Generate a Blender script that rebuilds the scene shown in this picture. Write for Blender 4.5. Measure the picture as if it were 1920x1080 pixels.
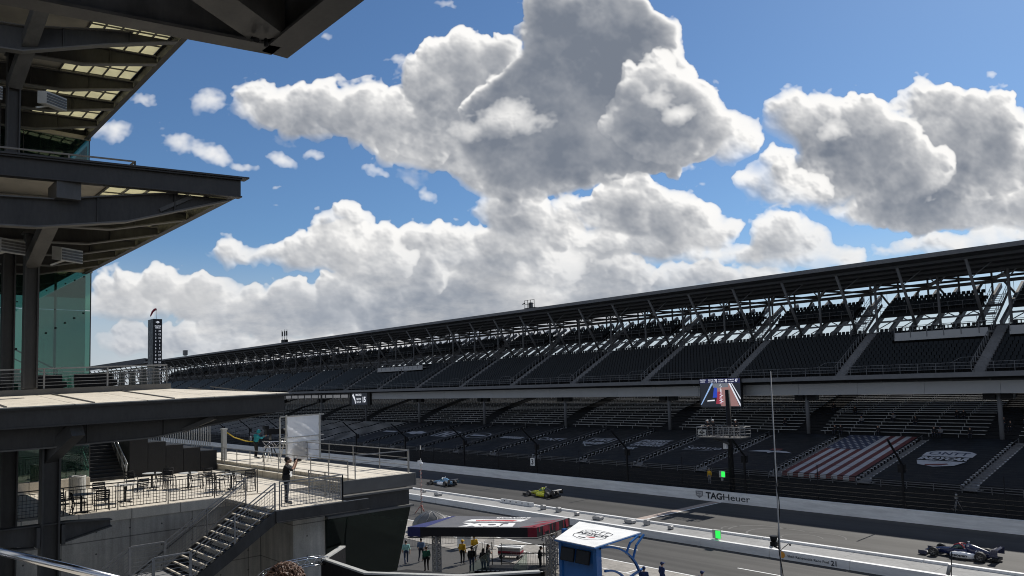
import bpy, math, random
from mathutils import Vector, Matrix
import numpy as np
for _o in list(bpy.data.objects): bpy.data.objects.remove(_o)
SC = bpy.context.scene
COL = SC.collection
random.seed(7)
R_ = math.radians

# ------------------------------------------------------------------ camera
CAMH = 13.35
cam_d = bpy.data.cameras.new('camera'); cam = bpy.data.objects.new('camera', cam_d); COL.objects.link(cam)
cam_d.sensor_width = 36.0; cam_d.lens = 1413.0 / 1920 * 36; cam_d.shift_y = 79 / 1920
SC.cycles.filter_width = 1.05
cam_d.clip_start = 0.1; cam_d.clip_end = 12000
cam.matrix_world = Matrix(((0.66955663, 0.07384739, 0.73908084, 0), (0.74219282, -0.02760506, -0.66961763, 0),
                           (-0.02904714, 0.99688742, -0.07329215, CAMH), (0, 0, 0, 1)))
SC.camera = cam

# ------------------------------------------------------------------ light and exposure
SUN_EL, SUN_AZ = R_(42.0), R_(-3.0)              # azimuth measured from +Y (towards -X)
SC.view_settings.view_transform = 'Standard'; SC.view_settings.look = 'None'
SC.view_settings.exposure = 0.0; SC.view_settings.gamma = 1.0
sun_d = bpy.data.lights.new('sun', 'SUN'); sun_d.energy = 5.0; sun_d.angle = R_(0.5); sun_d.color = (1.0, 0.95, 0.87)
sun = bpy.data.objects.new('sun', sun_d); COL.objects.link(sun)
SUNV = Vector((math.sin(SUN_AZ) * math.cos(SUN_EL), math.cos(SUN_AZ) * math.cos(SUN_EL), math.sin(SUN_EL)))
sun.rotation_euler = SUNV.to_track_quat('Z', 'Y').to_euler()

world = bpy.data.worlds.new('World'); SC.world = world; world.use_nodes = True
world.cycles.sampling_method = 'MANUAL'; world.cycles.sample_map_resolution = 512

# cumulus clouds: ellipses on the unit sky (right, up, radius right, radius up, tilt, weight)
CLOUDS = [(-0.469, 0.069, 0.1034, 0.0207, -0.03, 1, 0), (-0.298, 0.05, 0.1191, 0.0238, -0.03, 1, 0), (-0.142, 0.056, 0.1112, 0.0207, -0.03, 1, 0), (-0, 0.073, 0.0954, 0.0207, -0.03, 1, 0),
 (-0.455, 0.142, 0.1119, 0.0241, -0.03, 1, 1), (-0.522, 0.12, 0.0639, 0.0257, -0.03, 1, 1), (-0.383, 0.118, 0.0878, 0.0289, -0.03, 1, 1), (-0.312, 0.093, 0.1035, 0.0304, -0.03, 1, 1),
 (-0.213, 0.108, 0.1196, 0.0368, -0.03, 1, 1), (-0.113, 0.105, 0.1434, 0.044, -0.03, 1, 1), (0.029, 0.108, 0.1593, 0.0417, -0.03, 1, 1), (0.173, 0.125, 0.0718, 0.0225, -0.03, 1, 1),
 (0.266, 0.133, 0.0838, 0.0193, -0.03, 1, 1), (0.344, 0.134, 0.0479, 0.0177, -0.03, 1, 1), (-0.262, 0.184, 0.0681, 0.0292, -0.03, 1, 2), (-0.19, 0.186, 0.0762, 0.0373, -0.03, 1, 2),
 (-0.34, 0.182, 0.0802, 0.0162, -0.03, 1, 2), (-0.155, 0.163, 0.088, 0.0363, -0.03, 1, 2), (-0.097, 0.187, 0.0721, 0.0275, -0.03, 1, 2), (-0.04, 0.178, 0.0641, 0.0324, -0.03, 1, 2),
 (0.031, 0.158, 0.096, 0.0363, -0.03, 1, 2), (0.102, 0.152, 0.0879, 0.0323, -0.03, 1, 2), (-0.225, 0.217, 0.0466, 0.0325, -0.03, 1, 3), (-0.19, 0.193, 0.0561, 0.0292, -0.03, 1, 3),
 (-0.169, 0.171, 0.048, 0.0226, -0.03, 1, 3), (0.005, 0.242, 0.0499, 0.0392, -0.03, 1, 4), (0.025, 0.201, 0.0578, 0.0504, -0.03, 1, 4), (-0.035, 0.236, 0.0209, 0.0212, -0.03, 0.7, 4),
 (0.06, 0.164, 0.048, 0.0283, -0.03, 1, 4), (0.16, 0.158, 0.048, 0.0129, -0.03, 1, 5), (0.246, 0.166, 0.056, 0.0146, -0.03, 1, 5), (0.175, 0.19, 0.1122, 0.0227, -0.03, 1, 5),
 (0.296, 0.17, 0.044, 0.0162, -0.03, 1, 5), (0.195, 0.227, 0.0844, 0.0391, -0.03, 1, 6), (0.254, 0.198, 0.0641, 0.0325, -0.03, 1, 6), (0.127, 0.227, 0.053, 0.031, -0.03, 1, 6),
 (0.08, 0.23, 0.0305, 0.0261, -0.03, 1, 6), (-0.108, 0.331, 0.0688, 0.0397, -0.03, 1, 7), (-0.058, 0.317, 0.0728, 0.0372, -0.03, 1, 7), (0.006, 0.282, 0.0888, 0.0345, -0.03, 1, 7),
 (-0.127, 0.286, 0.0323, 0.0181, -0.63, 0.75, 7), (-0.11, 0.258, 0.0226, 0.0131, -0.93, 0.75, 7), (0.144, 0.3, 0.0969, 0.033, -0.03, 1, 7), (0.215, 0.289, 0.0565, 0.0165, -0.03, 0.8, 7),
 (0.057, 0.288, 0.0888, 0.0296, -0.03, 1, 7), (-0.339, 0.392, 0.0391, 0.03, -0.03, 1, 8), (-0.281, 0.385, 0.0691, 0.0367, -0.03, 1, 8), (-0.216, 0.377, 0.0772, 0.0366, -0.03, 1, 8),
 (-0.158, 0.362, 0.0771, 0.0399, -0.03, 1, 8), (-0.101, 0.348, 0.0649, 0.0415, -0.03, 1, 8), (-0.048, 0.44, 0.0857, 0.0437, -0.03, 1, 9), (-0.117, 0.44, 0.0449, 0.0202, -0.03, 0.75, 9),
 (-0.034, 0.394, 0.1058, 0.0501, -0.03, 1, 9), (-0.085, 0.411, 0.057, 0.0335, -0.03, 1, 9), (0.135, 0.442, 0.1183, 0.0908, -0.03, 1, 10), (0.074, 0.489, 0.0508, 0.044, -0.03, 1, 10),
 (0.187, 0.47, 0.0474, 0.049, -0.03, 1, 10), (0.124, 0.364, 0.1704, 0.0873, -0.03, 1, 10), (0.036, 0.325, 0.1133, 0.0579, -0.03, 1, 10), (0.115, 0.316, 0.1132, 0.0413, -0.03, 1, 10),
 (0.218, 0.353, 0.0932, 0.0623, -0.03, 1, 11), (0.289, 0.329, 0.0647, 0.0381, -0.03, 1, 11), (0.213, 0.394, 0.0537, 0.0434, -0.03, 1, 11), (0.318, 0.323, 0.0323, 0.0248, -0.03, 1, 11),
 (0.001, 0.362, 0.0771, 0.0332, -0.03, 0.85, 12), (-0.043, 0.35, 0.0487, 0.0249, -0.03, 0.8, 12), (0.205, 0.381, 0.0455, 0.0283, 0.27, 0.8, 13), (0.237, 0.36, 0.0357, 0.0216, 0.27, 0.8, 13),
 (0.382, 0.184, 0.0576, 0.0324, -0.03, 1, 14), (0.346, 0.162, 0.048, 0.0226, -0.03, 1, 14), (0.431, 0.159, 0.0519, 0.021, -0.03, 1, 14), (0.517, 0.165, 0.0384, 0.0129, -0.03, 1, 14),
 (0.604, 0.173, 0.08, 0.0162, -0.03, 1, 14), (0.662, 0.183, 0.06, 0.0146, -0.03, 1, 14), (0.593, 0.228, 0.1405, 0.0409, -0.03, 1, 15), (0.499, 0.216, 0.0762, 0.0212, -0.03, 1, 15),
 (0.679, 0.226, 0.0642, 0.0409, -0.03, 1, 15), (0.602, 0.353, 0.0664, 0.0433, -0.03, 1, 16), (0.556, 0.366, 0.0308, 0.0317, -0.03, 1, 16), (0.651, 0.329, 0.0768, 0.0456, -0.03, 1, 16),
 (0.647, 0.278, 0.1007, 0.0453, -0.03, 1, 16), (0.585, 0.309, 0.0727, 0.0413, -0.03, 1, 16), (0.385, 0.351, 0.0405, 0.0399, -0.03, 1, 17), (0.442, 0.336, 0.0769, 0.0481, -0.03, 1, 17),
 (0.476, 0.309, 0.0888, 0.062, -0.03, 1, 17), (0.437, 0.258, 0.1006, 0.0328, -0.03, 1, 17), (0.532, 0.274, 0.0806, 0.0411, -0.03, 1, 17), (0.358, 0.268, 0.0499, 0.0345, -0.03, 1, 18),
 (0.394, 0.252, 0.0483, 0.0229, -0.03, 1, 18), (0.442, 0.336, 0.0291, 0.0182, -0.03, 0.8, 19), (0.428, 0.326, 0.0162, 0.0108, -0.03, 0.8, 19), (-0.414, 0.398, 0.0358, 0.0284, -0.03, 0.8, 20),
 (-0.532, 0.361, 0.0447, 0.0266, -0.03, 0.8, 20), (-0.448, 0.349, 0.0446, 0.0249, -0.43, 0.8, 20), (-0.398, 0.325, 0.0608, 0.0198, -0.43, 0.8, 20), (-0.358, 0.306, 0.0324, 0.0082, -0.33, 0.7, 20),
 (-0.3, 0.31, 0.0388, 0.0107, -0.43, 0.7, 20), (-0.26, 0.317, 0.0178, 0.0132, -0.03, 0.65, 20), (-0.491, 0.401, 0.0367, 0.0117, -0.33, 0.65, 20), (-0.071, 0.523, 0.0345, 0.0077, -0.03, 0.6, 20),
 (-0.311, 0.275, 0.0129, 0.0057, -0.03, 0.55, 20), (-0.318, 0.248, 0.0145, 0.0065, -0.33, 0.5, 20), (0.664, 0.405, 0.0114, 0.0075, 0.47, 0.6, 20), (0.285, 0.241, 0.0113, 0.0082, -0.03, 0.5, 20),
 (-0.15, 0.452, 0.0212, 0.0101, 0.27, 0.65, 20), (0.268, 0.263, 0.0161, 0.0098, -0.03, 0.6, 20), (0.496, 0.166, 0.032, 0.0097, -0.03, 0.7, 20), (0.03, 0.482, 0.0147, 0.0101, -0.03, 0.6, 20),
 (-0.383, 0.495, 0.0164, 0.0068, -0.03, 0.5, 20), (-0.244, 0.479, 0.018, 0.0076, 0.17, 0.5, 20), (0.15, 0.274, 0.0322, 0.0115, -0.03, 0.7, 20), (-0.181, 0.297, 0.0323, 0.0099, -0.33, 0.6, 20)]

class NG:
    """small helper that writes node graphs"""
    def __init__(s, tree): s.t = tree; s.n = tree.nodes; s.l = tree.links
    def node(s, kind, **kw):
        nd = s.n.new(kind)
        for k, v in kw.items():
            if k == 'ins':
                for i, val in v.items():
                    if hasattr(val, 'is_output'): s.l.new(val, nd.inputs[i])
                    else: nd.inputs[i].default_value = val
            else: setattr(nd, k, v)
        return nd
    def m(s, op, a, b=0.0, c=0.0, clamp=False):
        nd = s.node('ShaderNodeMath', operation=op, use_clamp=clamp, ins={0: a, 1: b, 2: c}); return nd.outputs[0]
    def v(s, op, a, b=(0, 0, 0), scale=None):
        ins = {0: a, 1: b}
        if scale is not None: ins[3] = scale
        nd = s.node('ShaderNodeVectorMath', operation=op, ins=ins)
        return nd.outputs[1] if op in ('DOT_PRODUCT', 'LENGTH') else nd.outputs[0]
    def xyz(s, x=0.0, y=0.0, z=0.0): return s.node('ShaderNodeCombineXYZ', ins={0: x, 1: y, 2: z}).outputs[0]
    def noise(s, vec, scale, detail=4.0, rough=0.55, dist=0.0, dims='3D', lac=2.0):
        nd = s.node('ShaderNodeTexNoise', noise_dimensions=dims, ins={'Scale': scale, 'Detail': detail, 'Roughness': rough, 'Distortion': dist, 'Lacunarity': lac})
        if vec is not None: s.l.new(vec, nd.inputs['Vector'])
        return nd.outputs[0]
    def voro(s, vec, scale, smooth=0.6, detail=0.0, rough=0.5):
        nd = s.node('ShaderNodeTexVoronoi', feature='SMOOTH_F1', ins={'Scale': scale, 'Smoothness': smooth, 'Detail': detail, 'Roughness': rough})
        s.l.new(vec, nd.inputs['Vector']); return nd.outputs[0]
    def ss(s, x, a, b, lo=0.0, hi=1.0):
        return s.node('ShaderNodeMapRange', interpolation_type='SMOOTHSTEP', ins={0: x, 1: a, 2: b, 3: lo, 4: hi}).outputs[0]
    def lin(s, x, a, b, lo=0.0, hi=1.0):
        return s.node('ShaderNodeMapRange', ins={0: x, 1: a, 2: b, 3: lo, 4: hi}).outputs[0]
    def mix(s, f, a, b):
        nd = s.node('ShaderNodeMix', data_type='RGBA'); 
        for i, val in ((0, f), (6, a), (7, b)):
            if hasattr(val, 'is_output'): s.l.new(val, nd.inputs[i])
            else: nd.inputs[i].default_value = val if i == 0 else tuple(val) + ((1.0,) if len(val) == 3 else ())
        return nd.outputs[2]
    def ramp(s, f, stops):
        nd = s.node('ShaderNodeValToRGB'); cr = nd.color_ramp
        while len(cr.elements) < len(stops): cr.elements.new(0.5)
        for e, (p, c) in zip(cr.elements, stops): e.position = p; e.color = tuple(c) + ((1.0,) if len(c) == 3 else ())
        s.l.new(f, nd.inputs[0]); return nd.outputs[0]

# ---- cumulus layer: a height field of many lumps, lit by marching towards the sun
SKX0, SKX1, SKY0, SKY1 = -0.86, 0.86, -0.06, 0.70
SKD = 1000.0                                     # samples per unit of the tangent plane
def make_cloud_map():
    rng = np.random.default_rng(11)
    W, Hh = int((SKX1 - SKX0) * SKD), int((SKY1 - SKY0) * SKD)
    def vnoise(cell, sx=1.0):
        gh, gw = int(Hh / cell) + 4, int(W / (cell * sx)) + 4
        g = rng.random((gh, gw)).astype(np.float32)
        def up(a, n, c):
            t = np.arange(n, dtype=np.float32) / c; i = t.astype(int); f = t - i
            # cubic b-spline weights
            w0 = (1 - f) ** 3 / 6; w1 = (3 * f ** 3 - 6 * f ** 2 + 4) / 6; w2 = (-3 * f ** 3 + 3 * f ** 2 + 3 * f + 1) / 6; w3 = f ** 3 / 6
            sh = (-1,) + (1,) * (a.ndim - 1)
            return a[i] * w0.reshape(sh) + a[i + 1] * w1.reshape(sh) + a[i + 2] * w2.reshape(sh) + a[i + 3] * w3.reshape(sh)
        r = up(g, Hh, cell); r = up(r.T.copy(), W, cell * sx).T
        return r
    def fbm(cell, octs, rough=0.55, sx=1.0):
        o = np.zeros((Hh, W), np.float32); a = 1.0; tot = 0
        for k in range(octs):
            c = cell / 2 ** k
            if c < 1.6: break
            o += a * (vnoise(c, sx) - 0.5); tot += a; a *= rough
        return o / tot * 2.4                              # roughly -1..1
    # warp fields
    wx = fbm(70, 6, 0.62) * 11 + fbm(22, 4, 0.75) * 8 + fbm(7, 2, 0.7) * 2.6
    wy = fbm(70, 6, 0.62) * 11 + fbm(22, 4, 0.75) * 8 + fbm(7, 2, 0.7) * 2.6
    yy, xx = np.mgrid[0:Hh, 0:W].astype(np.float32)
    def samp(a, sx, sy):
        x = np.clip(sx, 0, W - 1.01); y = np.clip(sy, 0, Hh - 1.01); i = y.astype(int); j = x.astype(int); fy = y - i; fx = x - j
        return (a[i, j] * (1 - fx) + a[i, j + 1] * fx) * (1 - fy) + (a[i + 1, j] * (1 - fx) + a[i + 1, j + 1] * fx) * fy
    def blur(a, r):
        for ax in (0, 1):
            for _ in range(2):
                c = np.cumsum(np.concatenate([np.repeat(np.take(a, [0], ax), r + 1, ax), a, np.repeat(np.take(a, [-1], ax), r, ax)], ax), ax, dtype=np.float64)
                n = a.shape[ax]; k = 2 * r + 1
                a = ((np.take(c, range(k, k + n), ax) - np.take(c, range(0, n), ax)) / k).astype(np.float32)
        return a
    fine = fbm(20, 5, 0.68)
    big = fbm(110, 6, 0.6)
    FRONT = (3, 11, 12, 13, 17, 18)
    edge = 0.6 * fbm(34, 6, 0.70) + 0.4 * fine
    wisp = fbm(15, 5, 0.75, 1.5)
    turb = 0.55 * fbm(64, 6, 0.66) + 0.45 * fbm(24, 5, 0.7, 1.3)
    fil = np.clip(1 - np.abs(fbm(42, 5, 0.62)) * 4.5, 0, 1) ** 2
    out = np.zeros((Hh, W, 4), np.float32)
    for layer in range(CLOUDS[-1][-1] + 1):
        hgt = np.zeros((Hh, W), np.float32)                 # bulge towards the viewer
        base = np.full((Hh, W), -1.0, np.float32)           # broad body field
        thin = np.zeros((Hh, W), np.float32)
        def splat(cx, cy, rx, ry, tilt, z0, amp):
            R = max(rx, ry) + 1
            x0, x1, y0, y1 = max(0, int(cx - R)), min(W, int(cx + R) + 2), max(0, int(cy - R)), min(Hh, int(cy + R) + 2)
            if x0 >= x1 or y0 >= y1: return
            dx, dy = xx[y0:y1, x0:x1] - cx, yy[y0:y1, x0:x1] - cy
            c, s = math.cos(tilt), math.sin(tilt)
            q = ((dx * c + dy * s) / rx) ** 2 + ((-dx * s + dy * c) / ry) ** 2
            b = np.sqrt(np.maximum(0, 1 - q))
            hh = np.where(q < 1, z0 * np.minimum(1, b * 2.2) + amp * b, 0)
            np.maximum(hgt[y0:y1, x0:x1], hh, out=hgt[y0:y1, x0:x1])
        for (px, py, rx, ry, tilt, wt, gi) in CLOUDS:
            if gi != layer: continue
            cx, cy, rx, ry = (px - SKX0) * SKD, (py - SKY0) * SKD, rx * SKD, ry * SKD
            low = py < 0.15
            if wt < 0.9:
                R = int(max(rx, ry) * 1.5) + 2
                x0, x1, y0, y1 = max(0, int(cx - R)), min(W, int(cx + R)), max(0, int(cy - R)), min(Hh, int(cy + R))
                if x0 < x1 and y0 < y1:
                    dx, dy = xx[y0:y1, x0:x1] + wx[y0:y1, x0:x1] * 1.3 - cx, yy[y0:y1, x0:x1] + wy[y0:y1, x0:x1] * 1.3 - cy
                    c, s = math.cos(tilt), math.sin(tilt)
                    q = np.sqrt(((dx * c + dy * s) / rx) ** 2 + ((-dx * s + dy * c) / ry) ** 2)
                    thin[y0:y1, x0:x1] = np.maximum(thin[y0:y1, x0:x1], np.maximum(0, 1.15 - q) * wt)
                continue
            rm = math.sqrt(rx * ry)
            splat(cx, cy, rx * 0.93, ry * 0.93, tilt, 0, rm * 0.8)
            # lumps on its rim and face, then smaller lumps on those
            n1 = int(9 + rm * 0.16)
            for i in range(n1):
                a = rng.uniform(0, 2 * math.pi); rr = rng.uniform(0.35, 0.92)
                ex, ey = math.cos(a) * rx * rr, math.sin(a) * ry * rr
                c, s = math.cos(tilt), math.sin(tilt)
                x1_, y1_ = cx + ex * c - ey * s, cy + ex * s + ey * c
                r1 = rm * rng.uniform(0.20, 0.40) * (0.75 if math.sin(a) < -0.3 else 1.0)
                z1 = rm * 0.8 * math.sqrt(max(0, 1 - rr * rr))
                splat(x1_, y1_, r1 * 1.1, r1 * 0.95, 0, z1 * 0.9, r1)
                for j in range(7):
                    a2 = rng.uniform(0, 2 * math.pi); q2 = rng.uniform(0.4, 0.95)
                    r2 = r1 * rng.uniform(0.22, 0.42)
                    x2, y2 = x1_ + math.cos(a2) * r1 * q2, y1_ + math.sin(a2) * r1 * q2
                    z2 = z1 * 0.9 + r1 * math.sqrt(1 - q2 * q2)
                    splat(x2, y2, r2, r2 * 0.92, 0, z2 * 0.95, r2 * 0.9)
                    for k in range(3):
                        a3 = rng.uniform(0, 2 * math.pi); r3 = r2 * rng.uniform(0.3, 0.5)
                        splat(x2 + math.cos(a3) * r2 * 0.85, y2 + math.sin(a3) * r2 * 0.85, r3, r3, 0, z2 * 0.92, r3)
        hgt = samp(hgt, xx + wx, yy + wy)
        body = blur(hgt, 1) / 34.0
        soft = blur(hgt, 9) / 34.0
        rim = np.exp(-body * 1.6)                             # ragged only where it is thin
        thick = 0.62 * body + 0.38 * soft
        dens = np.maximum(0, thick + (0.95 * edge + 0.75 * wisp) * np.minimum(1, soft * 14) * (0.22 + 1.0 * rim) - 0.30 * rim)
        dens = np.maximum(dens, np.maximum(0, thin * 0.75 + (0.60 * edge + 0.35 * wisp) * np.minimum(1, thin * 3) - 0.22))
        alpha = 1 - np.exp(-np.maximum(0, dens - 0.02) * 4.4)
        # march towards the sun (up and to the right, partly behind the cloud)
        sd = np.array([0.62, 0.78]); T = np.zeros_like(dens)
        d2 = blur(dens, 2); step = 4.0
        for k in range(1, 26):
            ox, oy = sd[0] * step * k, sd[1] * step * k
            ix, iy = int(round(ox)), int(round(oy))
            s_ = np.zeros_like(d2); s_[:Hh - iy, :W - ix] = d2[iy:, ix:]
            T += s_ * math.exp(-k / 9.0)
        selfd = blur(dens, 4)
        occ = T * 0.095 + selfd * 0.56
        occ = np.minimum(occ, 2.6 + 0.3 * occ) * np.clip(1.05 + 1.35 * big + 0.55 * edge, 0.10, 2.4)
        lum = 0.15 + 1.16 * np.exp(-occ * 0.95)
        # relief of the lumps
        hs = blur(hgt, 2) + 11.0 * edge + 3.5 * wisp; gx = np.gradient(hs, axis=1); gy = np.gradient(hs, axis=0)
        rel = -(gx * sd[0] + gy * sd[1])
        lum = lum * (1 + 0.26 * np.clip(rel, -1.3, 1.6) * np.clip(1.7 * np.exp(-occ * 0.7), 0.22, 1)) + 0.05 * fine * np.exp(-occ * 0.5)
        lum = np.clip(lum, 0.05, 1.15) ** 1.25 * (1 + 0.55 * turb) + 0.10 * fil * np.clip(1.2 - occ * 0.3, 0.25, 1) + 0.035 + 0.19 * turb
        lum = np.clip(lum, 0.10, 1.06)
        t = np.clip((lum - 0.13) / 0.75, 0, 1)[..., None]
        col = (1 - t) * np.array([0.185, 0.212, 0.262], np.float32) + t * np.array([1.0, 0.985, 0.96], np.float32)
        n_ = 16
        ahead = np.zeros_like(d2); ahead[:Hh - n_, :W - n_ + 3] = d2[n_:, n_ - 3:]
        face = np.clip((blur(d2, 4) - blur(ahead, 4)) * 1.1 + 0.55, 0, 1)          # 1 on the side that faces the sun
        deep = np.clip(blur(d2, 12) * 0.75, 0, 1) ** 1.3
        alpha = alpha * (face + (1 - face) * (deep if layer in FRONT else np.clip(deep * 2.2, 0, 1)))
        a_ = alpha[..., None]
        out[..., :3] = out[..., :3] * (1 - a_) + col * a_
        out[..., 3:] = out[..., 3:] * (1 - a_) + a_
    # fade at the border of the map
    bx = np.minimum(xx, W - 1 - xx) / 60; by = np.minimum(Hh - 1 - yy, 1e9) / 40
    out[..., :3] /= np.maximum(out[..., 3:], 1e-3)
    out[..., 3] *= np.clip(bx, 0, 1) * np.clip(by, 0, 1)
    return out

def build_world():
    cm = make_cloud_map()
    g = NG(world.node_tree); g.n.clear()
    sky = g.node('ShaderNodeTexSky', sky_type='NISHITA', sun_disc=False, sun_elevation=SUN_EL, sun_rotation=SUN_AZ,
                 altitude=220.0, air_density=1.0, dust_density=0.4, ozone_density=2.5)
    d = g.node('ShaderNodeTexCoord').outputs['Generated']
    F0 = (-0.741082, 0.671414, 0.0); R0 = (0.671414, 0.741082, 0.0)
    fw = g.v('DOT_PRODUCT', d, F0); rt = g.v('DOT_PRODUCT', d, R0); up = g.v('DOT_PRODUCT', d, (0, 0, 1))
    den = g.m('MAXIMUM', g.m('ABSOLUTE', fw), 0.12)
    P = g.xyz(g.m('DIVIDE', rt, den), g.m('DIVIDE', up, den), 0.0)
    img = bpy.data.images.new('cloud_layer', cm.shape[1], cm.shape[0], alpha=True, float_buffer=True)
    img.colorspace_settings.name = 'Linear Rec.709'; img.alpha_mode = 'CHANNEL_PACKED'
    img.pixels.foreach_set(cm.ravel()); img.update(); img.pack()
    uvw = g.v('MULTIPLY_ADD', P, (1 / (SKX1 - SKX0), 1 / (SKY1 - SKY0), 0))
    uvw.node.inputs[2].default_value = (-SKX0 / (SKX1 - SKX0), -SKY0 / (SKY1 - SKY0), 0)
    ti = g.node('ShaderNodeTexImage', image=img, interpolation='Cubic', extension='CLIP', ins={0: uvw})
    ccol, alpha = ti.outputs[0], ti.outputs[1]
    # lower sky: pale hazy bank
    lowv = g.lin(g.m('ABSOLUTE', up), 0.0, 0.30, 1.0, 0.0)
    CG = 10.0
    cloud = g.v('SCALE', ccol, scale=CG)
    haze = g.v('SCALE', g.mix(g.noise(P, 6.0, 5.0, 0.6), (0.44, 0.49, 0.56), (0.68, 0.71, 0.75)), scale=CG)
    skyc = g.node('ShaderNodeMix', data_type='RGBA', blend_type='MULTIPLY', ins={0: 1.0, 6: sky.outputs[0], 7: (0.58, 0.755, 0.91, 1)}).outputs[2]
    base = g.mix(g.m('MULTIPLY', g.ss(g.m('ABSOLUTE', up), 0.0, 0.20, 1.0, 0.0), 0.90), skyc, haze)
    # scattered cloud over the rest of the sky, away from the modelled banks
    side = g.ss(fw, 0.45, 0.05)
    gen = g.m('MULTIPLY', g.ss(g.noise(g.v('MULTIPLY', d, (1, 1, 2.2)), 2.3, 6.0, 0.6), 0.42, 0.60), side)
    base = g.mix(gen, base, g.v('SCALE', (0.62, 0.63, 0.65), scale=CG))
    ca = g.m('MULTIPLY', alpha, g.m('SUBTRACT', 1.0, side))
    low = g.m('MULTIPLY', g.ss(g.m('ABSOLUTE', up), 0.04, 0.24, 1.0, 0.0), 0.62)
    fin = g.mix(ca, base, g.mix(low, cloud, g.v('SCALE', g.mix(g.ss(g.noise(g.v('MULTIPLY', P, (1.0, 2.6, 1)), 5.0, 7.0, 0.62), 0.40, 0.64), (0.33, 0.38, 0.46), (0.80, 0.80, 0.80)), scale=CG)))
    bg = g.node('ShaderNodeBackground', ins={0: fin, 1: 0.10})
    out = g.node('ShaderNodeOutputWorld'); g.l.new(bg.outputs[0], out.inputs[0])
build_world()

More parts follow.
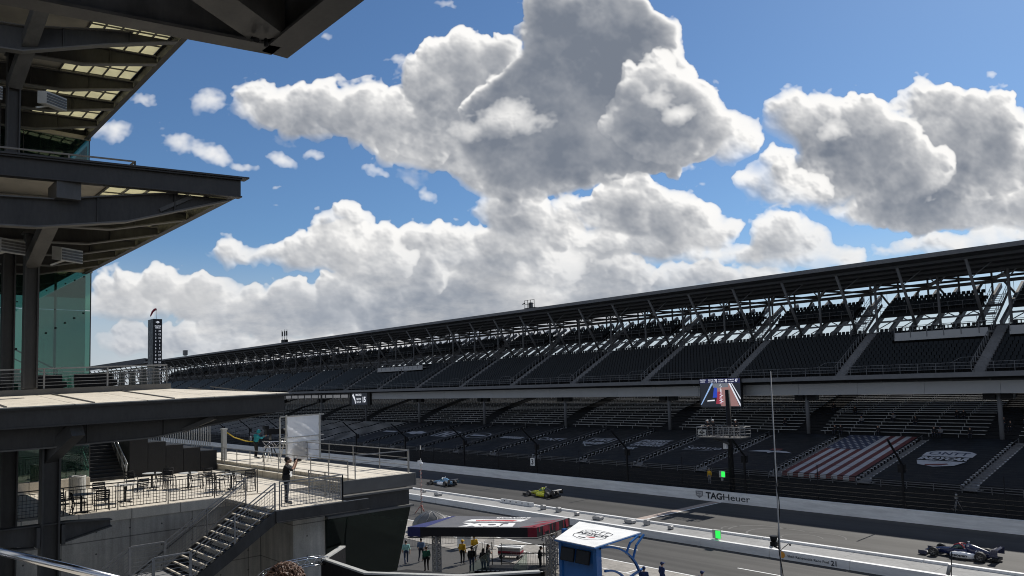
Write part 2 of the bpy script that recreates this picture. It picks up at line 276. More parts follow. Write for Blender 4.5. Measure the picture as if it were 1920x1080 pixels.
# ------------------------------------------------------------------ mesh helpers
def vec(*a): return Vector(a[0]) if len(a) == 1 else Vector(a)
class MB:
    """collects faces and links them as one mesh object"""
    def __init__(s): s.v = []; s.f = []; s.mi = []; s.cur = 0; s.sm = []; s.smooth = False
    def add(s, vs, fs):
        o = len(s.v); s.v += [tuple(p) for p in vs]
        for f in fs: s.f.append(tuple(i + o for i in f)); s.mi.append(s.cur); s.sm.append(s.smooth)
        return s
    def box(s, x0, x1, y0, y1, z0, z1):
        v = [(x0, y0, z0), (x1, y0, z0), (x1, y1, z0), (x0, y1, z0), (x0, y0, z1), (x1, y0, z1), (x1, y1, z1), (x0, y1, z1)]
        return s.add(v, [(0, 3, 2, 1), (4, 5, 6, 7), (0, 1, 5, 4), (1, 2, 6, 5), (2, 3, 7, 6), (3, 0, 4, 7)])
    def cbox(s, c, sz, rot=None):
        c = Vector(c); h = Vector(sz) / 2; v = []
        for dz in (-1, 1):
            for dx, dy in ((-1, -1), (1, -1), (1, 1), (-1, 1)):
                p = Vector((dx * h.x, dy * h.y, dz * h.z)); v.append(c + (rot @ p if rot else p))
        return s.add(v, [(0, 3, 2, 1), (4, 5, 6, 7), (0, 1, 5, 4), (1, 2, 6, 5), (2, 3, 7, 6), (3, 0, 4, 7)])
    def beam(s, p, q, w, h, up=(0, 0, 1), w2=None, h2=None):
        p, q = Vector(p), Vector(q); d = (q - p).normalized(); up = Vector(up)
        if abs(d.dot(up)) > 0.99: up = Vector((0, 1, 0))
        r = d.cross(up).normalized(); u = r.cross(d); v = []
        for c, ww, hh in ((p, w, h), (q, w2 or w, h2 or h)):
            for a, b in ((-1, -1), (1, -1), (1, 1), (-1, 1)): v.append(c + r * a * ww / 2 + u * b * hh / 2)
        return s.add(v, [(0, 1, 2, 3), (7, 6, 5, 4), (0, 4, 5, 1), (1, 5, 6, 2), (2, 6, 7, 3), (3, 7, 4, 0)])
    def ibeam(s, p, q, w, h, t=0.03, up=(0, 0, 1)):
        p, q = Vector(p), Vector(q); d = (q - p).normalized(); up = Vector(up)
        if abs(d.dot(up)) > 0.99: up = Vector((0, 1, 0))
        r = d.cross(up).normalized(); u = r.cross(d)
        s.beam(p + u * (h / 2 - t / 2), q + u * (h / 2 - t / 2), w, t, up)
        s.beam(p - u * (h / 2 - t / 2), q - u * (h / 2 - t / 2), w, t, up)
        return s.beam(p, q, t, h - 2 * t, up)
    def tube(s, p, q, r, n=8, r2=None, caps=True): return s.path([p, q], [r, r if r2 is None else r2], n, caps)
    def path(s, pts, r, n=8, caps=True):
        pts = [Vector(p) for p in pts]; k = len(pts); rs = r if isinstance(r, (list, tuple)) else [r] * k
        old = s.smooth; s.smooth = True; vs = []; side = None
        for i, p in enumerate(pts):
            t = (pts[min(i + 1, k - 1)] - pts[max(i - 1, 0)]).normalized()
            if side is None or abs(side.dot(t)) > 0.98:
                side = t.cross(Vector((0, 0, 1)))
                if side.length < 1e-3: side = Vector((1, 0, 0))
            side = (side - t * side.dot(t)).normalized(); b = t.cross(side)
            for j in range(n):
                a = 2 * math.pi * j / n; vs.append(p + (side * math.cos(a) + b * math.sin(a)) * rs[i])
        fs = [(i * n + j, i * n + (j + 1) % n, (i + 1) * n + (j + 1) % n, (i + 1) * n + j) for i in range(k - 1) for j in range(n)]
        s.add(vs, fs); s.smooth = old
        if caps:
            o = len(s.v) - k * n
            s.f.append(tuple(o + j for j in reversed(range(n)))); s.f.append(tuple(o + (k - 1) * n + j for j in range(n)))
            s.mi += [s.cur] * 2; s.sm += [False] * 2
        return s
    def prism(s, poly, ext):
        n = len(poly); e = Vector(ext); v = [Vector(p) for p in poly]; v2 = [p + e for p in v]
        return s.add(v + v2, [tuple(range(n - 1, -1, -1)), tuple(range(n, 2 * n))] + [(i, (i + 1) % n, n + (i + 1) % n, n + i) for i in range(n)])
    def quad(s, a, b, c, d): return s.add([a, b, c, d], [(0, 1, 2, 3)])
    def loft(s, rings, closed=True, cap=True, smooth=True):
        n = len(rings[0]); old = s.smooth; s.smooth = smooth; vs = [p for r in rings for p in r]
        m = n if closed else n - 1
        s.add(vs, [(i * n + j, i * n + (j + 1) % n, (i + 1) * n + (j + 1) % n, (i + 1) * n + j) for i in range(len(rings) - 1) for j in range(m)])
        s.smooth = old
        if cap:
            o = len(s.v) - len(vs); s.f += [tuple(o + j for j in reversed(range(n))), tuple(o + (len(rings) - 1) * n + j for j in range(n))]
            s.mi += [s.cur] * 2; s.sm += [False] * 2
        return s
    def ball(s, c, r, n=10, m=7, sc=(1, 1, 1), rot=None):
        c = Vector(c); rings = []
        for i in range(1, m):
            t = math.pi * i / m; ring = []
            for j in range(n):
                p = Vector((math.sin(t) * math.cos(2 * math.pi * j / n) * sc[0], math.sin(t) * math.sin(2 * math.pi * j / n) * sc[1], -math.cos(t) * sc[2])) * r
                ring.append(c + (rot @ p if rot else p))
            rings.append(ring)
        return s.loft(rings)
    def ring(s, c, axis, R, r, n=20, k=6):
        c = Vector(c); ax = Vector(axis).normalized(); a = ax.orthogonal().normalized(); b = ax.cross(a)
        old = s.smooth; s.smooth = True
        vs = []
        for i in range(n):
            t = 2 * math.pi * i / n; d = a * math.cos(t) + b * math.sin(t)
            for j in range(k):
                u = 2 * math.pi * j / k; vs.append(c + d * (R + r * math.cos(u)) + ax * r * math.sin(u))
        s.add(vs, [(i * k + j, ((i + 1) % n) * k + j, ((i + 1) % n) * k + (j + 1) % k, i * k + (j + 1) % k) for i in range(n) for j in range(k)])
        s.smooth = old; return s
    def text(s, body, o, xd, yd, height=None, width=None, bold=0.0, align='L', depth=0.012, shear=0.0):
        """letters on the plane (o, xd, yd); height = cap height, width = overall width"""
        vs, fs = glyphs(body, bold)
        if not vs: return s
        xs = [p[0] for p in vs]; x0, x1 = min(xs), max(xs)
        o, xd, yd = Vector(o), Vector(xd).normalized(), Vector(yd).normalized(); nz = xd.cross(yd)
        sy = height / 0.7 if height else width / (x1 - x0); sx = width / (x1 - x0) if width else sy
        off = {'L': -x0, 'C': -(x0 + x1) / 2, 'R': -x1}[align]
        return s.add([o + xd * ((p[0] + off) * sx + shear * p[1] * sy) + yd * p[1] * sy + nz * depth for p in vs], fs)
    def build(s, name, mats, parent=None, loc=None):
        me = bpy.data.meshes.new(name)
        me.from_pydata(s.v, [], s.f)
        for m in (mats if isinstance(mats, (list, tuple)) else [mats]): me.materials.append(m)
        me.polygons.foreach_set('material_index', s.mi); me.polygons.foreach_set('use_smooth', s.sm)
        me.update()
        ob = bpy.data.objects.new(name, me); COL.objects.link(ob)
        if loc is not None: ob.location = loc
        if parent is not None: ob.parent = parent
        return ob
_gl = {}
def glyphs(body, bold):
    k = (body, bold)
    if k not in _gl:
        cu = bpy.data.curves.new('lettering', 'FONT'); cu.body = body; cu.offset = bold; cu.resolution_u = 3
        ob = bpy.data.objects.new('lettering', cu); me = ob.to_mesh()
        _gl[k] = ([tuple(v.co) for v in me.vertices], [tuple(p.vertices) for p in me.polygons])
        ob.to_mesh_clear(); bpy.data.objects.remove(ob); bpy.data.curves.remove(cu)
    return _gl[k]
def empty(name, loc=(0, 0, 0), rz=0.0):
    o = bpy.data.objects.new(name, None); COL.objects.link(o); o.location = loc; o.rotation_euler = (0, 0, rz); o.empty_display_size = 0.2
    return o
def tag(o, label=None, cat=None, group=None, kind=None):
    if label: o['label'] = label
    if cat: o['category'] = cat
    if group: o['group'] = group
    if kind: o['kind'] = kind
    return o
def thing(name, label, cat, loc=(0, 0, 0), rz=0.0, group=None): return tag(empty(name, loc, rz), label, cat, group)
def copy_tree(o, parent=None):
    c = o.copy(); COL.objects.link(c)
    if parent is not None: c.parent = parent
    for ch in list(o.children): copy_tree(ch, c)
    return c
def place(proto, used, loc, rz, label=None, group=None):
    o = proto if not used else copy_tree(proto)
    o.location = loc; o.rotation_euler = (0, 0, rz)
    if label: o['label'] = label
    if group: o['group'] = group
    return o

# ------------------------------------------------------------------ materials
MATS = {}
def mat(name, col, rough=0.6, var=0.12, scale=3.0, metal=0.0, spec=0.4, emit=0.0, stretch=None, bump=0.0, fine=0.0, coat=0.0):
    """base colour broken up by soft noise in object space"""
    m = bpy.data.materials.new(name); m.use_nodes = True; g = NG(m.node_tree); g.n.clear()
    b = g.node('ShaderNodeBsdfPrincipled', ins={'Roughness': rough, 'Metallic': metal, 'Specular IOR Level': spec, 'Coat Weight': coat})
    out = g.node('ShaderNodeOutputMaterial'); g.l.new(b.outputs[0], out.inputs[0])
    if var > 0:
        p = g.node('ShaderNodeTexCoord').outputs['Object']
        if stretch: p = g.v('MULTIPLY', p, stretch)
        n = g.noise(p, scale, 5.0, 0.6)
        f = g.lin(n, 0.3, 0.7, 1 - var, 1 + var)
        if fine:
            n2 = g.noise(p, scale * 9, 3.0, 0.6); f = g.m('MULTIPLY', f, g.lin(n2, 0.3, 0.7, 1 - fine, 1 + fine))
        c = g.v('SCALE', tuple(col), scale=f); g.l.new(c, b.inputs['Base Color'])
        g.l.new(g.lin(n, 0.3, 0.7, max(0.05, rough - 0.1), min(1, rough + 0.1)), b.inputs['Roughness'])
        if bump:
            bp = g.node('ShaderNodeBump', ins={'Strength': bump, 'Distance': 0.02, 'Height': g.noise(p, scale * 6, 4.0, 0.6)})
            g.l.new(bp.outputs[0], b.inputs['Normal'])
    else: b.inputs['Base Color'].default_value = tuple(col) + (1,)
    if emit: b.inputs['Emission Color'].default_value = tuple(col) + (1,); b.inputs['Emission Strength'].default_value = emit
    MATS[name] = m; return m
def custom(name):
    m = bpy.data.materials.new(name); m.use_nodes = True; g = NG(m.node_tree); g.n.clear()
    b = g.node('ShaderNodeBsdfPrincipled'); out = g.node('ShaderNodeOutputMaterial'); g.l.new(b.outputs[0], out.inputs[0])
    MATS[name] = m; return g, b, out
def pos(g): return g.node('ShaderNodeNewGeometry').outputs['Position']
def sep(g, p):
    o = g.node('ShaderNodeSeparateXYZ', ins={0: p}).outputs; return o[0], o[1], o[2]

def asphalt(name, col, streak, lanes):
    g, b, _ = custom(name); p = pos(g); x, y, z = sep(g, p)
    n1 = g.noise(g.v('MULTIPLY', p, (0.02, 1.1, 1)), 1.0, 6, 0.62)             # long streaks along the direction of travel
    n2 = g.noise(p, 0.35, 6, 0.6); n3 = g.noise(p, 28.0, 3, 0.7)
    f = g.m('MULTIPLY', g.lin(n1, 0.3, 0.7, 1 - streak, 1 + streak), g.lin(n2, 0.3, 0.7, 0.86, 1.14))
    f = g.m('MULTIPLY', f, g.lin(n3, 0.3, 0.7, 0.82, 1.18))
    for (yc, w, k) in lanes:                                                    # worn wheel tracks
        d = g.m('DIVIDE', g.m('ABSOLUTE', g.m('SUBTRACT', y, g.m('ADD', yc, g.m('MULTIPLY', g.m('SUBTRACT', n2, 0.5), 0.5)))), w)
        f = g.m('MULTIPLY', f, g.ss(d, 0.2, 1.0, k, 1.0))
    # paving seams
    sx = g.m('ABSOLUTE', g.m('SUBTRACT', g.m('FRACT', g.m('DIVIDE', g.m('ADD', y, g.m('MULTIPLY', n2, 0.05)), 3.7)), 0.5))
    f = g.m('MULTIPLY', f, g.ss(sx, 0.488, 0.498, 1.0, 0.72))
    g.l.new(g.v('SCALE', col, scale=f), b.inputs['Base Color']); b.inputs['Roughness'].default_value = 0.72; b.inputs['Specular IOR Level'].default_value = 0.35
    g.l.new(g.node('ShaderNodeBump', ins={'Strength': 0.35, 'Distance': 0.01, 'Height': n3}).outputs[0], b.inputs['Normal'])
def concrete(name, col, panel=None, stain=0.3, ties=False):
    g, b, _ = custom(name); p = pos(g); x, y, z = sep(g, p)
    n1 = g.noise(p, 0.7, 7, 0.62); n2 = g.noise(g.v('MULTIPLY', p, (2.2, 2.2, 0.22)), 1.3, 5, 0.65); n3 = g.noise(p, 22.0, 4, 0.65)
    f = g.m('MULTIPLY', g.lin(n1, 0.3, 0.7, 1 - stain * 0.7, 1 + stain * 0.6), g.lin(n2, 0.35, 0.7, 1.0 + stain * 0.3, 1 - stain))
    f = g.m('MULTIPLY', f, g.lin(n3, 0.3, 0.7, 0.88, 1.12))
    if panel:
        for c, size, off in panel:
            s = {'x': x, 'y': y, 'z': z}[c]
            d = g.m('ABSOLUTE', g.m('SUBTRACT', g.m('FRACT', g.m('DIVIDE', g.m('ADD', s, off), size)), 0.5))
            f = g.m('MULTIPLY', f, g.ss(d, 0.5 - 0.028 / size, 0.5 - 0.010 / size, 1.0, 0.42))
    if ties:
        q = g.v('MULTIPLY', p, (0, 1 / 1.22, 1 / 0.85)); fr = g.v('SUBTRACT', g.v('FRACTION', q), (0, 0.5, 0.5))
        d = g.v('LENGTH', g.v('MULTIPLY', fr, (0, 1.22, 0.85))); f = g.m('MULTIPLY', f, g.ss(d, 0.025, 0.045, 0.25, 1.0))
    g.l.new(g.v('SCALE', col, scale=f), b.inputs['Base Color']); b.inputs['Roughness'].default_value = 0.85
    g.l.new(g.node('ShaderNodeBump', ins={'Strength': 0.2, 'Distance': 0.01, 'Height': n3}).outputs[0], b.inputs['Normal'])
def grid_mesh_mat(name, col, open_frac):
    """woven wire seen from far away: mostly holes"""
    m = bpy.data.materials.new(name); m.use_nodes = True; g = NG(m.node_tree); g.n.clear()
    d = g.node('ShaderNodeBsdfPrincipled', ins={'Base Color': tuple(col) + (1,), 'Roughness': 0.5, 'Metallic': 0.3})
    t = g.node('ShaderNodeBsdfTransparent'); mx = g.node('ShaderNodeMixShader', ins={0: 1 - open_frac}); g.l.new(t.outputs[0], mx.inputs[1]); g.l.new(d.outputs[0], mx.inputs[2])
    o = g.node('ShaderNodeOutputMaterial'); g.l.new(mx.outputs[0], o.inputs[0]); MATS[name] = m
def glass_mat(name, tint, refl, rough=0.03, haze=0.0, hcol=(0.3, 0.5, 0.45)):
    m = bpy.data.materials.new(name); m.use_nodes = True; g = NG(m.node_tree); g.n.clear()
    t = g.node('ShaderNodeBsdfTransparent', ins={0: tuple(tint) + (1,)}); gl = g.node('ShaderNodeBsdfGlossy', ins={'Color': (0.85, 1.0, 0.96, 1), 'Roughness': rough})
    fr = g.node('ShaderNodeFresnel', ins={0: 1.5}); f = g.m('ADD', g.m('MULTIPLY', fr.outputs[0], 0.9), refl, clamp=True)
    mx = g.node('ShaderNodeMixShader', ins={0: f}); g.l.new(t.outputs[0], mx.inputs[1]); g.l.new(gl.outputs[0], mx.inputs[2]); sh = mx.outputs[0]
    if haze:
        df = g.node('ShaderNodeBsdfDiffuse', ins={0: tuple(hcol) + (1,)}); m2 = g.node('ShaderNodeMixShader', ins={0: haze}); g.l.new(sh, m2.inputs[1]); g.l.new(df.outputs[0], m2.inputs[2]); sh = m2.outputs[0]
    o = g.node('ShaderNodeOutputMaterial'); g.l.new(sh, o.inputs[0]); MATS[name] = m
def translucent(name, col, amount=0.6, var=0.1):
    m = bpy.data.materials.new(name); m.use_nodes = True; g = NG(m.node_tree); g.n.clear()
    n = g.noise(g.node('ShaderNodeTexCoord').outputs['Object'], 1.4, 6, 0.65); c = g.v('SCALE', tuple(col), scale=g.lin(n, 0.3, 0.7, 1 - var, 1 + var))
    a = g.node('ShaderNodeBsdfDiffuse', ins={0: c}); t = g.node('ShaderNodeBsdfTranslucent', ins={0: c})
    mx = g.node('ShaderNodeMixShader', ins={0: amount}); g.l.new(a.outputs[0], mx.inputs[1]); g.l.new(t.outputs[0], mx.inputs[2])
    o = g.node('ShaderNodeOutputMaterial'); g.l.new(mx.outputs[0], o.inputs[0]); MATS[name] = m

asphalt('track_asphalt', (0.044, 0.0425, 0.041), 0.26, [(59.5, 1.6, 0.74), (63.0, 1.8, 0.66), (66.0, 1.4, 0.8)])
asphalt('pit_asphalt', (0.050, 0.048, 0.045), 0.28, [(45.9, 0.8, 0.72), (47.2, 0.6, 0.7), (50.0, 0.9, 0.7), (51.2, 0.5, 0.75)])
asphalt('ground_asphalt', (0.060, 0.058, 0.055), 0.10, [])
concrete('pit_concrete', (0.30, 0.28, 0.25), [('x', 4.6, 0.0), ('y', 3.1, 0.4)], 0.25)
concrete('wall_concrete', (0.46, 0.43, 0.375), [('y', 2.44, 0.6), ('z', 1.7, 0.75)], 0.32, True)
concrete('floor_concrete', (0.66, 0.60, 0.50), [('x', 1.9, 0.0), ('y', 1.9, 0.3)], 0.14)
concrete('step_concrete', (0.20, 0.20, 0.205), None, 0.2)
concrete('strip_concrete', (0.29, 0.288, 0.28), [('x', 6.0, 1.0)], 0.22)
mat('wall_white', (0.72, 0.72, 0.71), 0.55, 0.16, 0.9, stretch=(0.35, 1, 3), fine=0.06)
mat('paint_white', (0.80, 0.80, 0.78), 0.6, 0.12, 4.0)
mat('brick_red', (0.30, 0.20, 0.16), 0.8, 0.3, 6.0)
mat('steel_dark', (0.038, 0.037, 0.036), 0.45, 0.34, 1.6, stretch=(1, 1, 0.3), fine=0.14)
mat('steel_mid', (0.085, 0.084, 0.082), 0.45, 0.28, 1.6, stretch=(1, 1, 0.4), fine=0.1)
mat('steel_flange', (0.125, 0.122, 0.116), 0.5, 0.15, 1.5)
mat('galvanised', (0.27, 0.27, 0.27), 0.42, 0.16, 5.0, metal=0.5)
mat('soffit', (0.36, 0.335, 0.285), 0.8, 0.2, 0.9)
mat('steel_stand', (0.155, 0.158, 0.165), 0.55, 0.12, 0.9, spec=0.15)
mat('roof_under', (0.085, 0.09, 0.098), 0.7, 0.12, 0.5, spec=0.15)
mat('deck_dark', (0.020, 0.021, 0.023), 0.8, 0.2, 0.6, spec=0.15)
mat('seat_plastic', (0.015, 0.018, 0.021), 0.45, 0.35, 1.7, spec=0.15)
mat('aluminium', (0.33, 0.335, 0.34), 0.4, 0.2, 0.6, metal=0.3)
mat('tarp_black', (0.014, 0.0155, 0.018), 0.6, 0.18, 0.7, spec=0.15, stretch=(1, 1, 1), bump=0.15)
mat('tarp_print', (0.34, 0.355, 0.38), 0.6, 0.12, 2.0)
mat('tarp_white', (0.40, 0.41, 0.43), 0.6, 0.1, 2.0)
mat('tarp_red', (0.115, 0.028, 0.026), 0.6, 0.12, 2.0)
mat('tarp_blue', (0.03, 0.038, 0.075), 0.6, 0.12, 2.0)
mat('tarp_line', (0.01, 0.01, 0.012), 0.6, 0.0)
mat('band_grey', (0.38, 0.385, 0.39), 0.6, 0.06, 0.4)
mat('black_metal', (0.012, 0.012, 0.013), 0.5, 0.1, 5.0, spec=0.15)
mat('black_cloth', (0.012, 0.012, 0.013), 0.75, 0.25, 3.0, bump=0.4)
mat('rubber', (0.018, 0.018, 0.019), 0.75, 0.15, 6.0)
mat('chrome', (0.55, 0.55, 0.56), 0.18, 0.05, 5.0, metal=1.0)
mat('letter_black', (0.012, 0.014, 0.02), 0.5, 0.0)
mat('logo_grey', (0.22, 0.22, 0.23), 0.5, 0.0)
mat('logo_red', (0.45, 0.03, 0.03), 0.5, 0.0)
mat('logo_orange', (0.75, 0.33, 0.05), 0.5, 0.0)
mat('cart_blue', (0.022, 0.14, 0.40), 0.35, 0.08, 2.0, coat=0.3)
mat('cart_white', (0.82, 0.82, 0.80), 0.5, 0.05, 1.0)
mat('hardware_grey', (0.30, 0.30, 0.30), 0.5, 0.15, 6.0)
mat('led_green', (0.03, 0.95, 0.10), 0.4, 0.0, emit=1.0)
mat('speaker_grey', (0.42, 0.42, 0.40), 0.6, 0.1, 6.0)
glass_mat('glass_teal', (0.27, 0.47, 0.40), 0.05, 0.02, 0.06, (0.07, 0.15, 0.125))
glass_mat('glass_dark', (0.20, 0.27, 0.25), 0.03, 0.02)
glass_mat('glass_clear', (0.86, 0.92, 0.90), 0.05, 0.02)
translucent('panel_cream', (0.72, 0.69, 0.53), 0.75)
translucent('cloth_white', (0.90, 0.91, 0.93), 0.65, 0.06)
grid_mesh_mat('fence_wire', (0.04, 0.04, 0.045), 0.90)
mat('bench_end_metal', (0.55, 0.56, 0.58), 0.4, 0.1, 3.0)
M = MATS

# ------------------------------------------------------------------ ground, track, pit lane
def structure(mb, name, m): return tag(mb.build(name, M[m]), kind='structure')
structure(MB().quad((-4000, -2500, -0.02), (3000, -2500, -0.02), (3000, 4500, -0.02), (-4000, 4500, -0.02)), 'ground', 'ground_asphalt')
structure(MB().quad((-700, 56.0, 0.004), (250, 56.0, 0.004), (250, 72.5, 0.004), (-700, 72.5, 0.004)), 'race_track', 'track_asphalt')
structure(MB().quad((-700, 44.2, 0.004), (250, 44.2, 0.004), (250, 52.6, 0.004), (-700, 52.6, 0.004)), 'pit_lane', 'pit_asphalt')
structure(MB().quad((-700, 38.6, 0.004), (250, 38.6, 0.004), (250, 44.2, 0.004), (-700, 44.2, 0.004)), 'pit_apron', 'pit_concrete')
mb = MB()
def stripe(x0, x1, y0, y1, z=0.010): mb.quad((x0, y0, z), (x1, y0, z), (x1, y1, z), (x0, y1, z))
stripe(-400, 120, 44.13, 44.28); stripe(-400, 120, 41.75, 41.88)
for k in range(-6, 24): stripe(-30.0 - 12.2 * k, -26.7 - 12.2 * k, 47.98, 48.12)
for k in range(-4, 14): stripe(-35.07 - 6.1 * k, -34.93 - 6.1 * k, 41.90, 44.11)
structure(mb, 'pit_lane_marking', 'paint_white')
mb = MB(); mb.quad((-47.85, 56.12, 0.009), (-46.93, 56.12, 0.009), (-46.93, 72.38, 0.009), (-47.85, 72.38, 0.009))
g, b, _ = custom('brick_strip_mat')
bk = g.node('ShaderNodeTexBrick', ins={'Scale': 1.0, 'Color1': (0.36, 0.25, 0.20, 1), 'Color2': (0.26, 0.20, 0.17, 1), 'Mortar': (0.42, 0.40, 0.37, 1), 'Mortar Size': 0.012, 'Brick Width': 0.23, 'Row Height': 0.10})
g.l.new(pos(g), bk.inputs['Vector']); g.l.new(bk.outputs[0], b.inputs['Base Color']); b.inputs['Roughness'].default_value = 0.8
tag(mb.build('brick_strip', M['brick_strip_mat']), kind='structure')
mb = MB(); mb.quad((-46.90, 56.12, 0.010), (-46.72, 56.12, 0.010), (-46.72, 72.38, 0.010), (-46.90, 72.38, 0.010))
structure(mb, 'finish_line', 'paint_white')
# faint rubber rings and scuffs on the track
mat('scuff', (0.105, 0.103, 0.10), 0.8, 0.3, 2.0); mat('skid', (0.05, 0.049, 0.048), 0.8, 0.3, 2.0)
mb = MB()
def arc(cx, cy, r, a0, a1, w, z=0.009, n=18):
    for i in range(n):
        a, b_ = a0 + (a1 - a0) * i / n, a0 + (a1 - a0) * (i + 1) / n
        mb.quad(*[(cx + math.cos(t) * q, cy + math.sin(t) * q * 0.9, z) for t, q in ((a, r), (b_, r), (b_, r + w), (a, r + w))])
arc(-35.6, 60.9, 2.6, 1.0, 3.6, 0.22); arc(-33.6, 60.7, 2.7, 1.2, 3.9, 0.20); arc(-31.5, 60.4, 1.6, 0.5, 4.4, 0.14); arc(-37.5, 60.5, 1.4, 2.0, 4.0, 0.16); arc(-30.5, 61.5, 2.0, 0.2, 2.4, 0.12)
structure(mb, 'tyre_mark', 'scuff')

# ------------------------------------------------------------------ walls
pw = thing('pit_wall', 'long low double pit wall with white tops and a walkway between', 'wall')
MB().box(-600, 150, 52.86, 55.74, 0, 0.50).build('walkway', M['strip_concrete'], pw)
mb = MB()
for x in range(-600, 150, 6): mb.box(x + 0.015, x + 5.985, 52.48, 52.855, 0, 0.62)
mb.build('kerb_wall', M['wall_white'], pw)
mb = MB()
for x in range(-600, 150, 6): mb.box(x + 0.02 - 2.4, x + 5.98 - 2.4, 55.745, 56.08, 0, 0.66)
mb.build('kerb_wall', M['wall_white'], pw)
tw = thing('track_wall', 'long white concrete wall along the far edge of the track below the grandstand', 'wall')
MB().box(-700, 200, 72.42, 72.80, 0, 1.15).build('barrier', M['wall_white'], tw)
mb = MB(); mb.text('TAG', (-48.72, 72.41, 0.30), (1, 0, 0), (0, 0, 1), height=0.66, width=2.05, bold=0.035)
mb.text('Heuer', (-46.52, 72.41, 0.30), (1, 0, 0), (0, 0, 1), height=0.66, width=3.25, bold=0.004)
mb.box(-46.72, -46.30, 72.395, 72.41, 0.585, 0.665)
mb.build('wall_lettering', M['letter_black'], tw)
def shield(mb, o, xd, yd, w, h, d=0.012):
    o, xd, yd = Vector(o), Vector(xd).normalized(), Vector(yd).normalized(); nz = xd.cross(yd)
    pts = [(-0.5, 0.5), (0.5, 0.5), (0.5, -0.12), (0.0, -0.5), (-0.5, -0.12)]
    return mb.add([o + xd * p[0] * w + yd * p[1] * h + nz * d for p in pts], [(4, 3, 2, 1, 0)[::-1]])
mb = MB(); shield(mb, (-49.55, 72.41, 0.62), (1, 0, 0), (0, 0, 1), 0.95, 0.80); mb.build('wall_emblem', M['logo_grey'], tw)
mb = MB(); mb.text('TAG', (-49.55, 72.41, 0.74), (1, 0, 0), (0, 0, 1), height=0.16, width=0.7, bold=0.02, align='C', depth=0.02)
mb.text('HEUER', (-49.55, 72.41, 0.52), (1, 0, 0), (0, 0, 1), height=0.13, width=0.7, bold=0.02, align='C', depth=0.02); mb.build('wall_emblem_lettering', M['wall_white'], tw)
# lettering on the pit side of the pit wall
def on_pit(x, z): return (x, 52.47, z)
mb = MB(); mb.text('Shell Renewable Race Fuel', on_pit(-28.55, 0.22), (1, 0, 0), (0, 0, 1), height=0.17, width=3.1, bold=0.01); mb.build('wall_lettering', M['letter_black'], pw)
mb = MB(); c = Vector(on_pit(-28.98, 0.33))
pts = [c + Vector((math.cos(a) * 0.235, -0.012, math.sin(a) * 0.25 + 0.0)) for a in [math.pi * (-0.1 + 1.2 * i / 12) for i in range(13)]] + [c + Vector((-0.10, -0.012, -0.24)), c + Vector((0.10, -0.012, -0.24))]
mb.add(pts[:13] + pts[13:], [tuple(range(15))]); mb.build('shell_emblem', M['logo_orange'], pw)
mb = MB(); mb.text('21', on_pit(-25.30, 0.12), (1, 0, 0), (0, 0, 1), height=0.34, bold=0.02); mb.build('pit_number', M['letter_black'], pw)
# boxes on the walkway
HW = [(-77.6, 54.9, 'small'), (-73.8, 54.2, 'wide'), (-56.6, 54.9, 'tall'), (-54.3, 54.8, 'tall'), (-51.5, 54.5, 'small'), (-48.4, 54.1, 'wide'), (-44.95, 54.6, 'wide'), (-43.2, 54.8, 'tall'), (-40.4, 54.5, 'small')]
HL = ['small grey box on the pit wall walkway behind the mast with red coiled cable', 'low grey machine on the pit wall walkway below the blue and white race car', 'left one of two upright grey cases on the walkway near the yellow race car', 'right one of two upright grey cases on the walkway near the yellow race car',
      'small grey box on the walkway above the red end of the stage canopy', 'low dark covered machine on the walkway left of the wall joint', 'low blue-grey case on the walkway just right of the wall joint', 'upright grey case on the walkway right of the blue-grey case', 'small grey box on the walkway closest to the brick strip']
for (x, y, k), lb in zip(HW, HL):
    t = thing('equipment_box', lb, 'equipment', (x, y, 0.50), 0, 'equipment boxes along the pit wall')
    w, d, h = {'small': (0.40, 0.32, 0.34), 'wide': (1.0, 0.5, 0.34), 'tall': (0.46, 0.4, 0.50)}[k]
    mb = MB(); mb.prism([(-w / 2, -d / 2, 0.06), (w / 2, -d / 2, 0.06), (w / 2, -d / 2, h * 0.8), (w * 0.3, -d / 2, h), (-w * 0.3, -d / 2, h), (-w / 2, -d / 2, h * 0.8)], (0, d, 0)); mb.build('case', M['hardware_grey'], t)
    mb = MB()
    for sx in (-1, 1):
        mb.box(sx * w * 0.35 - 0.05, sx * w * 0.35 + 0.05, -d / 2, d / 2, 0, 0.06)
    mb.build('runner', M['black_metal'], t)
# timing connection panel
t = thing('connection_panel', 'white panel with a row of dark sockets on the pit wall by the yellow car', 'panel', (-61.3, 55.5, 0.5))
MB().box(-2.6, 2.6, 0.0, 0.12, 0, 0.42).build('board', M['wall_white'], t)
for i in range(5): MB().tube((-2.0 + i * 0.95, -0.03, 0.24), (-2.0 + i * 0.95, 0.0, 0.24), 0.07, 8).build('socket', M['black_metal'], t)

# ------------------------------------------------------------------ catch fence on the track wall
cf = thing('catch_fence', 'tall wire debris fence with posts bent towards the track on top of the far wall', 'fence')
FY = 73.0; FX = [-28.0 + 16.1 * k for k in range(4, -20, -1)]
for x in FX:
    mb = MB(); mb.beam((x, FY, 0.0), (x, FY, 5.25), 0.16, 0.20, (0, 1, 0)); mb.beam((x, FY, 5.2), (x, 70.2, 7.55), 0.13, 0.16); mb.box(x - 0.45, x + 0.15, FY + 0.12, FY + 0.5, 4.35, 5.1); mb.build('post', M['black_metal'], cf)
for i, x in enumerate(FX[:-1]):
    for q in (0.5,):
        xx_ = x - 16.1 * q; mb = MB(); mb.tube((xx_, FY, 0), (xx_, FY, 4.6), 0.05, 6); mb.build('line_post', M['black_metal'], cf)
mb = MB()
for z in (1.45, 1.8, 2.2, 2.6): mb.tube((FX[-1], FY - 0.06, z), (FX[0], FY - 0.06, z), 0.022, 5)
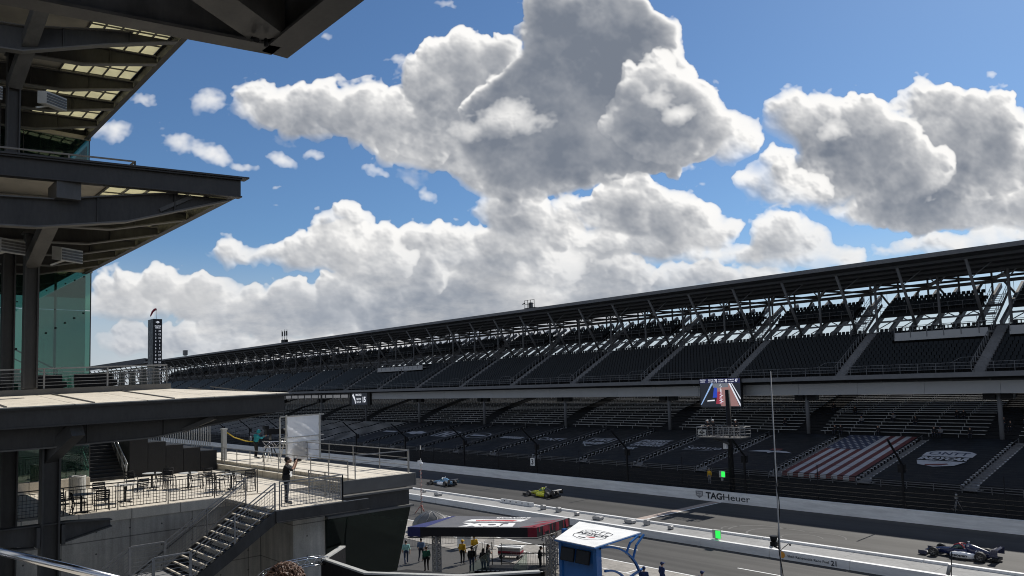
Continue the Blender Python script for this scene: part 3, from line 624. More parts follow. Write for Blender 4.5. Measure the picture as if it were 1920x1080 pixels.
for q in (): mb.tube((FX[-1], FY - 2.8 * q, 5.2 + 2.35 * q), (FX[0], FY - 2.8 * q, 5.2 + 2.35 * q), 0.012, 4)
mb.build('cable', M['black_metal'], cf)
mb = MB(); mb.quad((FX[-1], FY - 0.02, 1.2), (FX[0], FY - 0.02, 1.2), (FX[0], FY - 0.02, 5.2), (FX[-1], FY - 0.02, 5.2)); mb.build('wire_mesh', M['fence_wire'], cf)
# numbered boards hung on the fence
def number_board(x, z, n, lb):
    t = thing('number_board', lb, 'sign', (x, FY - 0.12, z)); MB().box(-0.42, 0.42, 0, 0.04, 0, 1.05).build('board', M['paint_white'], t)
    mb = MB(); mb.text(n, (0, -0.01, 0.18), (1, 0, 0), (0, 0, 1), height=0.72, bold=0.03, align='C'); mb.build('numeral', M['letter_black'], t)
number_board(-77.0, 2.15, '3', 'white board with a black 3 hung on the debris fence')
number_board(-172.0, 2.4, '6', 'white board with a black 6 hung on the debris fence far along the track')

# ------------------------------------------------------------------ grandstand
gs = thing('grandstand', 'huge dark two-deck grandstand with a long cantilevered roof across the track', 'grandstand')
XL, XR = -430.0, 45.0
def profile(mb, pts, x0=XL, x1=XR): return mb.prism([(x0, y, z) for y, z in pts], (x1 - x0, 0, 0))
AIS = [-23.8 - 9.52 * k for k in range(-7, 12)]            # aisles of the front section
SL = 0.166
def fz(y): return 2.62 + SL * (y - 77.0)
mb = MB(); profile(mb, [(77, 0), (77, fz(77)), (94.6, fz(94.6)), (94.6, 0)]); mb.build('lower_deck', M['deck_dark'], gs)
def rz_(i): return 5.98 + 0.36 * min(i, 6) + 0.205 * max(0, i - 6)
mb = MB()
for i in range(22):                                         # rear terrace steps
    y = 94.8 + 0.78 * i; mb.box(XL, XR, y, y + 0.80, 0.0 if i == 0 else rz_(i - 1) - 0.9, rz_(i) - 0.03)
mb.build('rear_terrace', M['deck_dark'], gs)
mb = MB()
for x in np.arange(XL, XR, 2.4): mb.box(x - 0.03, x + 0.03, 76.9, 76.96, 2.4, 3.05)
for z in (2.62, 2.84, 3.05): mb.box(XL, XR, 76.90, 76.95, z - 0.025, z + 0.025)
mb.build('front_rail', M['steel_stand'], gs)
for a in AIS:
    mb = MB()
    for i in range(42):
        y = 77.0 + 0.42 * i; mb.box(a - 0.62, a + 0.62, y, y + 0.43, fz(y) - 0.2, fz(y) + 0.09 + 0.05 * (i % 2))
    mb.build('aisle_step', M['step_concrete'], gs)
for a in AIS:
    if a < -140 or a > 0: continue
    mb = MB()
    for i in range(0, 16, 3):
        y = 77.4 + 1.05 * i; mb.box(a - 0.02, a + 0.02, y - 0.02, y + 0.02, fz(y), fz(y) + 0.95)
    mb.tube((a, 77.4, fz(77.4) + 0.95), (a, 93.4, fz(93.4) + 0.95), 0.025, 5); mb.build('aisle_rail', M['steel_stand'], gs)
# concourse slab, underside and posts
mb = MB(); mb.box(XL, XR, 92.6, 107.6, 12.75, 13.05); mb.build('concourse_slab', M['deck_dark'], gs)
for k in range(-3, 18):
    x = -25.8 - 21.95 * k; mb = MB(); mb.tube((x, 95, 5.6), (x, 95, 12.75), 0.24, 12); mb.tube((x, 95, 5.6), (x, 95, 5.9), 0.42, 12); mb.build('column', M['steel_stand'], gs)
    mb = MB(); mb.box(x - 1.45, x - 0.27, 94.5, 95.4, 10.35, 11.2); mb.box(x + 0.27, x + 1.45, 94.5, 95.4, 10.35, 11.2); mb.build('loudspeaker_box', M['black_metal'], gs)
for i in range(26):
    x1 = 43.4 - 7.62 * i; x0 = x1 - 7.59
    MB().box(x0, x1, 93.4, 93.5, 10.98 + 0.0012 * abs(x1), 12.36 + 0.002 * abs(x1)).build('fascia_panel', M['band_grey'], gs)
mb = MB(); mb.box(XL, XR, 94.4, 94.6, 12.3, 12.75)
for x in np.arange(XL, XR, 3.81): mb.box(x - 0.08, x + 0.08, 93.55, 93.75, 11.4, 13.0)
mb.build('suite_frame', M['steel_stand'], gs)
# upper deck
UY0, UZ0, US, RP = 92.0, 13.35, 0.53, 0.82
mb = MB()
for i in range(14):
    y = UY0 + 1.0 + RP * i; z = UZ0 + US * RP * i; mb.box(XL, XR, y, y + RP + 0.02, z - 0.75, z)
mb.box(XL, XR, 91.7, 93.02, 13.05, UZ0 - 0.003)
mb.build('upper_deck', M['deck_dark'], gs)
mb = MB(); mb.box(XL, XR, 91.55, 91.69, 12.85, 13.38); mb.build('edge_beam', M['steel_stand'], gs)
UA = [-27.05 - 15.2 * k for k in range(-4, 26)]              # aisles of the upper deck
for k, a in enumerate(UA[:-1]):
    b_ = UA[k + 1]
    if a < -330: continue
    mb = MB(); n = 8
    for i in range(n + 1):
        x = a + (b_ - a) * i / n; mb.box(x - 0.022, x + 0.022, 91.6, 91.645, 13.38, 14.45)
    for z in (13.75, 14.1, 14.45): mb.box(b_, a, 91.602, 91.642, z - 0.022, z + 0.022)
    mb.tube((a - 2.3, 91.7, 14.45), (a - 1.2, 91.7, 15.0), 0.025, 5); mb.tube((a - 1.2, 91.7, 15.0), (a + 0.9, 91.7, 15.0), 0.025, 5); mb.tube((a + 0.9, 91.7, 15.0), (a + 1.8, 91.7, 14.45), 0.025, 5)
    mb.build('guard_rail', M['steel_stand'], gs)
for k, a in enumerate(UA):
    if a < -330: continue
    mb = MB()
    for i in range(26):
        y = UY0 + 1.0 + 0.41 * i; z = UZ0 + US * 0.41 * i + 0.02; mb.box(a - 0.60, a + 0.60, y, y + 0.42, z - 0.3, z + 0.20)
    mb.build('upper_stair', M['step_concrete'], gs)
    mb = MB()
    for i in range(13):
        y = UY0 + 1.2 + RP * i; z = UZ0 + US * RP * i + 0.2; mb.box(a - 0.76, a - 0.68, y, y + 0.08, z, z + 1.0); mb.box(a + 0.66, a + 0.72, y, y + 0.06, z, z + 0.6); 
    mb.tube((a - 0.72, 93.2, 14.5), (a - 0.72, 103.0, 19.75), 0.03, 5); mb.build('stair_rail', M['steel_stand'], gs)
# second tier on raking beams
rest = MB(); cnt = 0
for x in np.arange(XR - 1, -330, -2.54):
    m_ = MB() if cnt < 96 else rest; cnt += 1
    m_.beam((x, 102.9, 19.0), (x, 113.4, 24.6), 0.34, 0.6)
    if m_ is not rest: m_.build('raker_beam', M['steel_stand'], gs)
tag(rest.build('raker_beam', M['steel_stand'], gs), kind='stuff')
for k, a in enumerate(UA[:-1]):
    if a < -330: continue
    x1, x0 = a - 2.75, UA[k + 1] + 0.85
    mb = MB(); mb.beam((x0, 103.4, 20.3), (x1 + 2, 103.4, 20.3), 0.16, 0.24); mb.beam((x0, 107.0, 21.6), (x1 + 2, 107.0, 21.6), 0.2, 0.3)
    for q in range(4): xq = x0 + (x1 - x0) * q / 4; mb.beam((xq, 103.3, 19.4), (xq + 2.6, 104.4, 21.0), 0.08, 0.12); mb.beam((xq + 2.6, 107.0, 20.4), (xq, 107.2, 22.0), 0.1, 0.12)
    mb.build('tier_brace', M['steel_stand'], gs)
    mb = MB()
    for i in range(5):
        y = 104.2 + RP * i; z = 21.35 + 0.40 * i; mb.box(x0, x1, y, y + RP + 0.02, z - 0.42, z)
    mb.build('tier_deck', M['deck_dark'], gs)
    mb = MB()
    for x in np.linspace(x0, x1, 8): mb.box(x - 0.022, x + 0.022, 104.12, 104.17, 21.3, 22.3)
    for z in (21.8, 22.3): mb.box(x0, x1, 104.12, 104.17, z - 0.022, z + 0.022)
    mb.build('tier_rail', M['steel_stand'], gs)
    mb = MB(); xa, xb = a - 2.45, a - 0.75                   # stair from the lower tier to the second tier
    for i in range(16): mb.box(xa, xb, 102.3 + 0.42 * i, 102.56 + 0.42 * i, 18.9 + 0.27 * i, 18.95 + 0.27 * i)
    for s in (xa, xb): mb.beam((s, 102.2, 18.75), (s, 109.0, 23.1), 0.08, 0.4)
    mb.build('tier_stair', M['steel_stand'], gs)
    mb = MB()
    for s in (xa, xb):
        for q in (0.55, 1.05): mb.tube((s, 102.2, 18.9 + q), (s, 109.0, 23.2 + q), 0.03, 5)
        for i in range(9): mb.tube((s, 102.3 + 0.82 * i, 19.0 + 0.525 * i), (s, 102.3 + 0.82 * i, 20.0 + 0.525 * i), 0.025, 5)
    for s in (xa - 1.4, xa - 0.7, xb + 0.7): mb.tube((s, 109.0, 23.2), (s, 109.0, 24.7), 0.025, 5)
    mb.tube((xa - 1.4, 109.0, 24.7), (xb + 0.7, 109.0, 24.7), 0.03, 5)
    mb.build('tier_stair_rail', M['steel_stand'], gs)
# pale terrace parapets let into the top rows
PARA = [(-38.2, -27.75), (-25.6, -13.0), (-160.0, -141.0)]
for x0, x1 in PARA:
    mb = MB(); mb.box(x0, x1, 99.9, 100.05, 17.55, 18.55); mb.box(x0, x1, 100.05, 103.0, 18.0, 18.2); mb.build('terrace_parapet', M['band_grey'], gs)
    mb = MB()
    for x in np.arange(x0, x1, 1.9): mb.box(x, x + 0.08, 99.85, 99.9, 17.9, 19.35)
    mb.box(x0, x1, 99.85, 99.9, 19.3, 19.36); mb.build('terrace_rail', M['steel_stand'], gs)
for x0, x1 in PARA[:2]:
    for i in range(6):
        x = x0 + 0.9 + 1.65 * i; t = thing('terrace_table', 'small dark high table with stools on the pale parapet terrace of the upper deck', 'table', (x, 101.2, 18.2), 0, 'tables on the upper deck terraces')
        MB().box(-0.4, 0.4, -0.4, 0.4, 0.98, 1.04).build('table_top', M['black_metal'], t); MB().box(-0.05, 0.05, -0.05, 0.05, 0.0, 0.98).build('leg', M['black_metal'], t)
        for sx in (-0.55, 0.55): mb = MB(); mb.box(sx - 0.18, sx + 0.18, -0.18, 0.18, 0.68, 0.74); mb.box(sx - 0.16, sx - 0.12, -0.16, -0.12, 0, 0.68); mb.box(sx + 0.12, sx + 0.16, 0.12, 0.16, 0, 0.68); mb.box(sx - 0.18, sx + 0.18, 0.15, 0.18, 0.74, 1.1); mb.build('stool', M['black_metal'], t)
# roof
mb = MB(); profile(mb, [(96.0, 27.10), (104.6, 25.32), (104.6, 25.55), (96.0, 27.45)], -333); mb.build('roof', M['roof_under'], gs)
mb = MB(); mb.box(-333, XR, 95.85, 95.99, 27.0, 27.52); mb.build('roof_fascia', M['steel_stand'], gs)
mb = MB()
for y in (97.6, 99.3, 101.0, 102.8): z = 27.1 - 0.207 * (y - 96); mb.box(-333, XR, y - 0.1, y + 0.1, z - 0.34, z - 0.01)
mb.build('purlin', M['roof_under'], gs)
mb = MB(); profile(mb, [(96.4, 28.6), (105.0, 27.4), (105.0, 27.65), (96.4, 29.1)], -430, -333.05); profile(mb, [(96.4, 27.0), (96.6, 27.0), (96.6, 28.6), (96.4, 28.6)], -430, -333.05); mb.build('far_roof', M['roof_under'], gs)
cx = [-26.05 - 7.65 * k for k in range(-9, 53)]
for x in cx:
    if x < -428: continue
    mb = MB(); mb.tube((x, 102.8, 19.0), (x, 102.8, 25.5), 0.17, 8); mb.beam((x - 0.05, 102.8, 24.4), (x - 1.0, 102.8, 25.5), 0.12, 0.14); mb.beam((x + 0.05, 102.8, 24.4), (x + 1.0, 102.8, 25.5), 0.12, 0.14)
    mb.build('roof_column', M['steel_stand'], gs)
    r = x - 2.75; mb = MB(); mb.tube((r, 102.6, 19.3), (r, 97.5, 26.55), 0.19, 8); mb.tube((r, 99.0, 24.4), (r + 2.2, 99.6, 26.2), 0.06, 5); mb.build('raking_column', M['steel_stand'], gs)
mb = MB(); mb.beam((-428, 110.6, 24.9), (XR, 110.6, 24.9), 0.3, 0.42); mb.beam((-428, 112.6, 25.7), (XR, 112.6, 25.7), 0.25, 0.3); mb.build('rear_beam', M['steel_stand'], gs)
for x in cx:
    if x < -428: continue
    mb = MB(); mb.beam((x, 104.3, 25.35), (x - 3.8, 110.6, 25.15), 0.3, 0.36); mb.beam((x - 3.8, 110.6, 25.15), (x - 7.65, 104.3, 25.35), 0.22, 0.26); mb.build('roof_brace', M['steel_stand'], gs)
    mb = MB()
    for q in (0.0, 3.8): mb.beam((x - q, 110.6, 22.0), (x - q, 110.6, 26.6), 0.2, 0.22, (0, 1, 0))
    mb.beam((x, 111.0, 21.0), (x - 2.6, 111.0, 24.9), 0.2, 0.25); mb.beam((x - 7.6, 111.0, 21.0), (x - 5.0, 111.0, 24.9), 0.2, 0.25)
    mb.build('rear_post', M['steel_stand'], gs)

mb = MB(); profile(mb, [(104.2, 25.62), (113.0, 29.75), (113.0, 29.9), (104.2, 25.8)], -333); mb.build('sun_block_panel', M['roof_under'], gs)  # added panel hidden behind the roof, keeps leaking sun off the seat covers
MB().box(-333, XR, 113.02, 113.1, 26.5, 29.85).build('sun_block_screen', M['roof_under'], gs)  # added upright sheet, unseen from the camera, blocks the remaining sun leak
# seats: one moulded seat each; the ones that show largest are objects, the rest one mass
def seat_geo(mb, x, y, z, coarse=False):
    if coarse: return mb.add([(x - 0.5, y + 0.30, z + 0.42), (x + 0.5, y + 0.30, z + 0.42), (x + 0.5, y + 0.42, z + 0.86), (x - 0.5, y + 0.42, z + 0.86), (x - 0.5, y, z + 0.40), (x + 0.5, y, z + 0.40)], [(0, 1, 2, 3), (4, 5, 1, 0)])
    mb.cbox((x, y + 0.17, z + 0.40), (0.45, 0.40, 0.06))
    mb.prism([(x - 0.23, y + 0.34, z + 0.36), (x + 0.23, y + 0.34, z + 0.36), (x + 0.23, y + 0.42, z + 0.74), (x + 0.17, y + 0.44, z + 0.84), (x - 0.17, y + 0.44, z + 0.84), (x - 0.23, y + 0.42, z + 0.74)], (0, 0.05, 0))
    return mb.cbox((x, y + 0.30, z + 0.19), (0.06, 0.10, 0.38))
camp = Vector((0, 0, CAMH)); seats = []
for k, a in enumerate(UA[:-1]):
    if a < -330: continue
    x1, x0 = a - 0.85, UA[k + 1] + 0.85; n = int((x1 - x0) / 0.56)
    for i in range(13):
        y = UY0 + 1.15 + RP * i; z = UZ0 + US * RP * i
        for j in range(n):
            x = x1 - 0.28 - j * 0.56
            if i >= 8 and any(p0 - 0.2 < x < p1 + 0.2 for p0, p1 in PARA): continue
            seats.append((x, y, z))
    x1, x0 = a - 2.85, UA[k + 1] + 0.95; n = int((x1 - x0) / 0.56)
    for i in range(5):
        for j in range(n): seats.append((x1 - 0.28 - j * 0.56, 104.25 + RP * i, 21.35 + 0.40 * i))
CMI = cam.matrix_world.inverted()
def in_view(p):
    q = CMI @ Vector(p); u = 960 + 1413 * q.x / -q.z; v = 619 - 1413 * q.y / -q.z
    return q.z < 0 and -5 < u < 1915 and 0 < v < 1075
vis = sorted([s for s in seats if in_view(s)], key=lambda s: (Vector(s) - camp).length)
near = set(vis[:300]); mb = MB(); seat_geo(mb, 0, 0, 0); proto = mb.build('stadium_seat', M['seat_plastic'])
tag(proto, 'dark moulded seat among the upper deck rows closest to the right edge of the picture', 'seat', 'upper deck seats')
for i, s in enumerate(vis[:300]): place(proto, i > 0, s, 0)
mb = MB()
for s in seats:
    if s in near: continue
    if s[0] > -170: seat_geo(mb, *s)
    elif int(round(s[0] / 0.56)) % 2 == 0: seat_geo(mb, s[0], s[1], s[2], True)
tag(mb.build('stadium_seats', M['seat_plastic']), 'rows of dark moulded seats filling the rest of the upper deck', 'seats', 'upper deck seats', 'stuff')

# benches behind the columns
def bench_geo(mb, x0, x1, y, z):
    mb.box(x0, x1, y, y + 0.30, z + 0.40, z + 0.46)
    for x in np.arange(x0 + 0.5, x1, 3.1): mb.box(x - 0.025, x + 0.025, y + 0.08, y + 0.20, z, z + 0.40)
proto = None; n_b = 0; mb = MB(); mbn = 0
first = {}
for s in range(-3, 18):
    x1 = -27.5 - 21.95 * s; x0 = x1 - 18.7
    for i in range(20):
        y = 95.15 + 0.78 * i; z = rz_(i)
        if -240 < x1 < 0:
            if proto is None:
                b0 = MB(); bench_geo(b0, -18.7, 0, 0, 0); proto = b0.build('bleacher_bench', M['aluminium'])
                tag(proto, 'long silver bleacher bench in the shaded rows behind the grandstand columns', 'bench', 'shaded bleacher benches'); o = proto
            else: o = place(proto, True, (0, 0, 0), 0)
            o.location = (x1, y, z); n_b += 1
        else: bench_geo(mb, x0, x1, y, z)
for i in range(21):                                          # uncovered rows beyond the last cover
    y = 77.6 + 0.82 * i
    for s in range(26): x1 = -130.0 - 9.52 * s; mb.box(x1 - 8.2, x1, y, y + 0.30, fz(y) + 0.40, fz(y) + 0.46)
tag(mb.build('bleacher_benches', M['aluminium']), 'rows of silver bleacher benches at the far end of the lower deck', 'benches', 'shaded bleacher benches', 'stuff')

# bench ends that stick out of the covers beside each aisle
b0 = MB(); b0.box(-0.30, 0.30, 0, 0.30, 0.40, 0.46); b0.box(-0.04, 0.04, 0.1, 0.2, 0, 0.40); b0.box(-0.16, 0.16, 0.08, 0.22, 0, 0.03)
pe = b0.build('bench_end', M['bench_end_metal']); used = False; far = MB(); ne = 0
for a in AIS:
    if a > 0: continue
    for sd_ in (-1, 1):
        for i in range(20):
            y = 77.25 + 0.84 * i; p = (a + sd_ * 0.86, y, fz(y))
            if in_view(p) and a > -105 and ne < 296:
                o = place(pe, used, p, 0, 'short end of a silver bench poking out of a black seat cover beside an aisle', 'bench ends along the aisles'); o['category'] = 'bench end'; used = True; ne += 1
            else: far.box(p[0] - 0.3, p[0] + 0.3, y, y + 0.3, p[2] + 0.40, p[2] + 0.46); far.box(p[0] - 0.04, p[0] + 0.04, y + 0.1, y + 0.2, p[2], p[2] + 0.4)
tag(far.build('bench_ends', M['aluminium']), 'short bench ends poking out beside the aisles far along the stand', 'bench ends', 'bench ends along the aisles', 'stuff')

# ------------------------------------------------------------------ printed covers over the front section
TD = Vector((0, 1, SL)).normalized(); TN = Vector((0, -SL, 1)).normalized()
def cover_pt(x, y): return Vector((x, y, fz(y) + 0.50 + 0.018 * math.sin(y * 7.5) + 0.02 * math.sin(x * 1.3 + y * 0.4)))
def cover(x0, x1, label):
    mb = MB(); mb.smooth = True; ny, nx = 60, 10; y0, y1 = 77.15, 94.3
    vs = [cover_pt(x0 + (x1 - x0) * j / nx, y0 + (y1 - y0) * i / ny) for i in range(ny + 1) for j in range(nx + 1)]
    mb.add(vs, [(i * (nx + 1) + j, i * (nx + 1) + j + 1, (i + 1) * (nx + 1) + j + 1, (i + 1) * (nx + 1) + j) for i in range(ny) for j in range(nx)])
    mb.smooth = False
    f = [cover_pt(x0 + (x1 - x0) * j / nx, y0) for j in range(nx + 1)]
    mb.add(f + [p + Vector((0, -0.05, -0.42)) for p in f], [(j, nx + 1 + j, nx + 2 + j, j + 1) for j in range(nx)])
    for xs in (x0, x1):
        e = [cover_pt(xs, y0 + (y1 - y0) * i / ny) for i in range(ny + 1)]
        mb.add(e + [p - Vector((0, 0, 0.16)) for p in e], [(i, ny + 1 + i, ny + 2 + i, i + 1) for i in range(ny)])
    o = mb.build('seat_cover', M['tarp_black']); return tag(o, label, 'seat cover', 'printed covers over the front seats')
def tp(x, y, up=0.06): return Vector((x, y, fz(y) + 0.50)) + TN * up
def tpoly(mb, pts, up=0.06): return mb.add([tp(x, y, up) for x, y in pts], [tuple(range(len(pts)))])
def ttext(mb, s, xc, yc, h=None, w=None, bold=0.0, shear=0.0, up=0.06): return mb.text(s, tp(xc, yc, up), (1, 0, 0), TD, h, w, bold, 'C', 0.0, shear)
def outline(mb, pts, t, up=0.06):
    n = len(pts); cx_ = sum(p[0] for p in pts) / n; cy_ = sum(p[1] for p in pts) / n
    inn = [(cx_ + (x - cx_) * (1 - t / 3), cy_ + (y - cy_) * (1 - t / 3)) for x, y in pts]
    mb.add([tp(x, y, up) for x, y in pts] + [tp(x, y, up) for x, y in inn], [(i, (i + 1) % n, n + (i + 1) % n, n + i) for i in range(n)])
CL = ['black seat cover with a blue and white shield badge, right of the striped flag cover', 'large seat cover printed as a flag with red and white stripes and starry corner',
      'plain black seat cover with a faint winged emblem, left of the flag cover', 'black seat cover printed with Sonsio in thin serif letters', 'black seat cover printed with a stacked slogan ending in racing on earth',
      'black seat cover printed with a big outlined TAG HEUER shield', 'black seat cover printed with NTT beside a small ring', 'black seat cover with one short line of pale lettering, left of the NTT one',
      'black seat cover with a pale oval outline', 'black seat cover with a pale slanted frame round an H', 'black seat cover with a pale cross-shaped emblem', 'black seat cover farthest along the stand, with a faint pale bar']
base_i = 7
def sec(k): i = base_i + k; return AIS[i + 1] + 0.78, AIS[i] - 0.78
for k in range(12):
    x0, x1 = sec(k) if k < 11 else (AIS[-1] - 9.52 + 0.78, AIS[-1] - 0.78); xc = (x0 + x1) / 2
    o = cover(x0, x1, CL[k]); mb = MB(); W_ = M['tarp_print']
    if k == 0:
        sh = [(-2.3, 2.0), (-1.6, 2.75), (0, 3.05), (1.6, 2.75), (2.3, 2.0), (2.3, 0.55), (-2.3, 0.55)]
        m2 = MB(); tpoly(m2, [(xc + x * 1.04, 85.6 + y * 1.0) for x, y in sh], 0.055); tpoly(m2, [(xc + x, 85.6 + y) for x, y in [(-2.3, -1.2), (2.3, -1.2), (1.7, -2.7), (0, -3.4), (-1.7, -2.7)]], 0.055); m2.build('badge', M['tarp_white'], o)
        ttext(mb, 'NTT', xc + 0.55, 86.75, 1.1, 2.5, 0.02, up=0.075); mb.build('badge_lettering', M['tarp_blue'], o)
        m3 = MB(); 
        for i in range(16):
            a0, a1 = 2 * math.pi * i / 16, 2 * math.pi * (i + 1) / 16
            m3.add([tp(xc - 1.45 + math.cos(t) * r, 87.3 + math.sin(t) * r * 1.1, 0.075) for t, r in ((a0, 0.55), (a1, 0.55), (a1, 0.40), (a0, 0.40))], [(0, 1, 2, 3)])
        m3.build('badge_ring', M['tarp_blue'], o)
        m4 = MB(); ttext(m4, 'INDYCAR', xc, 84.75, 1.05, 4.7, 0.05, 0.15, up=0.075); ttext(m4, 'SERIES', xc, 83.95, 0.42, 2.2, 0.03, up=0.075); m4.build('cover_lettering', M['tarp_white'], o)
        m5 = MB(); tpoly(m5, [(xc + x, y) for x, y in [(-1.0, 82.9), (0.9, 83.5), (1.1, 83.2), (0.3, 82.7), (-0.9, 82.5)]], 0.075); m5.build('car_emblem', M['tarp_red'], o)
    elif k == 1:
        # thirteen stripes run up the slope; the blue field is at the far left corner
        fx0, fx1, fy0, fy1 = x0 + 0.05, x1 - 0.05, 77.2, 94.2; w = (fx1 - fx0) / 13; red, wht = MB(), MB()
        for i in range(13):
            a0 = fx0 + w * i; top = 87.6 if i < 7 else fy1
            for yy0 in np.arange(fy0, top, 3.4):
                tpoly(red if i % 2 == 0 else wht, [(a0 + 0.0, yy0 + 0.02), (a0 + w, yy0 + 0.02), (a0 + w, min(yy0 + 3.36, top)), (a0, min(yy0 + 3.36, top))], 0.05)
        for i in range(13): f0_ = cover_pt(fx0 + w * i, 77.1); (red if i % 2 == 0 else wht).quad(f0_ + Vector((0, -0.07, -0.40)), f0_ + Vector((w, -0.07, -0.40)), f0_ + Vector((w, -0.03, 0.03)), f0_ + Vector((0, -0.03, 0.03)))
        red.build('red_stripe', M['tarp_red'], o); wht.build('white_stripe', M['tarp_white'], o)
        bl = MB(); tpoly(bl, [(fx0, 87.65), (fx0 + 7 * w, 87.65), (fx0 + 7 * w, fy1), (fx0, fy1)], 0.05); bl.build('star_field', M['tarp_blue'], o)
        st = MB()
        for r in range(9):
            for c in range(6 if r % 2 == 0 else 5):
                px_, py_ = fx0 + 0.42 + (c + (0 if r % 2 == 0 else 0.5)) * 0.80, 88.05 + r * 0.70
                tpoly(st, [(px_ + math.sin(t * math.pi / 5) * (0.24 if t % 2 == 0 else 0.10), py_ + math.cos(t * math.pi / 5) * (0.30 if t % 2 == 0 else 0.13)) for t in range(10)][::-1], 0.07)
        st.build('star', M['tarp_white'], o)
    elif k == 2:
        tpoly(mb, [(xc + x, 84.6 + y) for x, y in [(-2.9, -0.1), (-0.4, 0.0), (0.0, -0.5), (0.4, 0.0), (2.9, -0.1), (1.9, 0.55), (0.7, 0.8), (0.0, 0.5), (-0.7, 0.8), (-1.9, 0.55)]]); mb.build('wing_emblem', W_, o)
        m2 = MB(); tpoly(m2, [(xc - 0.5, 85.5), (xc + 0.9, 85.5), (xc + 0.9, 86.3), (xc - 0.5, 86.3)]); m2.build('wing_badge', M['tarp_red'], o)
    elif k == 3:
        ttext(mb, 'Sonsio', xc, 84.3, 1.5, 5.4); tpoly(mb, [(xc - 2.6, 83.7), (xc + 2.2, 83.7), (xc + 2.2, 83.78), (xc - 2.6, 83.78)]); mb.build('cover_lettering', W_, o)
    elif k == 4:
        for s_, y_, w_ in (('FASTEST', 86.9, 5.0), ('RACING', 85.7, 5.2), ('ON EARTH', 84.5, 5.3)): ttext(mb, s_, xc, y_, 0.95, w_, 0.05, 0.2)
        ttext(mb, 'FOX', xc - 1.2, 82.6, 1.0, 1.9, 0.06); mb.build('cover_lettering', W_, o)
    elif k == 5:
        s5 = [(-2.5, 2.4), (2.5, 2.4), (2.5, -0.2), (0, -2.5), (-2.5, -0.2)]; outline(mb, [(xc + x, 85.3 + y) for x, y in s5], 0.28)
        ttext(mb, 'TAG', xc, 86.0, 1.15, 3.6, 0.05); ttext(mb, 'HEUER', xc, 84.3, 1.05, 3.9, 0.05); mb.build('cover_lettering', W_, o)
    elif k == 6:
        ttext(mb, 'NTT', xc + 0.8, 85.0, 1.4, 3.6, 0.03); outline(mb, [(xc - 2.2 + math.cos(t * 0.393) * 0.85, 85.8 + math.sin(t * 0.393) * 0.9) for t in range(16)], 0.75); mb.build('cover_lettering', W_, o)
    elif k == 7:
        for i in range(9): tpoly(mb, [(xc - 2.6 + i * 0.58, 85.0), (xc - 2.2 + i * 0.58, 85.0), (xc - 2.2 + i * 0.58, 86.3), (xc - 2.6 + i * 0.58, 86.3)])
        mb.build('pale_bar', W_, o)
    elif k == 8:
        outline(mb, [(xc + math.cos(t * 0.314) * 3.0, 86.0 + math.sin(t * 0.314) * 1.9) for t in range(20)], 0.25); tpoly(mb, [(xc - 1.8, 85.6), (xc + 1.8, 85.6), (xc + 1.8, 86.5), (xc - 1.8, 86.5)]); mb.build('oval_emblem', W_, o)
    elif k == 9:
        outline(mb, [(xc + x, 86 + y) for x, y in [(-2.4, -1.9), (2.4, -1.9), (2.9, 0.8), (2.5, 1.9), (-2.5, 1.9), (-2.9, 0.8)]], 0.35); ttext(mb, 'H', xc, 84.7, 2.6, 2.8, 0.06); mb.build('frame_emblem', W_, o)
    elif k == 10:
        tpoly(mb, [(xc + x, 86 + y) for x, y in [(-2.8, -0.7), (-0.9, -0.7), (-0.9, -1.3), (0.9, -1.3), (0.9, -0.7), (2.8, -0.7), (2.5, 0.7), (0.9, 0.7), (0.9, 1.3), (-0.9, 1.3), (-0.9, 0.7), (-2.5, 0.7)]]); mb.build('cross_emblem', W_, o)
    else:
        tpoly(mb, [(xc - 2.2, 85.6), (xc + 2.2, 85.6), (xc + 2.2, 86.5), (xc - 2.2, 86.5)]); mb.build('pale_bar', W_, o)
cover(AIS[6] + 0.78 - 9.52 + 9.52, AIS[5] - 0.78, 'black seat cover at the right edge of the picture, right of the shield badge cover') if False else None
o = cover(AIS[7] + 0.78, AIS[6] - 0.78, 'black seat cover at the right picture edge, beyond the one with the shield badge')
mb = MB(); tpoly(mb, [(-19 + x, 85.2 + y) for x, y in [(-2.4, 0), (2.0, 0), (1.2, 0.6), (-1.4, 0.5)]]); mb.build('swoosh_emblem', M['tarp_white'], o)

# ------------------------------------------------------------------ terraced steel and glass tower on the left
pg = thing('pagoda_tower', 'dark steel and green glass tower with three stacked cantilevered canopies at the left', 'tower')
XB = -44.0
def rib(x, pts_bottom, ztop, t=0.06, flange=0.30, m='steel_dark', parent=None, name='rib'):
    """tapered web plate along y with flanges"""
    mb = MB(); tops = ztop if isinstance(ztop, list) else [(pts_bottom[0][0], ztop), (pts_bottom[-1][0], ztop)]
    pts = [(x - t / 2, y, z) for y, z in pts_bottom] + [(x - t / 2, y, z) for y, z in reversed(tops)]
    mb.prism(pts, (t, 0, 0))
    for (y0, z0), (y1, z1) in zip(pts_bottom[:-1], pts_bottom[1:]): mb.cur = 1; mb.beam((x, y0, z0 - 0.02), (x, y1, z1 - 0.02), flange, 0.045)
    mb.cur = 1
    for (y0, z0), (y1, z1) in zip(tops[:-1], tops[1:]): mb.beam((x, y0, z0 + 0.02), (x, y1, z1 + 0.02), flange, 0.04)
    mb.cur = 0
    for y in (5.9, 8.0): 
        zb = np.interp(y, [p[0] for p in pts_bottom], [p[1] for p in pts_bottom]); mb.box(x - flange / 2 + 0.03, x + flange / 2 - 0.03, y - 0.015, y + 0.015, zb, float(np.interp(y, [q_[0] for q_ in tops], [q_[1] for q_ in tops])))
    return mb.build(name, [M['steel_dark'], M['steel_flange']], parent)
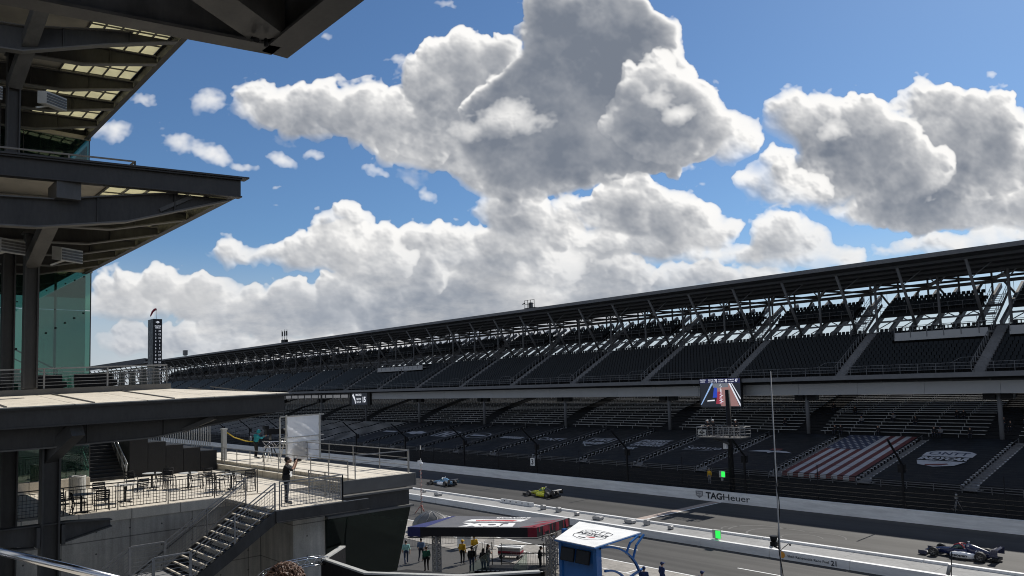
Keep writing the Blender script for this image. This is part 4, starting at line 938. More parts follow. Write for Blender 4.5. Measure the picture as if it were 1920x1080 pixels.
def rail_run(mb, p, q, h=1.07, n=None, wires=4, r=0.025):
    p, q = Vector(p), Vector(q); L = (q - p).length; n = n or max(1, round(L / 1.9))
    for i in range(n + 1):
        c = p.lerp(q, i / n); mb.beam(c, c + Vector((0, 0, h)), 0.05, 0.05)
    mb.beam(p + Vector((0, 0, h)), q + Vector((0, 0, h)), 0.06, 0.05)
    for k in range(wires): mb.beam(p + Vector((0, 0, h * (k + 1) / (wires + 1.2))), q + Vector((0, 0, h * (k + 1) / (wires + 1.2))), 0.018, 0.018)
    return mb
# --- canopies
lc = tag(empty('lower_canopy'), None); lc.parent = pg
mb = MB(); A, B_, C_, D_, E_, F_ = (-24.0, -8, 13.28), (-24.0, 11.5, 13.28), (XB, 11.5, 13.28), (XB, 9.7, 13.60), (-29.9, 9.7, 13.60), (-29.9, -8, 13.60)
for f in ((A, B_, E_, F_), (B_, C_, D_, E_)): mb.prism([Vector(p) for p in f], (0, 0, 0.05))
mb.build('roof_panel', M['floor_concrete'], lc)
mb = MB()
for y in np.arange(-7, 9.8, 2.15): mb.beam((-24.05, y, 13.345), (-29.85, y, 13.665), 0.05, 0.03)
for x in np.arange(-26, XB, -2.15): mb.beam((x, 11.45, 13.345), (x, 9.75, 13.665), 0.05, 0.03)
mb.build('roof_seam', M['steel_mid'], lc)
mb = MB(); mb.ibeam((-24.02, -8, 12.98), (-24.02, 11.35, 12.98), 0.26, 0.56, 0.04); mb.box(-24.2, -23.86, -8, 11.6, 13.262, 13.30); mb.build('fascia_beam', M['steel_dark'], lc)
mb = MB(); mb.ibeam((-24.2, 11.35, 12.98), (XB, 11.35, 12.98), 0.26, 0.56, 0.04); mb.build('eave_beam', M['steel_dark'], lc)
MB().box(XB, -24.2, -8, 11.2, 13.02, 13.2).build('ceiling', M['deck_dark'], lc)
lb = [(-8, 12.05), (5, 12.07), (7.7, 12.14), (9.3, 12.4), (11.3, 12.68)]
for x in (-24.95, -28.6, -32.2, -35.8, -39.4, -43.0): rib(x, lb, 12.98, parent=lc)
mb = MB(); mb.beam((-27.2, 5.07, 11.5), (-25.5, 5.5, 12.42), 0.38, 0.40); mb.build('knee_brace', M['steel_mid'], lc); mb = MB(); mb.beam((-25.6, 8.6, 12.2), (-24.75, 9.3, 12.6), 0.18, 0.14); mb.build('eave_beam_strut', M['steel_mid'], lc)
MB().box(XB, -30.0, -8, 9.6, 13.40, 13.72).build('terrace_floor', M['steel_mid'], lc)
MB().box(-30.15, -29.92, -8, 9.72, 13.62, 13.86).build('kerb', M['steel_flange'], lc)
mb = MB(); rail_run(mb, (-30.05, -8, 13.86), (-30.05, 9.6, 13.86), 0.72, 9, 5); mb.build('guard_rail', M['galvanised'], lc)
mb = MB(); rail_run(mb, (-30.05, 9.6, 13.86), (XB, 9.6, 13.86), 0.72, 9, 3); mb.build('guard_rail', M['galvanised'], lc)
mb = MB()
for i in range(8): x = -31.0 - 1.6 * i; mb.prism([(x, 9.64, 13.86), (x - 1.0, 9.64, 13.86), (x - 0.85, 9.64, 14.5), (x - 0.15, 9.64, 14.5)], (0, 0.03, 0))
mb.build('rail_screen', M['galvanised'], lc)
for y0 in (3.6, 5.5, 7.2):
    mb = MB(); mb.box(-33.0, -32.2, y0, y0 + 1.3, 13.9, 14.1); mb.box(-33.1, -33.0, y0, y0 + 1.3, 14.0, 14.42); mb.box(-32.9, -32.8, y0, y0 + 1.3, 13.72, 13.9); mb.build('terrace_bench', M['black_metal'], lc)
mc = empty('middle_canopy'); mc.parent = pg
mb = MB(); mb.ibeam((-24.0, -8, 20.06), (-24.0, 9.85, 20.06), 0.28, 0.62, 0.045); mb.box(-24.22, -23.8, -8, 10.05, 20.375, 20.43); mb.build('fascia_beam', M['steel_dark'], mc)
mb = MB(); mb.ibeam((-24.2, 9.74, 20.1), (XB, 9.74, 20.1), 0.22, 0.55, 0.04); mb.build('eave_beam', M['steel_dark'], mc)
MB().box(XB, -24.25, -8, 6.6, 20.30, 20.40).build('ceiling', M['soffit'], mc)
mb = MB(); mb.box(XB, -24.25, 6.6, 9.6, 20.33, 20.37); mb.build('clear_roof_panel', M['panel_cream'], mc)
mb = MB()
for x in np.arange(-25.2, XB, -1.0): mb.box(x - 0.015, x + 0.015, 6.6, 9.6, 20.29, 20.33)
for y in (6.62, 7.2, 7.8, 8.4, 9.0): mb.box(XB, -24.25, y - 0.03, y + 0.03, 20.24, 20.29)
mb.build('panel_grid', M['steel_mid'], mc)
rib(-24.4, [(-8, 18.3), (4.35, 18.42), (6.67, 18.78), (9.66, 19.76)], [(-8, 18.95), (4.8, 19.25), (7.14, 19.64), (8.1, 19.78)], 0.08, 0.34, parent=mc, name='main_rib')
for x in (-28.56, -31.83, -34.91, -37.97, -41.0): rib(x, [(-8, 19.2), (5.2, 19.3), (7.25, 19.32), (9.66, 19.86)], 20.1, parent=mc)
mb = MB(); mb.beam((-29.9, 5.0, 18.0), (-26.1, 5.1, 19.45), 0.42, 0.40); mb.box(-26.2, -25.0, 4.78, 5.42, 19.25, 19.78); mb.build('knee_brace', M['steel_mid'], mc); mb = MB(); mb.beam((-24.82, 7.6, 19.2), (-24.62, 8.5, 19.72), 0.14, 0.12); mb.build('eave_beam_strut', M['steel_mid'], mc)
mb = MB(); rail_run(mb, (-28.0, -8, 20.55), (-28.0, 7.85, 20.55), 1.15, 8, 4); rail_run(mb, (-28.0, 7.85, 20.55), (XB, 7.85, 20.55), 1.15, 8, 4); mb.build('guard_rail', M['steel_flange'], mc)
MB().box(XB, -27.8, -8, 8.0, 20.42, 20.55).build('terrace_floor', M['steel_mid'], mc)
uc = empty('upper_canopy'); uc.parent = pg
mb = MB(); mb.ibeam((-28.3, -8, 27.28), (-28.3, 9.85, 27.28), 0.28, 0.6, 0.045); mb.build('fascia_beam', M['steel_dark'], uc)
mb = MB(); mb.ibeam((-28.5, 9.74, 27.28), (XB, 9.74, 27.28), 0.22, 0.55, 0.04); mb.build('eave_beam', M['steel_dark'], uc)
MB().box(XB, -28.5, -8, 6.9, 27.46, 27.56).build('ceiling', M['soffit'], uc)
mb = MB(); mb.box(XB, -28.5, 6.9, 9.6, 27.50, 27.54); mb.build('clear_roof_panel', M['panel_cream'], uc)
mb = MB()
for x in np.arange(-29.2, XB, -1.05): mb.box(x - 0.02, x + 0.02, 6.9, 9.6, 27.45, 27.50)
for y in (6.92, 7.4, 7.95, 8.5, 9.05): mb.box(XB, -28.5, y - 0.03, y + 0.03, 27.40, 27.45)
mb.build('panel_grid', M['steel_mid'], uc)
rib(-29.44, [(-8, 25.4), (4.7, 25.62), (7.06, 26.34), (9.6, 27.0)], [(-8, 26.2), (4.8, 26.5), (7.14, 26.9), (8.1, 27.0)], 0.08, 0.34, parent=uc, name='main_rib')
for x in (-32.08, -35.38, -38.44, -41.5): rib(x, [(-8, 26.45), (5, 26.55), (7.1, 26.55), (9.66, 27.04)], 27.3, parent=uc)
mb = MB(); mb.beam((-32.3, 4.75, 25.0), (-27.2, 5.2, 27.9), 0.45, 0.42); mb.build('knee_brace', M['steel_mid'], uc)
def shear(root, yt, k, kz=0.0):
    for o in root.children:
        if o.name.startswith(('eave_beam', 'knee_brace')): continue
        for v in o.data.vertices: v.co.x += k * (v.co.y - yt); v.co.z += kz * (v.co.y - yt)
shear(lc, 11.5, 0.22, 0.024); shear(mc, 9.74, 0.22); shear(uc, 9.74, 0.22)
# --- columns
def hcol(x, y, z0, z1, w, name='column'):
    mb = MB(); mb.box(x - w / 2, x + w / 2, y - w / 2, y - w / 2 + 0.05, z0, z1); mb.box(x - w / 2, x + w / 2, y + w / 2 - 0.05, y + w / 2, z0, z1); mb.box(x - 0.03, x + 0.03, y - w / 2 + 0.05, y + w / 2 - 0.05, z0, z1)
    mb.box(x - w / 2 - 0.06, x + w / 2 + 0.06, y - w / 2 - 0.06, y + w / 2 + 0.06, z1 - 0.06, z1); mb.build(name, M['steel_dark'], pg)
hcol(-27.0, 5.10, 0, 12.05, 0.50); hcol(-32.5, 4.85, 0, 12.05, 0.50); hcol(-38.2, 4.9, 8.8, 12.05, 0.50)
hcol(-29.9, 5.0, 13.72, 19.05, 0.42); hcol(-34.0, 4.95, 13.72, 19.05, 0.42); hcol(-39.0, 4.95, 13.72, 19.05, 0.42)
hcol(-32.4, 4.75, 20.55, 26.2, 0.42); hcol(-36.5, 4.7, 20.55, 26.2, 0.42)
mb = MB(); mb.prism([(-27.03, y, z) for y, z in [(-2, 9.5), (-2, 9.22), (3.9, 9.02), (4.7, 8.9), (5.4, 8.95), (6.8, 9.27), (6.8, 9.43), (5.6, 9.52)]], (0.06, 0, 0))
mb.beam((-27, -2, 9.52), (-27, 5.6, 9.54), 0.36, 0.04); mb.beam((-27, 5.6, 9.54), (-27, 6.82, 9.45), 0.36, 0.04); mb.beam((-27, 5.4, 8.93), (-27, 6.82, 9.25), 0.36, 0.04); mb.beam((-27, 4.7, 8.88), (-27, -2, 9.2), 0.36, 0.04)
mb.box(-27.32, -26.68, 4.72, 4.82, 8.9, 9.5); mb.box(-27.32, -26.68, 5.38, 5.48, 8.9, 9.5); mb.build('bracket_beam', M['steel_dark'], pg)
# --- glazing and what is behind it
def pane_wall(x, y0, y1, z0, z1, ny, zsplit, name):
    for i in range(ny + 1): yy_ = y0 + (y1 - y0) * i / ny; MB().box(x - 0.06, x + 0.015, yy_ - 0.02, yy_ + 0.02, z0, z1).build('mullion', M['steel_dark'], pg)
    for i in range(ny):
        a, b_ = y0 + (y1 - y0) * i / ny, y0 + (y1 - y0) * (i + 1) / ny
        zs = [z0] + zsplit + [z1]
        for k in range(len(zs) - 1): MB().box(x - 0.02, x, a + 0.012, b_ - 0.012, zs[k] + 0.012, zs[k + 1] - 0.012).build(name, M['glass_teal'], pg)
pane_wall(XB, -5.0, 10.05, 13.75, 19.9, 5, [17.9], 'glass_pane'); pane_wall(XB, -5.0, 9.9, 20.6, 27.0, 5, [24.0], 'glass_pane'); pane_wall(-43.4, -2.0, 9.95, 9.35, 12.6, 7, [], 'glass_pane')
for z0, z1 in ((13.75, 19.9), (20.6, 27.0), (9.2, 12.6)):
    for i in range(5): a = -45.0 - 2.6 * i; MB().box(a - 2.58, a, 10.0, 10.02, z0, z1).build('side_glass_pane', M['glass_teal'], pg)
mb = MB(); mb.box(XB - 0.1, XB + 0.1, -5, 10.1, 19.9, 20.12); mb.box(XB - 0.1, XB + 0.1, -5, 9.95, 27.0, 27.2); mb.box(-43.5, -43.3, -2, 10.0, 12.6, 12.75)
for y in (8.48, 5.47): mb.box(XB - 0.5, XB - 0.03, y - 0.012, y + 0.012, 13.75, 19.9)
mb.build('glazing_head', M['soffit'], pg)
MB().box(-43.6, -43.25, -2, 9.95, 8.8, 9.33).build('glazing_plinth', M['floor_concrete'], pg)
mb = MB()
for i in range(9):
    y = 6.35 + 0.42 * i
    for z in (15.6 + 0.27 * i,): mb.box(XB + 0.0, XB + 0.08, y - 0.04, y + 0.04, z - 0.04, z + 0.04)
    mb.box(XB, XB + 0.06, y - 0.03, y + 0.03, 18.0 + 0.21 * i - 0.03, 18.0 + 0.21 * i + 0.03)
mb.build('glass_clamp', M['black_metal'], pg)
mb = MB(); mb.box(-58, XB - 0.1, -8, 9.9, 13.40, 13.75); mb.box(-58, XB - 0.1, -8, 9.8, 20.2, 20.6); mb.box(-58, XB, -8, 9.9, 27.2, 27.6); mb.build('floor_slab', M['deck_dark'], pg)
mb = MB(); mb.box(-52.2, -52.0, -8, 5.6, 8.8, 27.0); mb.box(-52.2, -52.0, 5.6, 10, 8.8, 12.7); mb.box(-52.2, -52, 5.6, 9.9, 22.0, 27.0); mb.build('core_wall', M['floor_concrete'], pg)
mb = MB()
for i in range(14): mb.box(-48.4, -46.9, 9.2 - 0.30 * i - 0.32, 9.2 - 0.30 * i, 13.75 + 0.0, 13.92 + 0.17 * i)
mb.build('indoor_stair', M['floor_concrete'], pg)
mb = MB()
for x in (-46.8,):
    mb.tube((x, 9.1, 14.9), (x, 5.0, 17.2), 0.04, 6); mb.tube((x, 9.1, 14.4), (x, 5.0, 16.7), 0.03, 6); mb.tube((x, 9.1, 13.75), (x, 9.1, 14.9), 0.035, 6); mb.tube((x, 7.9, 14.5), (x, 7.9, 15.6), 0.035, 6); mb.tube((x, 6.4, 15.4), (x, 6.4, 16.45), 0.035, 6)
mb.build('indoor_stair_rail', M['steel_mid'], pg)
# --- light fittings and loudspeakers under the canopies
for x, y, z, lb_ in ((-29.5, 6.0, 18.35, 'white louvred loudspeaker under the middle canopy beside the column'), (-29.0, 4.2, 18.4, 'white loudspeaker under the middle canopy left of the column'), (-31.3, 5.8, 24.35, 'tilted white loudspeaker below the upper canopy beside the column'), (-31.0, 3.75, 24.2, 'white loudspeaker below the upper canopy at the left picture edge')):
    t = thing('loudspeaker', lb_, 'loudspeaker', (x, y, z), 0.5, 'loudspeakers under the canopies')
    mb = MB(); mb.prism([(-0.22, -0.42, -0.22), (0.22, -0.42, -0.3), (0.22, -0.42, 0.16), (-0.22, -0.42, 0.24)], (0, 0.84, 0)); mb.build('housing', M['speaker_grey'], t)
    mb = MB()
    for q in range(4): mb.box(0.222, 0.25, -0.40, 0.40, -0.26 + 0.1 * q, -0.20 + 0.1 * q)
    mb.build('grille', M['steel_mid'], t); MB().beam((-0.1, 0, -0.2), (-0.1, -0.55, -0.45), 0.06, 0.06).build('bracket', M['speaker_grey'], t)
# --- canopy of the wing above us
nc = thing('overhead_canopy', 'heavy dark steel canopy corner jutting into the sky above, pointing right', 'canopy')
mb = MB(); mb.ibeam((-14.0, -6, 20.72), (-14.0, 6.5, 20.72), 0.45, 1.0, 0.06); mb.build('end_beam', M['steel_mid'], nc)
mb = MB(); mb.ibeam((-14.2, 6.55, 20.72), (-3.0, 6.55, 20.72), 0.55, 1.0, 0.06); mb.build('eave_beam', M['steel_mid'], nc)
mb = MB(); mb.beam((-13.7, 6.2, 20.62), (-8.2, -3.0, 20.62), 0.75, 0.7); mb.build('diagonal_beam', M['steel_mid'], nc)
mb = MB(); mb.box(-13.9, -3, -6, 6.4, 21.24, 21.40); mb.build('roof_deck', M['deck_dark'], nc)
mb = MB()
for x in (-11.5, -9.0, -6.5): mb.box(x - 0.05, x + 0.05, -6, 6.3, 20.5, 21.2)
mb.build('joist', M['steel_dark'], nc)
mb = MB(); mb.box(-8.6, -8.2, -4.2, -3.8, 0, 20.3); mb.build('column', M['steel_dark'], nc)
mb = MB(); mb.tube((-13.75, 5.9, 20.2), (-13.55, 5.9, 20.1), 0.05, 6); mb.tube((-13.6, 6.1, 20.2), (-13.6, 6.1, 20.05), 0.04, 6); mb.build('bracket_stub', M['black_metal'], nc)

for o in nc.children:
    if o.name.startswith('end_beam'):
        for v in o.data.vertices: v.co.x += 0.22 * (v.co.y - 6.6)
# ------------------------------------------------------------------ patio
pt = thing('patio_terrace', 'raised concrete patio with a board-marked retaining wall below the lower canopy', 'terrace')
MB().box(-60, -33.62, -9, 17.55, 8.45, 8.80).build('floor', M['floor_concrete'], pt)
MB().box(-33.92, -33.42, -9, 14.6, 0, 8.44).build('retaining_wall', M['wall_concrete'], pt)
MB().box(-33.62, -33.36, -9, 14.6, 8.445, 8.84).build('coping', M['floor_concrete'], pt)
MB().box(-60, -30.75, 17.56, 17.86, 8.45, 9.12).build('kerb_wall', M['floor_concrete'], pt)
MB().box(-33.4, -30.2, 14.62, 16.1, 0, 8.3).build('pier', M['wall_concrete'], pt)
mb = MB(); mb.box(-33.37, -33.31, 5.4, 7.95, 4.95, 6.2); 
for i in range(6): mb.beam((-33.28, 5.45, 5.1 + 0.18 * i), (-33.28, 7.9, 5.1 + 0.18 * i), 0.05, 0.12, (1, 0, 1))
mb.box(-33.33, -33.24, 7.9, 7.98, 4.9, 6.25); mb.box(-33.33, -33.24, 5.4, 7.98, 6.2, 6.28); mb.build('vent_grille', M['steel_mid'], pt)
# wire infill railings
def mesh_panel(mb, p, q, z0, z1, step=0.125, r=0.008):
    p, q = Vector(p), Vector(q); L = (q - p).length; n = max(2, int(L / step)); up = Vector((0, 0, 1))
    for i in range(1, n): c = p.lerp(q, i / n); mb.beam(c + up * z0, c + up * z1, r * 2, r * 2)
    for i in range(1, int((z1 - z0) / step)): mb.beam(p + up * (z0 + i * step), q + up * (z0 + i * step), r * 2, r * 2)
def railing(name, label, pts, h=1.07, mesh=True, m='galvanised', maxlen=1.95, group='wire panel railings'):
    t = thing(name, label, 'railing', (0, 0, 0), 0, group)
    for p, q in zip(pts[:-1], pts[1:]):
        p, q = Vector(p), Vector(q); n = max(1, round((q - p).length / maxlen)); up = Vector((0, 0, 1))
        for i in range(n):
            a, b_ = p.lerp(q, i / n), p.lerp(q, (i + 1) / n); d = (b_ - a).normalized() * 0.08
            MB().beam(a - up * 0.12, a + up * h, 0.055, 0.03).build('post', M[m], t)
            mb = MB(); mb.beam(a + up * h, b_ + up * h, 0.05, 0.04)
            if mesh:
                for z in (0.10, h - 0.12): mb.beam(a + d + up * z, b_ - d + up * z, 0.03, 0.03)
                for c in (a + d, b_ - d): mb.beam(c + up * 0.10, c + up * (h - 0.12), 0.03, 0.03)
                mesh_panel(mb, a + d, b_ - d, 0.10, h - 0.12)
            else:
                for z in (0.35, 0.7): mb.beam(a + up * z, b_ + up * z, 0.025, 0.025)
            mb.build('panel', M[m], t)
        MB().beam(q - up * 0.12, q + up * h, 0.055, 0.03).build('post', M[m], t)
    return t
railing('patio_railing', 'wire panel railing along the edge of the patio above the concrete wall', [(-33.5, 1.0, 8.84), (-33.5, 14.5, 8.84)], m='steel_dark')
railing('upper_railing', 'grey post railing on the kerb wall between patio and raised deck', [(-31.0, 17.7, 9.12), (-40.0, 17.7, 9.12), (-53.0, 17.7, 9.12)], 1.0, False)
railing('deck_railing', 'thin metal railing round the raised flat roof deck, nearest edge', [(-30.7, 17.9, 9.3), (-30.7, 20.8, 9.3)], 1.07, False)
railing('deck_railing', 'thin metal railing along the track side of the raised flat roof deck', [(-30.85, 20.95, 9.3), (-44.0, 20.95, 9.3)], 1.07, False, maxlen=2.6)
# landing and stairs
ld = thing('steel_stair', 'steel stair with wire panel sides climbing to the landing where the photographer stands', 'stairs')
MB().box(-33.35, -28.2, 12.95, 15.9, 8.66, 8.80).build('landing', M['floor_concrete'], ld)
mb = MB(); mb.box(-28.24, -28.06, 12.9, 17.0, 8.36, 8.78); mb.box(-28.3, -28.0, 12.9, 17.0, 8.33, 8.37); mb.box(-33.3, -28.3, 15.9, 16.1, 8.36, 8.78); mb.build('landing_beam', M['steel_dark'], ld)
FL = [((12.9, 8.80), (9.75, 6.72)), ((8.45, 6.70), (3.0, 3.10))]
MB().box(-31.0, -28.2, 8.45, 9.75, 6.60, 6.70).build('half_landing', M['step_concrete'], ld)
for (ya, za), (yb, zb) in FL:
    for sx in (-28.16, -31.0): MB().beam((sx, ya + 0.1, za - 0.2), (sx, yb - 0.1, zb - 0.26), 0.08, 0.42).build('stringer', M['steel_dark'], ld)
    nst = round((za - zb) / 0.19)
    for i in range(nst):
        cy, cz = ya + (yb - ya) * (i + 0.6) / nst, za + (zb - za) * (i + 0.6) / nst; mb = MB(); mb.box(-30.95, -28.22, cy - 0.15, cy + 0.15, cz - 0.05, cz); mb.cur = 1; mb.box(-30.95, -28.22, cy - 0.16, cy - 0.10, cz - 0.048, cz + 0.006); mb.build('tread', [M['steel_dark'], M['floor_concrete']], ld)
    for sx in (-28.18, -30.95):
        mb = MB(); up = Vector((0, 0, 1)); a, b_ = Vector((sx, ya, za)), Vector((sx, yb, zb))
        for k in range(3): c = a.lerp(b_, k / 2); mb.beam(c - up * 0.1, c + up * 1.05, 0.05, 0.05)
        for z in (1.05, 0.9, 0.18): mb.beam(a + up * z, b_ + up * z, 0.045, 0.035)
        n = 30
        for k in range(1, n): c = a.lerp(b_, k / n); mb.beam(c + up * 0.18, c + up * 0.9, 0.010, 0.010)
        for z in np.arange(0.30, 0.9, 0.12): mb.beam(a + up * z, b_ + up * z, 0.010, 0.010)
        mb.build('stair_railing', M['galvanised'], ld)
for sx in (-28.18, -30.95):
    mb = MB(); rail_run(mb, (sx, 8.5, 6.70), (sx, 9.7, 6.70), 1.05, 1, 6); mb.build('landing_rail', M['galvanised'], ld)
railing('landing_railing', 'wire panel railing round the photographer\'s landing', [(-28.2, 13.1, 8.8), (-28.2, 15.85, 8.8), (-31.2, 15.85, 8.8)], 1.07)
mb = MB(); mb.tube((-33.3, 13.6, 9.2), (-33.3, 8.9, 5.9), 0.03, 6); mb.tube((-33.3, 8.9, 5.9), (-33.3, 7.9, 5.85), 0.03, 6); mb.tube((-33.3, 7.9, 5.85), (-33.3, 4.5, 3.6), 0.03, 6)
for k in range(6): c = Vector((-33.34, 13.2 - 0.85 * k, 8.9 - 0.6 * k)); mb.tube(c - Vector((0.08, 0, 0)), c, 0.03, 6)
mb.build('wall_handrail', M['steel_mid'], ld)
# glass booth below the deck
bt = thing('glass_booth', 'dark glazed booth with slanted end under the raised deck', 'booth')
MB().box(-53, -30.55, 17.9, 20.95, 8.92, 9.30).build('roof_deck', M['floor_concrete'], bt)
mb = MB(); mb.box(-30.54, -30.42, 17.0, 20.95, 8.72, 9.30); mb.box(-53, -30.42, 20.96, 21.06, 8.72, 9.30); mb.build('deck_fascia', M['steel_flange'], bt)
mb = MB(); mb.box(-52, -30.15, 16.12, 20.45, 7.92, 8.62); mb.build('upper_fascia', M['steel_dark'], bt)
mb = MB(); mb.box(-52, -29.98, 16.1, 20.55, 8.622, 8.70); mb.box(-52, -29.98, 16.12, 20.6, 7.82, 7.915); mb.build('ledge', M['steel_flange'], bt)
MB().add([(-30.05, 16.12, 7.8), (-30.05, 20.45, 7.8), (-30.55, 18.75, 0.6), (-30.55, 16.12, 0.6)], [(3, 2, 1, 0)]).build('front_glass', M['glass_dark'], bt)
MB().add([(-30.06, 20.46, 7.8), (-46, 20.46, 7.8), (-46, 18.76, 0.6), (-30.56, 18.76, 0.6)], [(3, 2, 1, 0)]).build('track_glass', M['glass_dark'], bt)
mb = MB(); mb.box(-46, -45.8, 16.2, 18.7, 0.3, 7.8); mb.box(-45.8, -31, 16.15, 16.3, 0.3, 7.8); mb.build('inner_wall', M['deck_dark'], bt)
MB().box(-46, -30.8, 16.2, 18.7, 0.0, 0.5).build('plinth', M['wall_concrete'], bt)
MB().box(-46, -31.0, 16.3, 19.2, 3.6, 3.8).build('floor', M['deck_dark'], bt)
for x in (-33.0, -35.2, -37.6): mb = MB(); mb.box(x - 0.5, x + 0.5, 17.4, 18.6, 4.5, 4.6); mb.box(x - 0.05, x + 0.05, 17.9, 18.1, 3.8, 4.5); mb.build('desk', M['soffit'], bt)
# black draped seating stand and outdoor stair behind the tables
bs = thing('draped_stand', 'stepped seating stand draped in black cloth behind the patio tables', 'seating stand')
for i in range(5): MB().box(-52, -46.2 + 0.0, 12.6 + 0.98 * i, 13.56 + 0.98 * i, 8.8, 10.95 - 0.24 * i).build('tier', M['black_cloth'], bs)
pf = thing('picket_fence', 'pale grey picket railing along the top of the black draped stand', 'fence')
for i in range(4):
    mb = MB(); y0 = 12.6 + 1.22 * i; z0 = 10.95 - 0.24 * int((y0 - 12.6) / 0.98)
    for k in range(9): mb.box(-47.02, -46.98, y0 + k * 0.135, y0 + k * 0.135 + 0.05, z0, 11.45)
    mb.box(-47.03, -46.97, y0, y0 + 1.2, 11.45, 11.5); mb.build('picket_panel', M['speaker_grey'], pf)
os_ = thing('outdoor_stair', 'black outdoor stair with silver handrails rising beside the tower glass', 'stairs')
mb = MB()
for i in range(20): mb.box(-46.0 - 0.30 * i - 0.32, -46.0 - 0.30 * i, 10.35, 12.35, 8.8, 8.98 + 0.175 * i)
mb.build('flight', M['black_cloth'], os_)
for y in (10.4, 12.3):
    mb = MB(); mb.tube((-45.7, y, 9.75), (-51.5, y, 13.1), 0.045, 6); mb.tube((-45.7, y, 9.3), (-51.5, y, 12.65), 0.03, 6); mb.tube((-45.7, y, 8.9), (-45.7, y, 9.75), 0.045, 6); mb.tube((-45.7, y, 9.75), (-45.5, y, 9.6), 0.045, 6)
    for k in range(22): c = Vector((-45.9 - 0.26 * k, y, 8.95 + 0.15 * k)); mb.beam(c, c + Vector((0, 0, 0.85)), 0.015, 0.015)
    mb.build('handrail', M['galvanised'], os_)
# patio furniture
def make_chair():
    t = thing('patio_chair', 'black slatted metal patio chair', 'chair', (0, 0, 0), 0, 'patio chairs'); b = M['black_metal']
    for sx in (-1, 1):
        MB().path([(sx * 0.25, -0.24, 0), (sx * 0.25, -0.22, 0.43), (sx * 0.25, -0.20, 0.62), (sx * 0.26, 0.20, 0.64)], 0.017, 6).build('leg', b, t)
        MB().path([(sx * 0.23, 0.30, 0), (sx * 0.23, 0.21, 0.43), (sx * 0.23, 0.30, 0.86)], 0.017, 6).build('leg', b, t)
    mb = MB()
    for i in range(7): mb.box(-0.24, 0.24, -0.24 + 0.068 * i, -0.19 + 0.068 * i, 0.425, 0.44)
    mb.build('seat', b, t); mb = MB()
    for i in range(5): z = 0.50 + 0.075 * i; mb.box(-0.22, 0.22, 0.225 + 0.018 * i, 0.24 + 0.018 * i, z, z + 0.05)
    mb.tube((-0.23, 0.30, 0.86), (0.23, 0.30, 0.86), 0.018, 6); mb.build('backrest', b, t); return t
def make_table():
    t = thing('patio_table', 'round pale patio table on a black pedestal', 'table', (0, 0, 0), 0, 'patio tables')
    mb = MB(); mb.tube((0, 0, 0.71), (0, 0, 0.74), 0.44, 24); mb.build('table_top', M['speaker_grey'], t)
    MB().tube((0, 0, 0.03), (0, 0, 0.71), 0.045, 8).build('pedestal', M['black_metal'], t)
    mb = MB()
    for k in range(4): a = k * math.pi / 2 + 0.4; mb.beam((0, 0, 0.03), (math.cos(a) * 0.34, math.sin(a) * 0.34, 0.015), 0.06, 0.03)
    mb.build('base', M['black_metal'], t); return t
TBL = [(-34.15, 7.55, 'pale round patio table among three chairs nearest the steel column', [(-33.95, 6.85, 1.9, 'left'), (-33.75, 7.4, 3.1, 'front'), (-33.95, 8.25, -1.7, 'right')]),
       (-36.0, 9.65, 'pale round patio table standing alone at the middle of the patio edge', [(-36.5, 8.75, 1.4, 'left'), (-36.8, 10.5, -1.4, 'right')]),
       (-40.2, 12.0, 'pale round patio table in front of the black draped stand', [(-40.5, 11.1, 1.6, 'left'), (-39.4, 12.2, 3.0, 'front'), (-40.8, 12.9, -1.6, 'right')]),
       (-38.6, 13.2, 'pale round patio table with chairs right of the draped stand tables', [(-38.9, 12.4, 1.5, 'left'), (-37.8, 13.3, 3.0, 'front'), (-38.8, 14.1, -1.5, 'right')]),
       (-36.0, 14.3, 'pale round patio table with four chairs behind the photographer landing', [(-35.9, 13.4, 1.6, 'left'), (-35.2, 14.4, 3.0, 'front'), (-36.2, 15.2, -1.6, 'right'), (-36.9, 14.2, 0.1, 'far')])]
ch, tb, uc_ = make_chair(), make_table(), False
for i, (x, y, lb_, cs) in enumerate(TBL):
    place(tb, i > 0, (x, y, 8.8), 0.3 * i, lb_)
    where = ['nearest the steel column', 'standing alone at the patio edge', 'in front of the black draped stand', 'right of the draped stand', 'near the photographer'][i]
    for (cx_, cy_, rz, sd_) in cs: place(ch, uc_, (cx_, cy_, 8.8), rz, 'black slatted chair on the %s of the table %s' % (sd_, where)); uc_ = True
bn = thing('litter_bin', 'round pale slatted litter bin against the tower glass on the patio', 'bin', (-39.0, 8.45, 8.8))
mb = MB(); mb.tube((0, 0, 0.04), (0, 0, 0.95), 0.30, 20); mb.build('drum', M['black_metal'], bn); mb = MB()
for k in range(26): a = 2 * math.pi * k / 26; mb.cbox((math.cos(a) * 0.33, math.sin(a) * 0.33, 0.5), (0.02, 0.055, 0.98), Matrix.Rotation(a, 3, 'Z'))
mb.build('slat', M['speaker_grey'], bn); MB().ring((0, 0, 1.0), (0, 0, 1), 0.32, 0.04, 20).build('rim', M['speaker_grey'], bn)
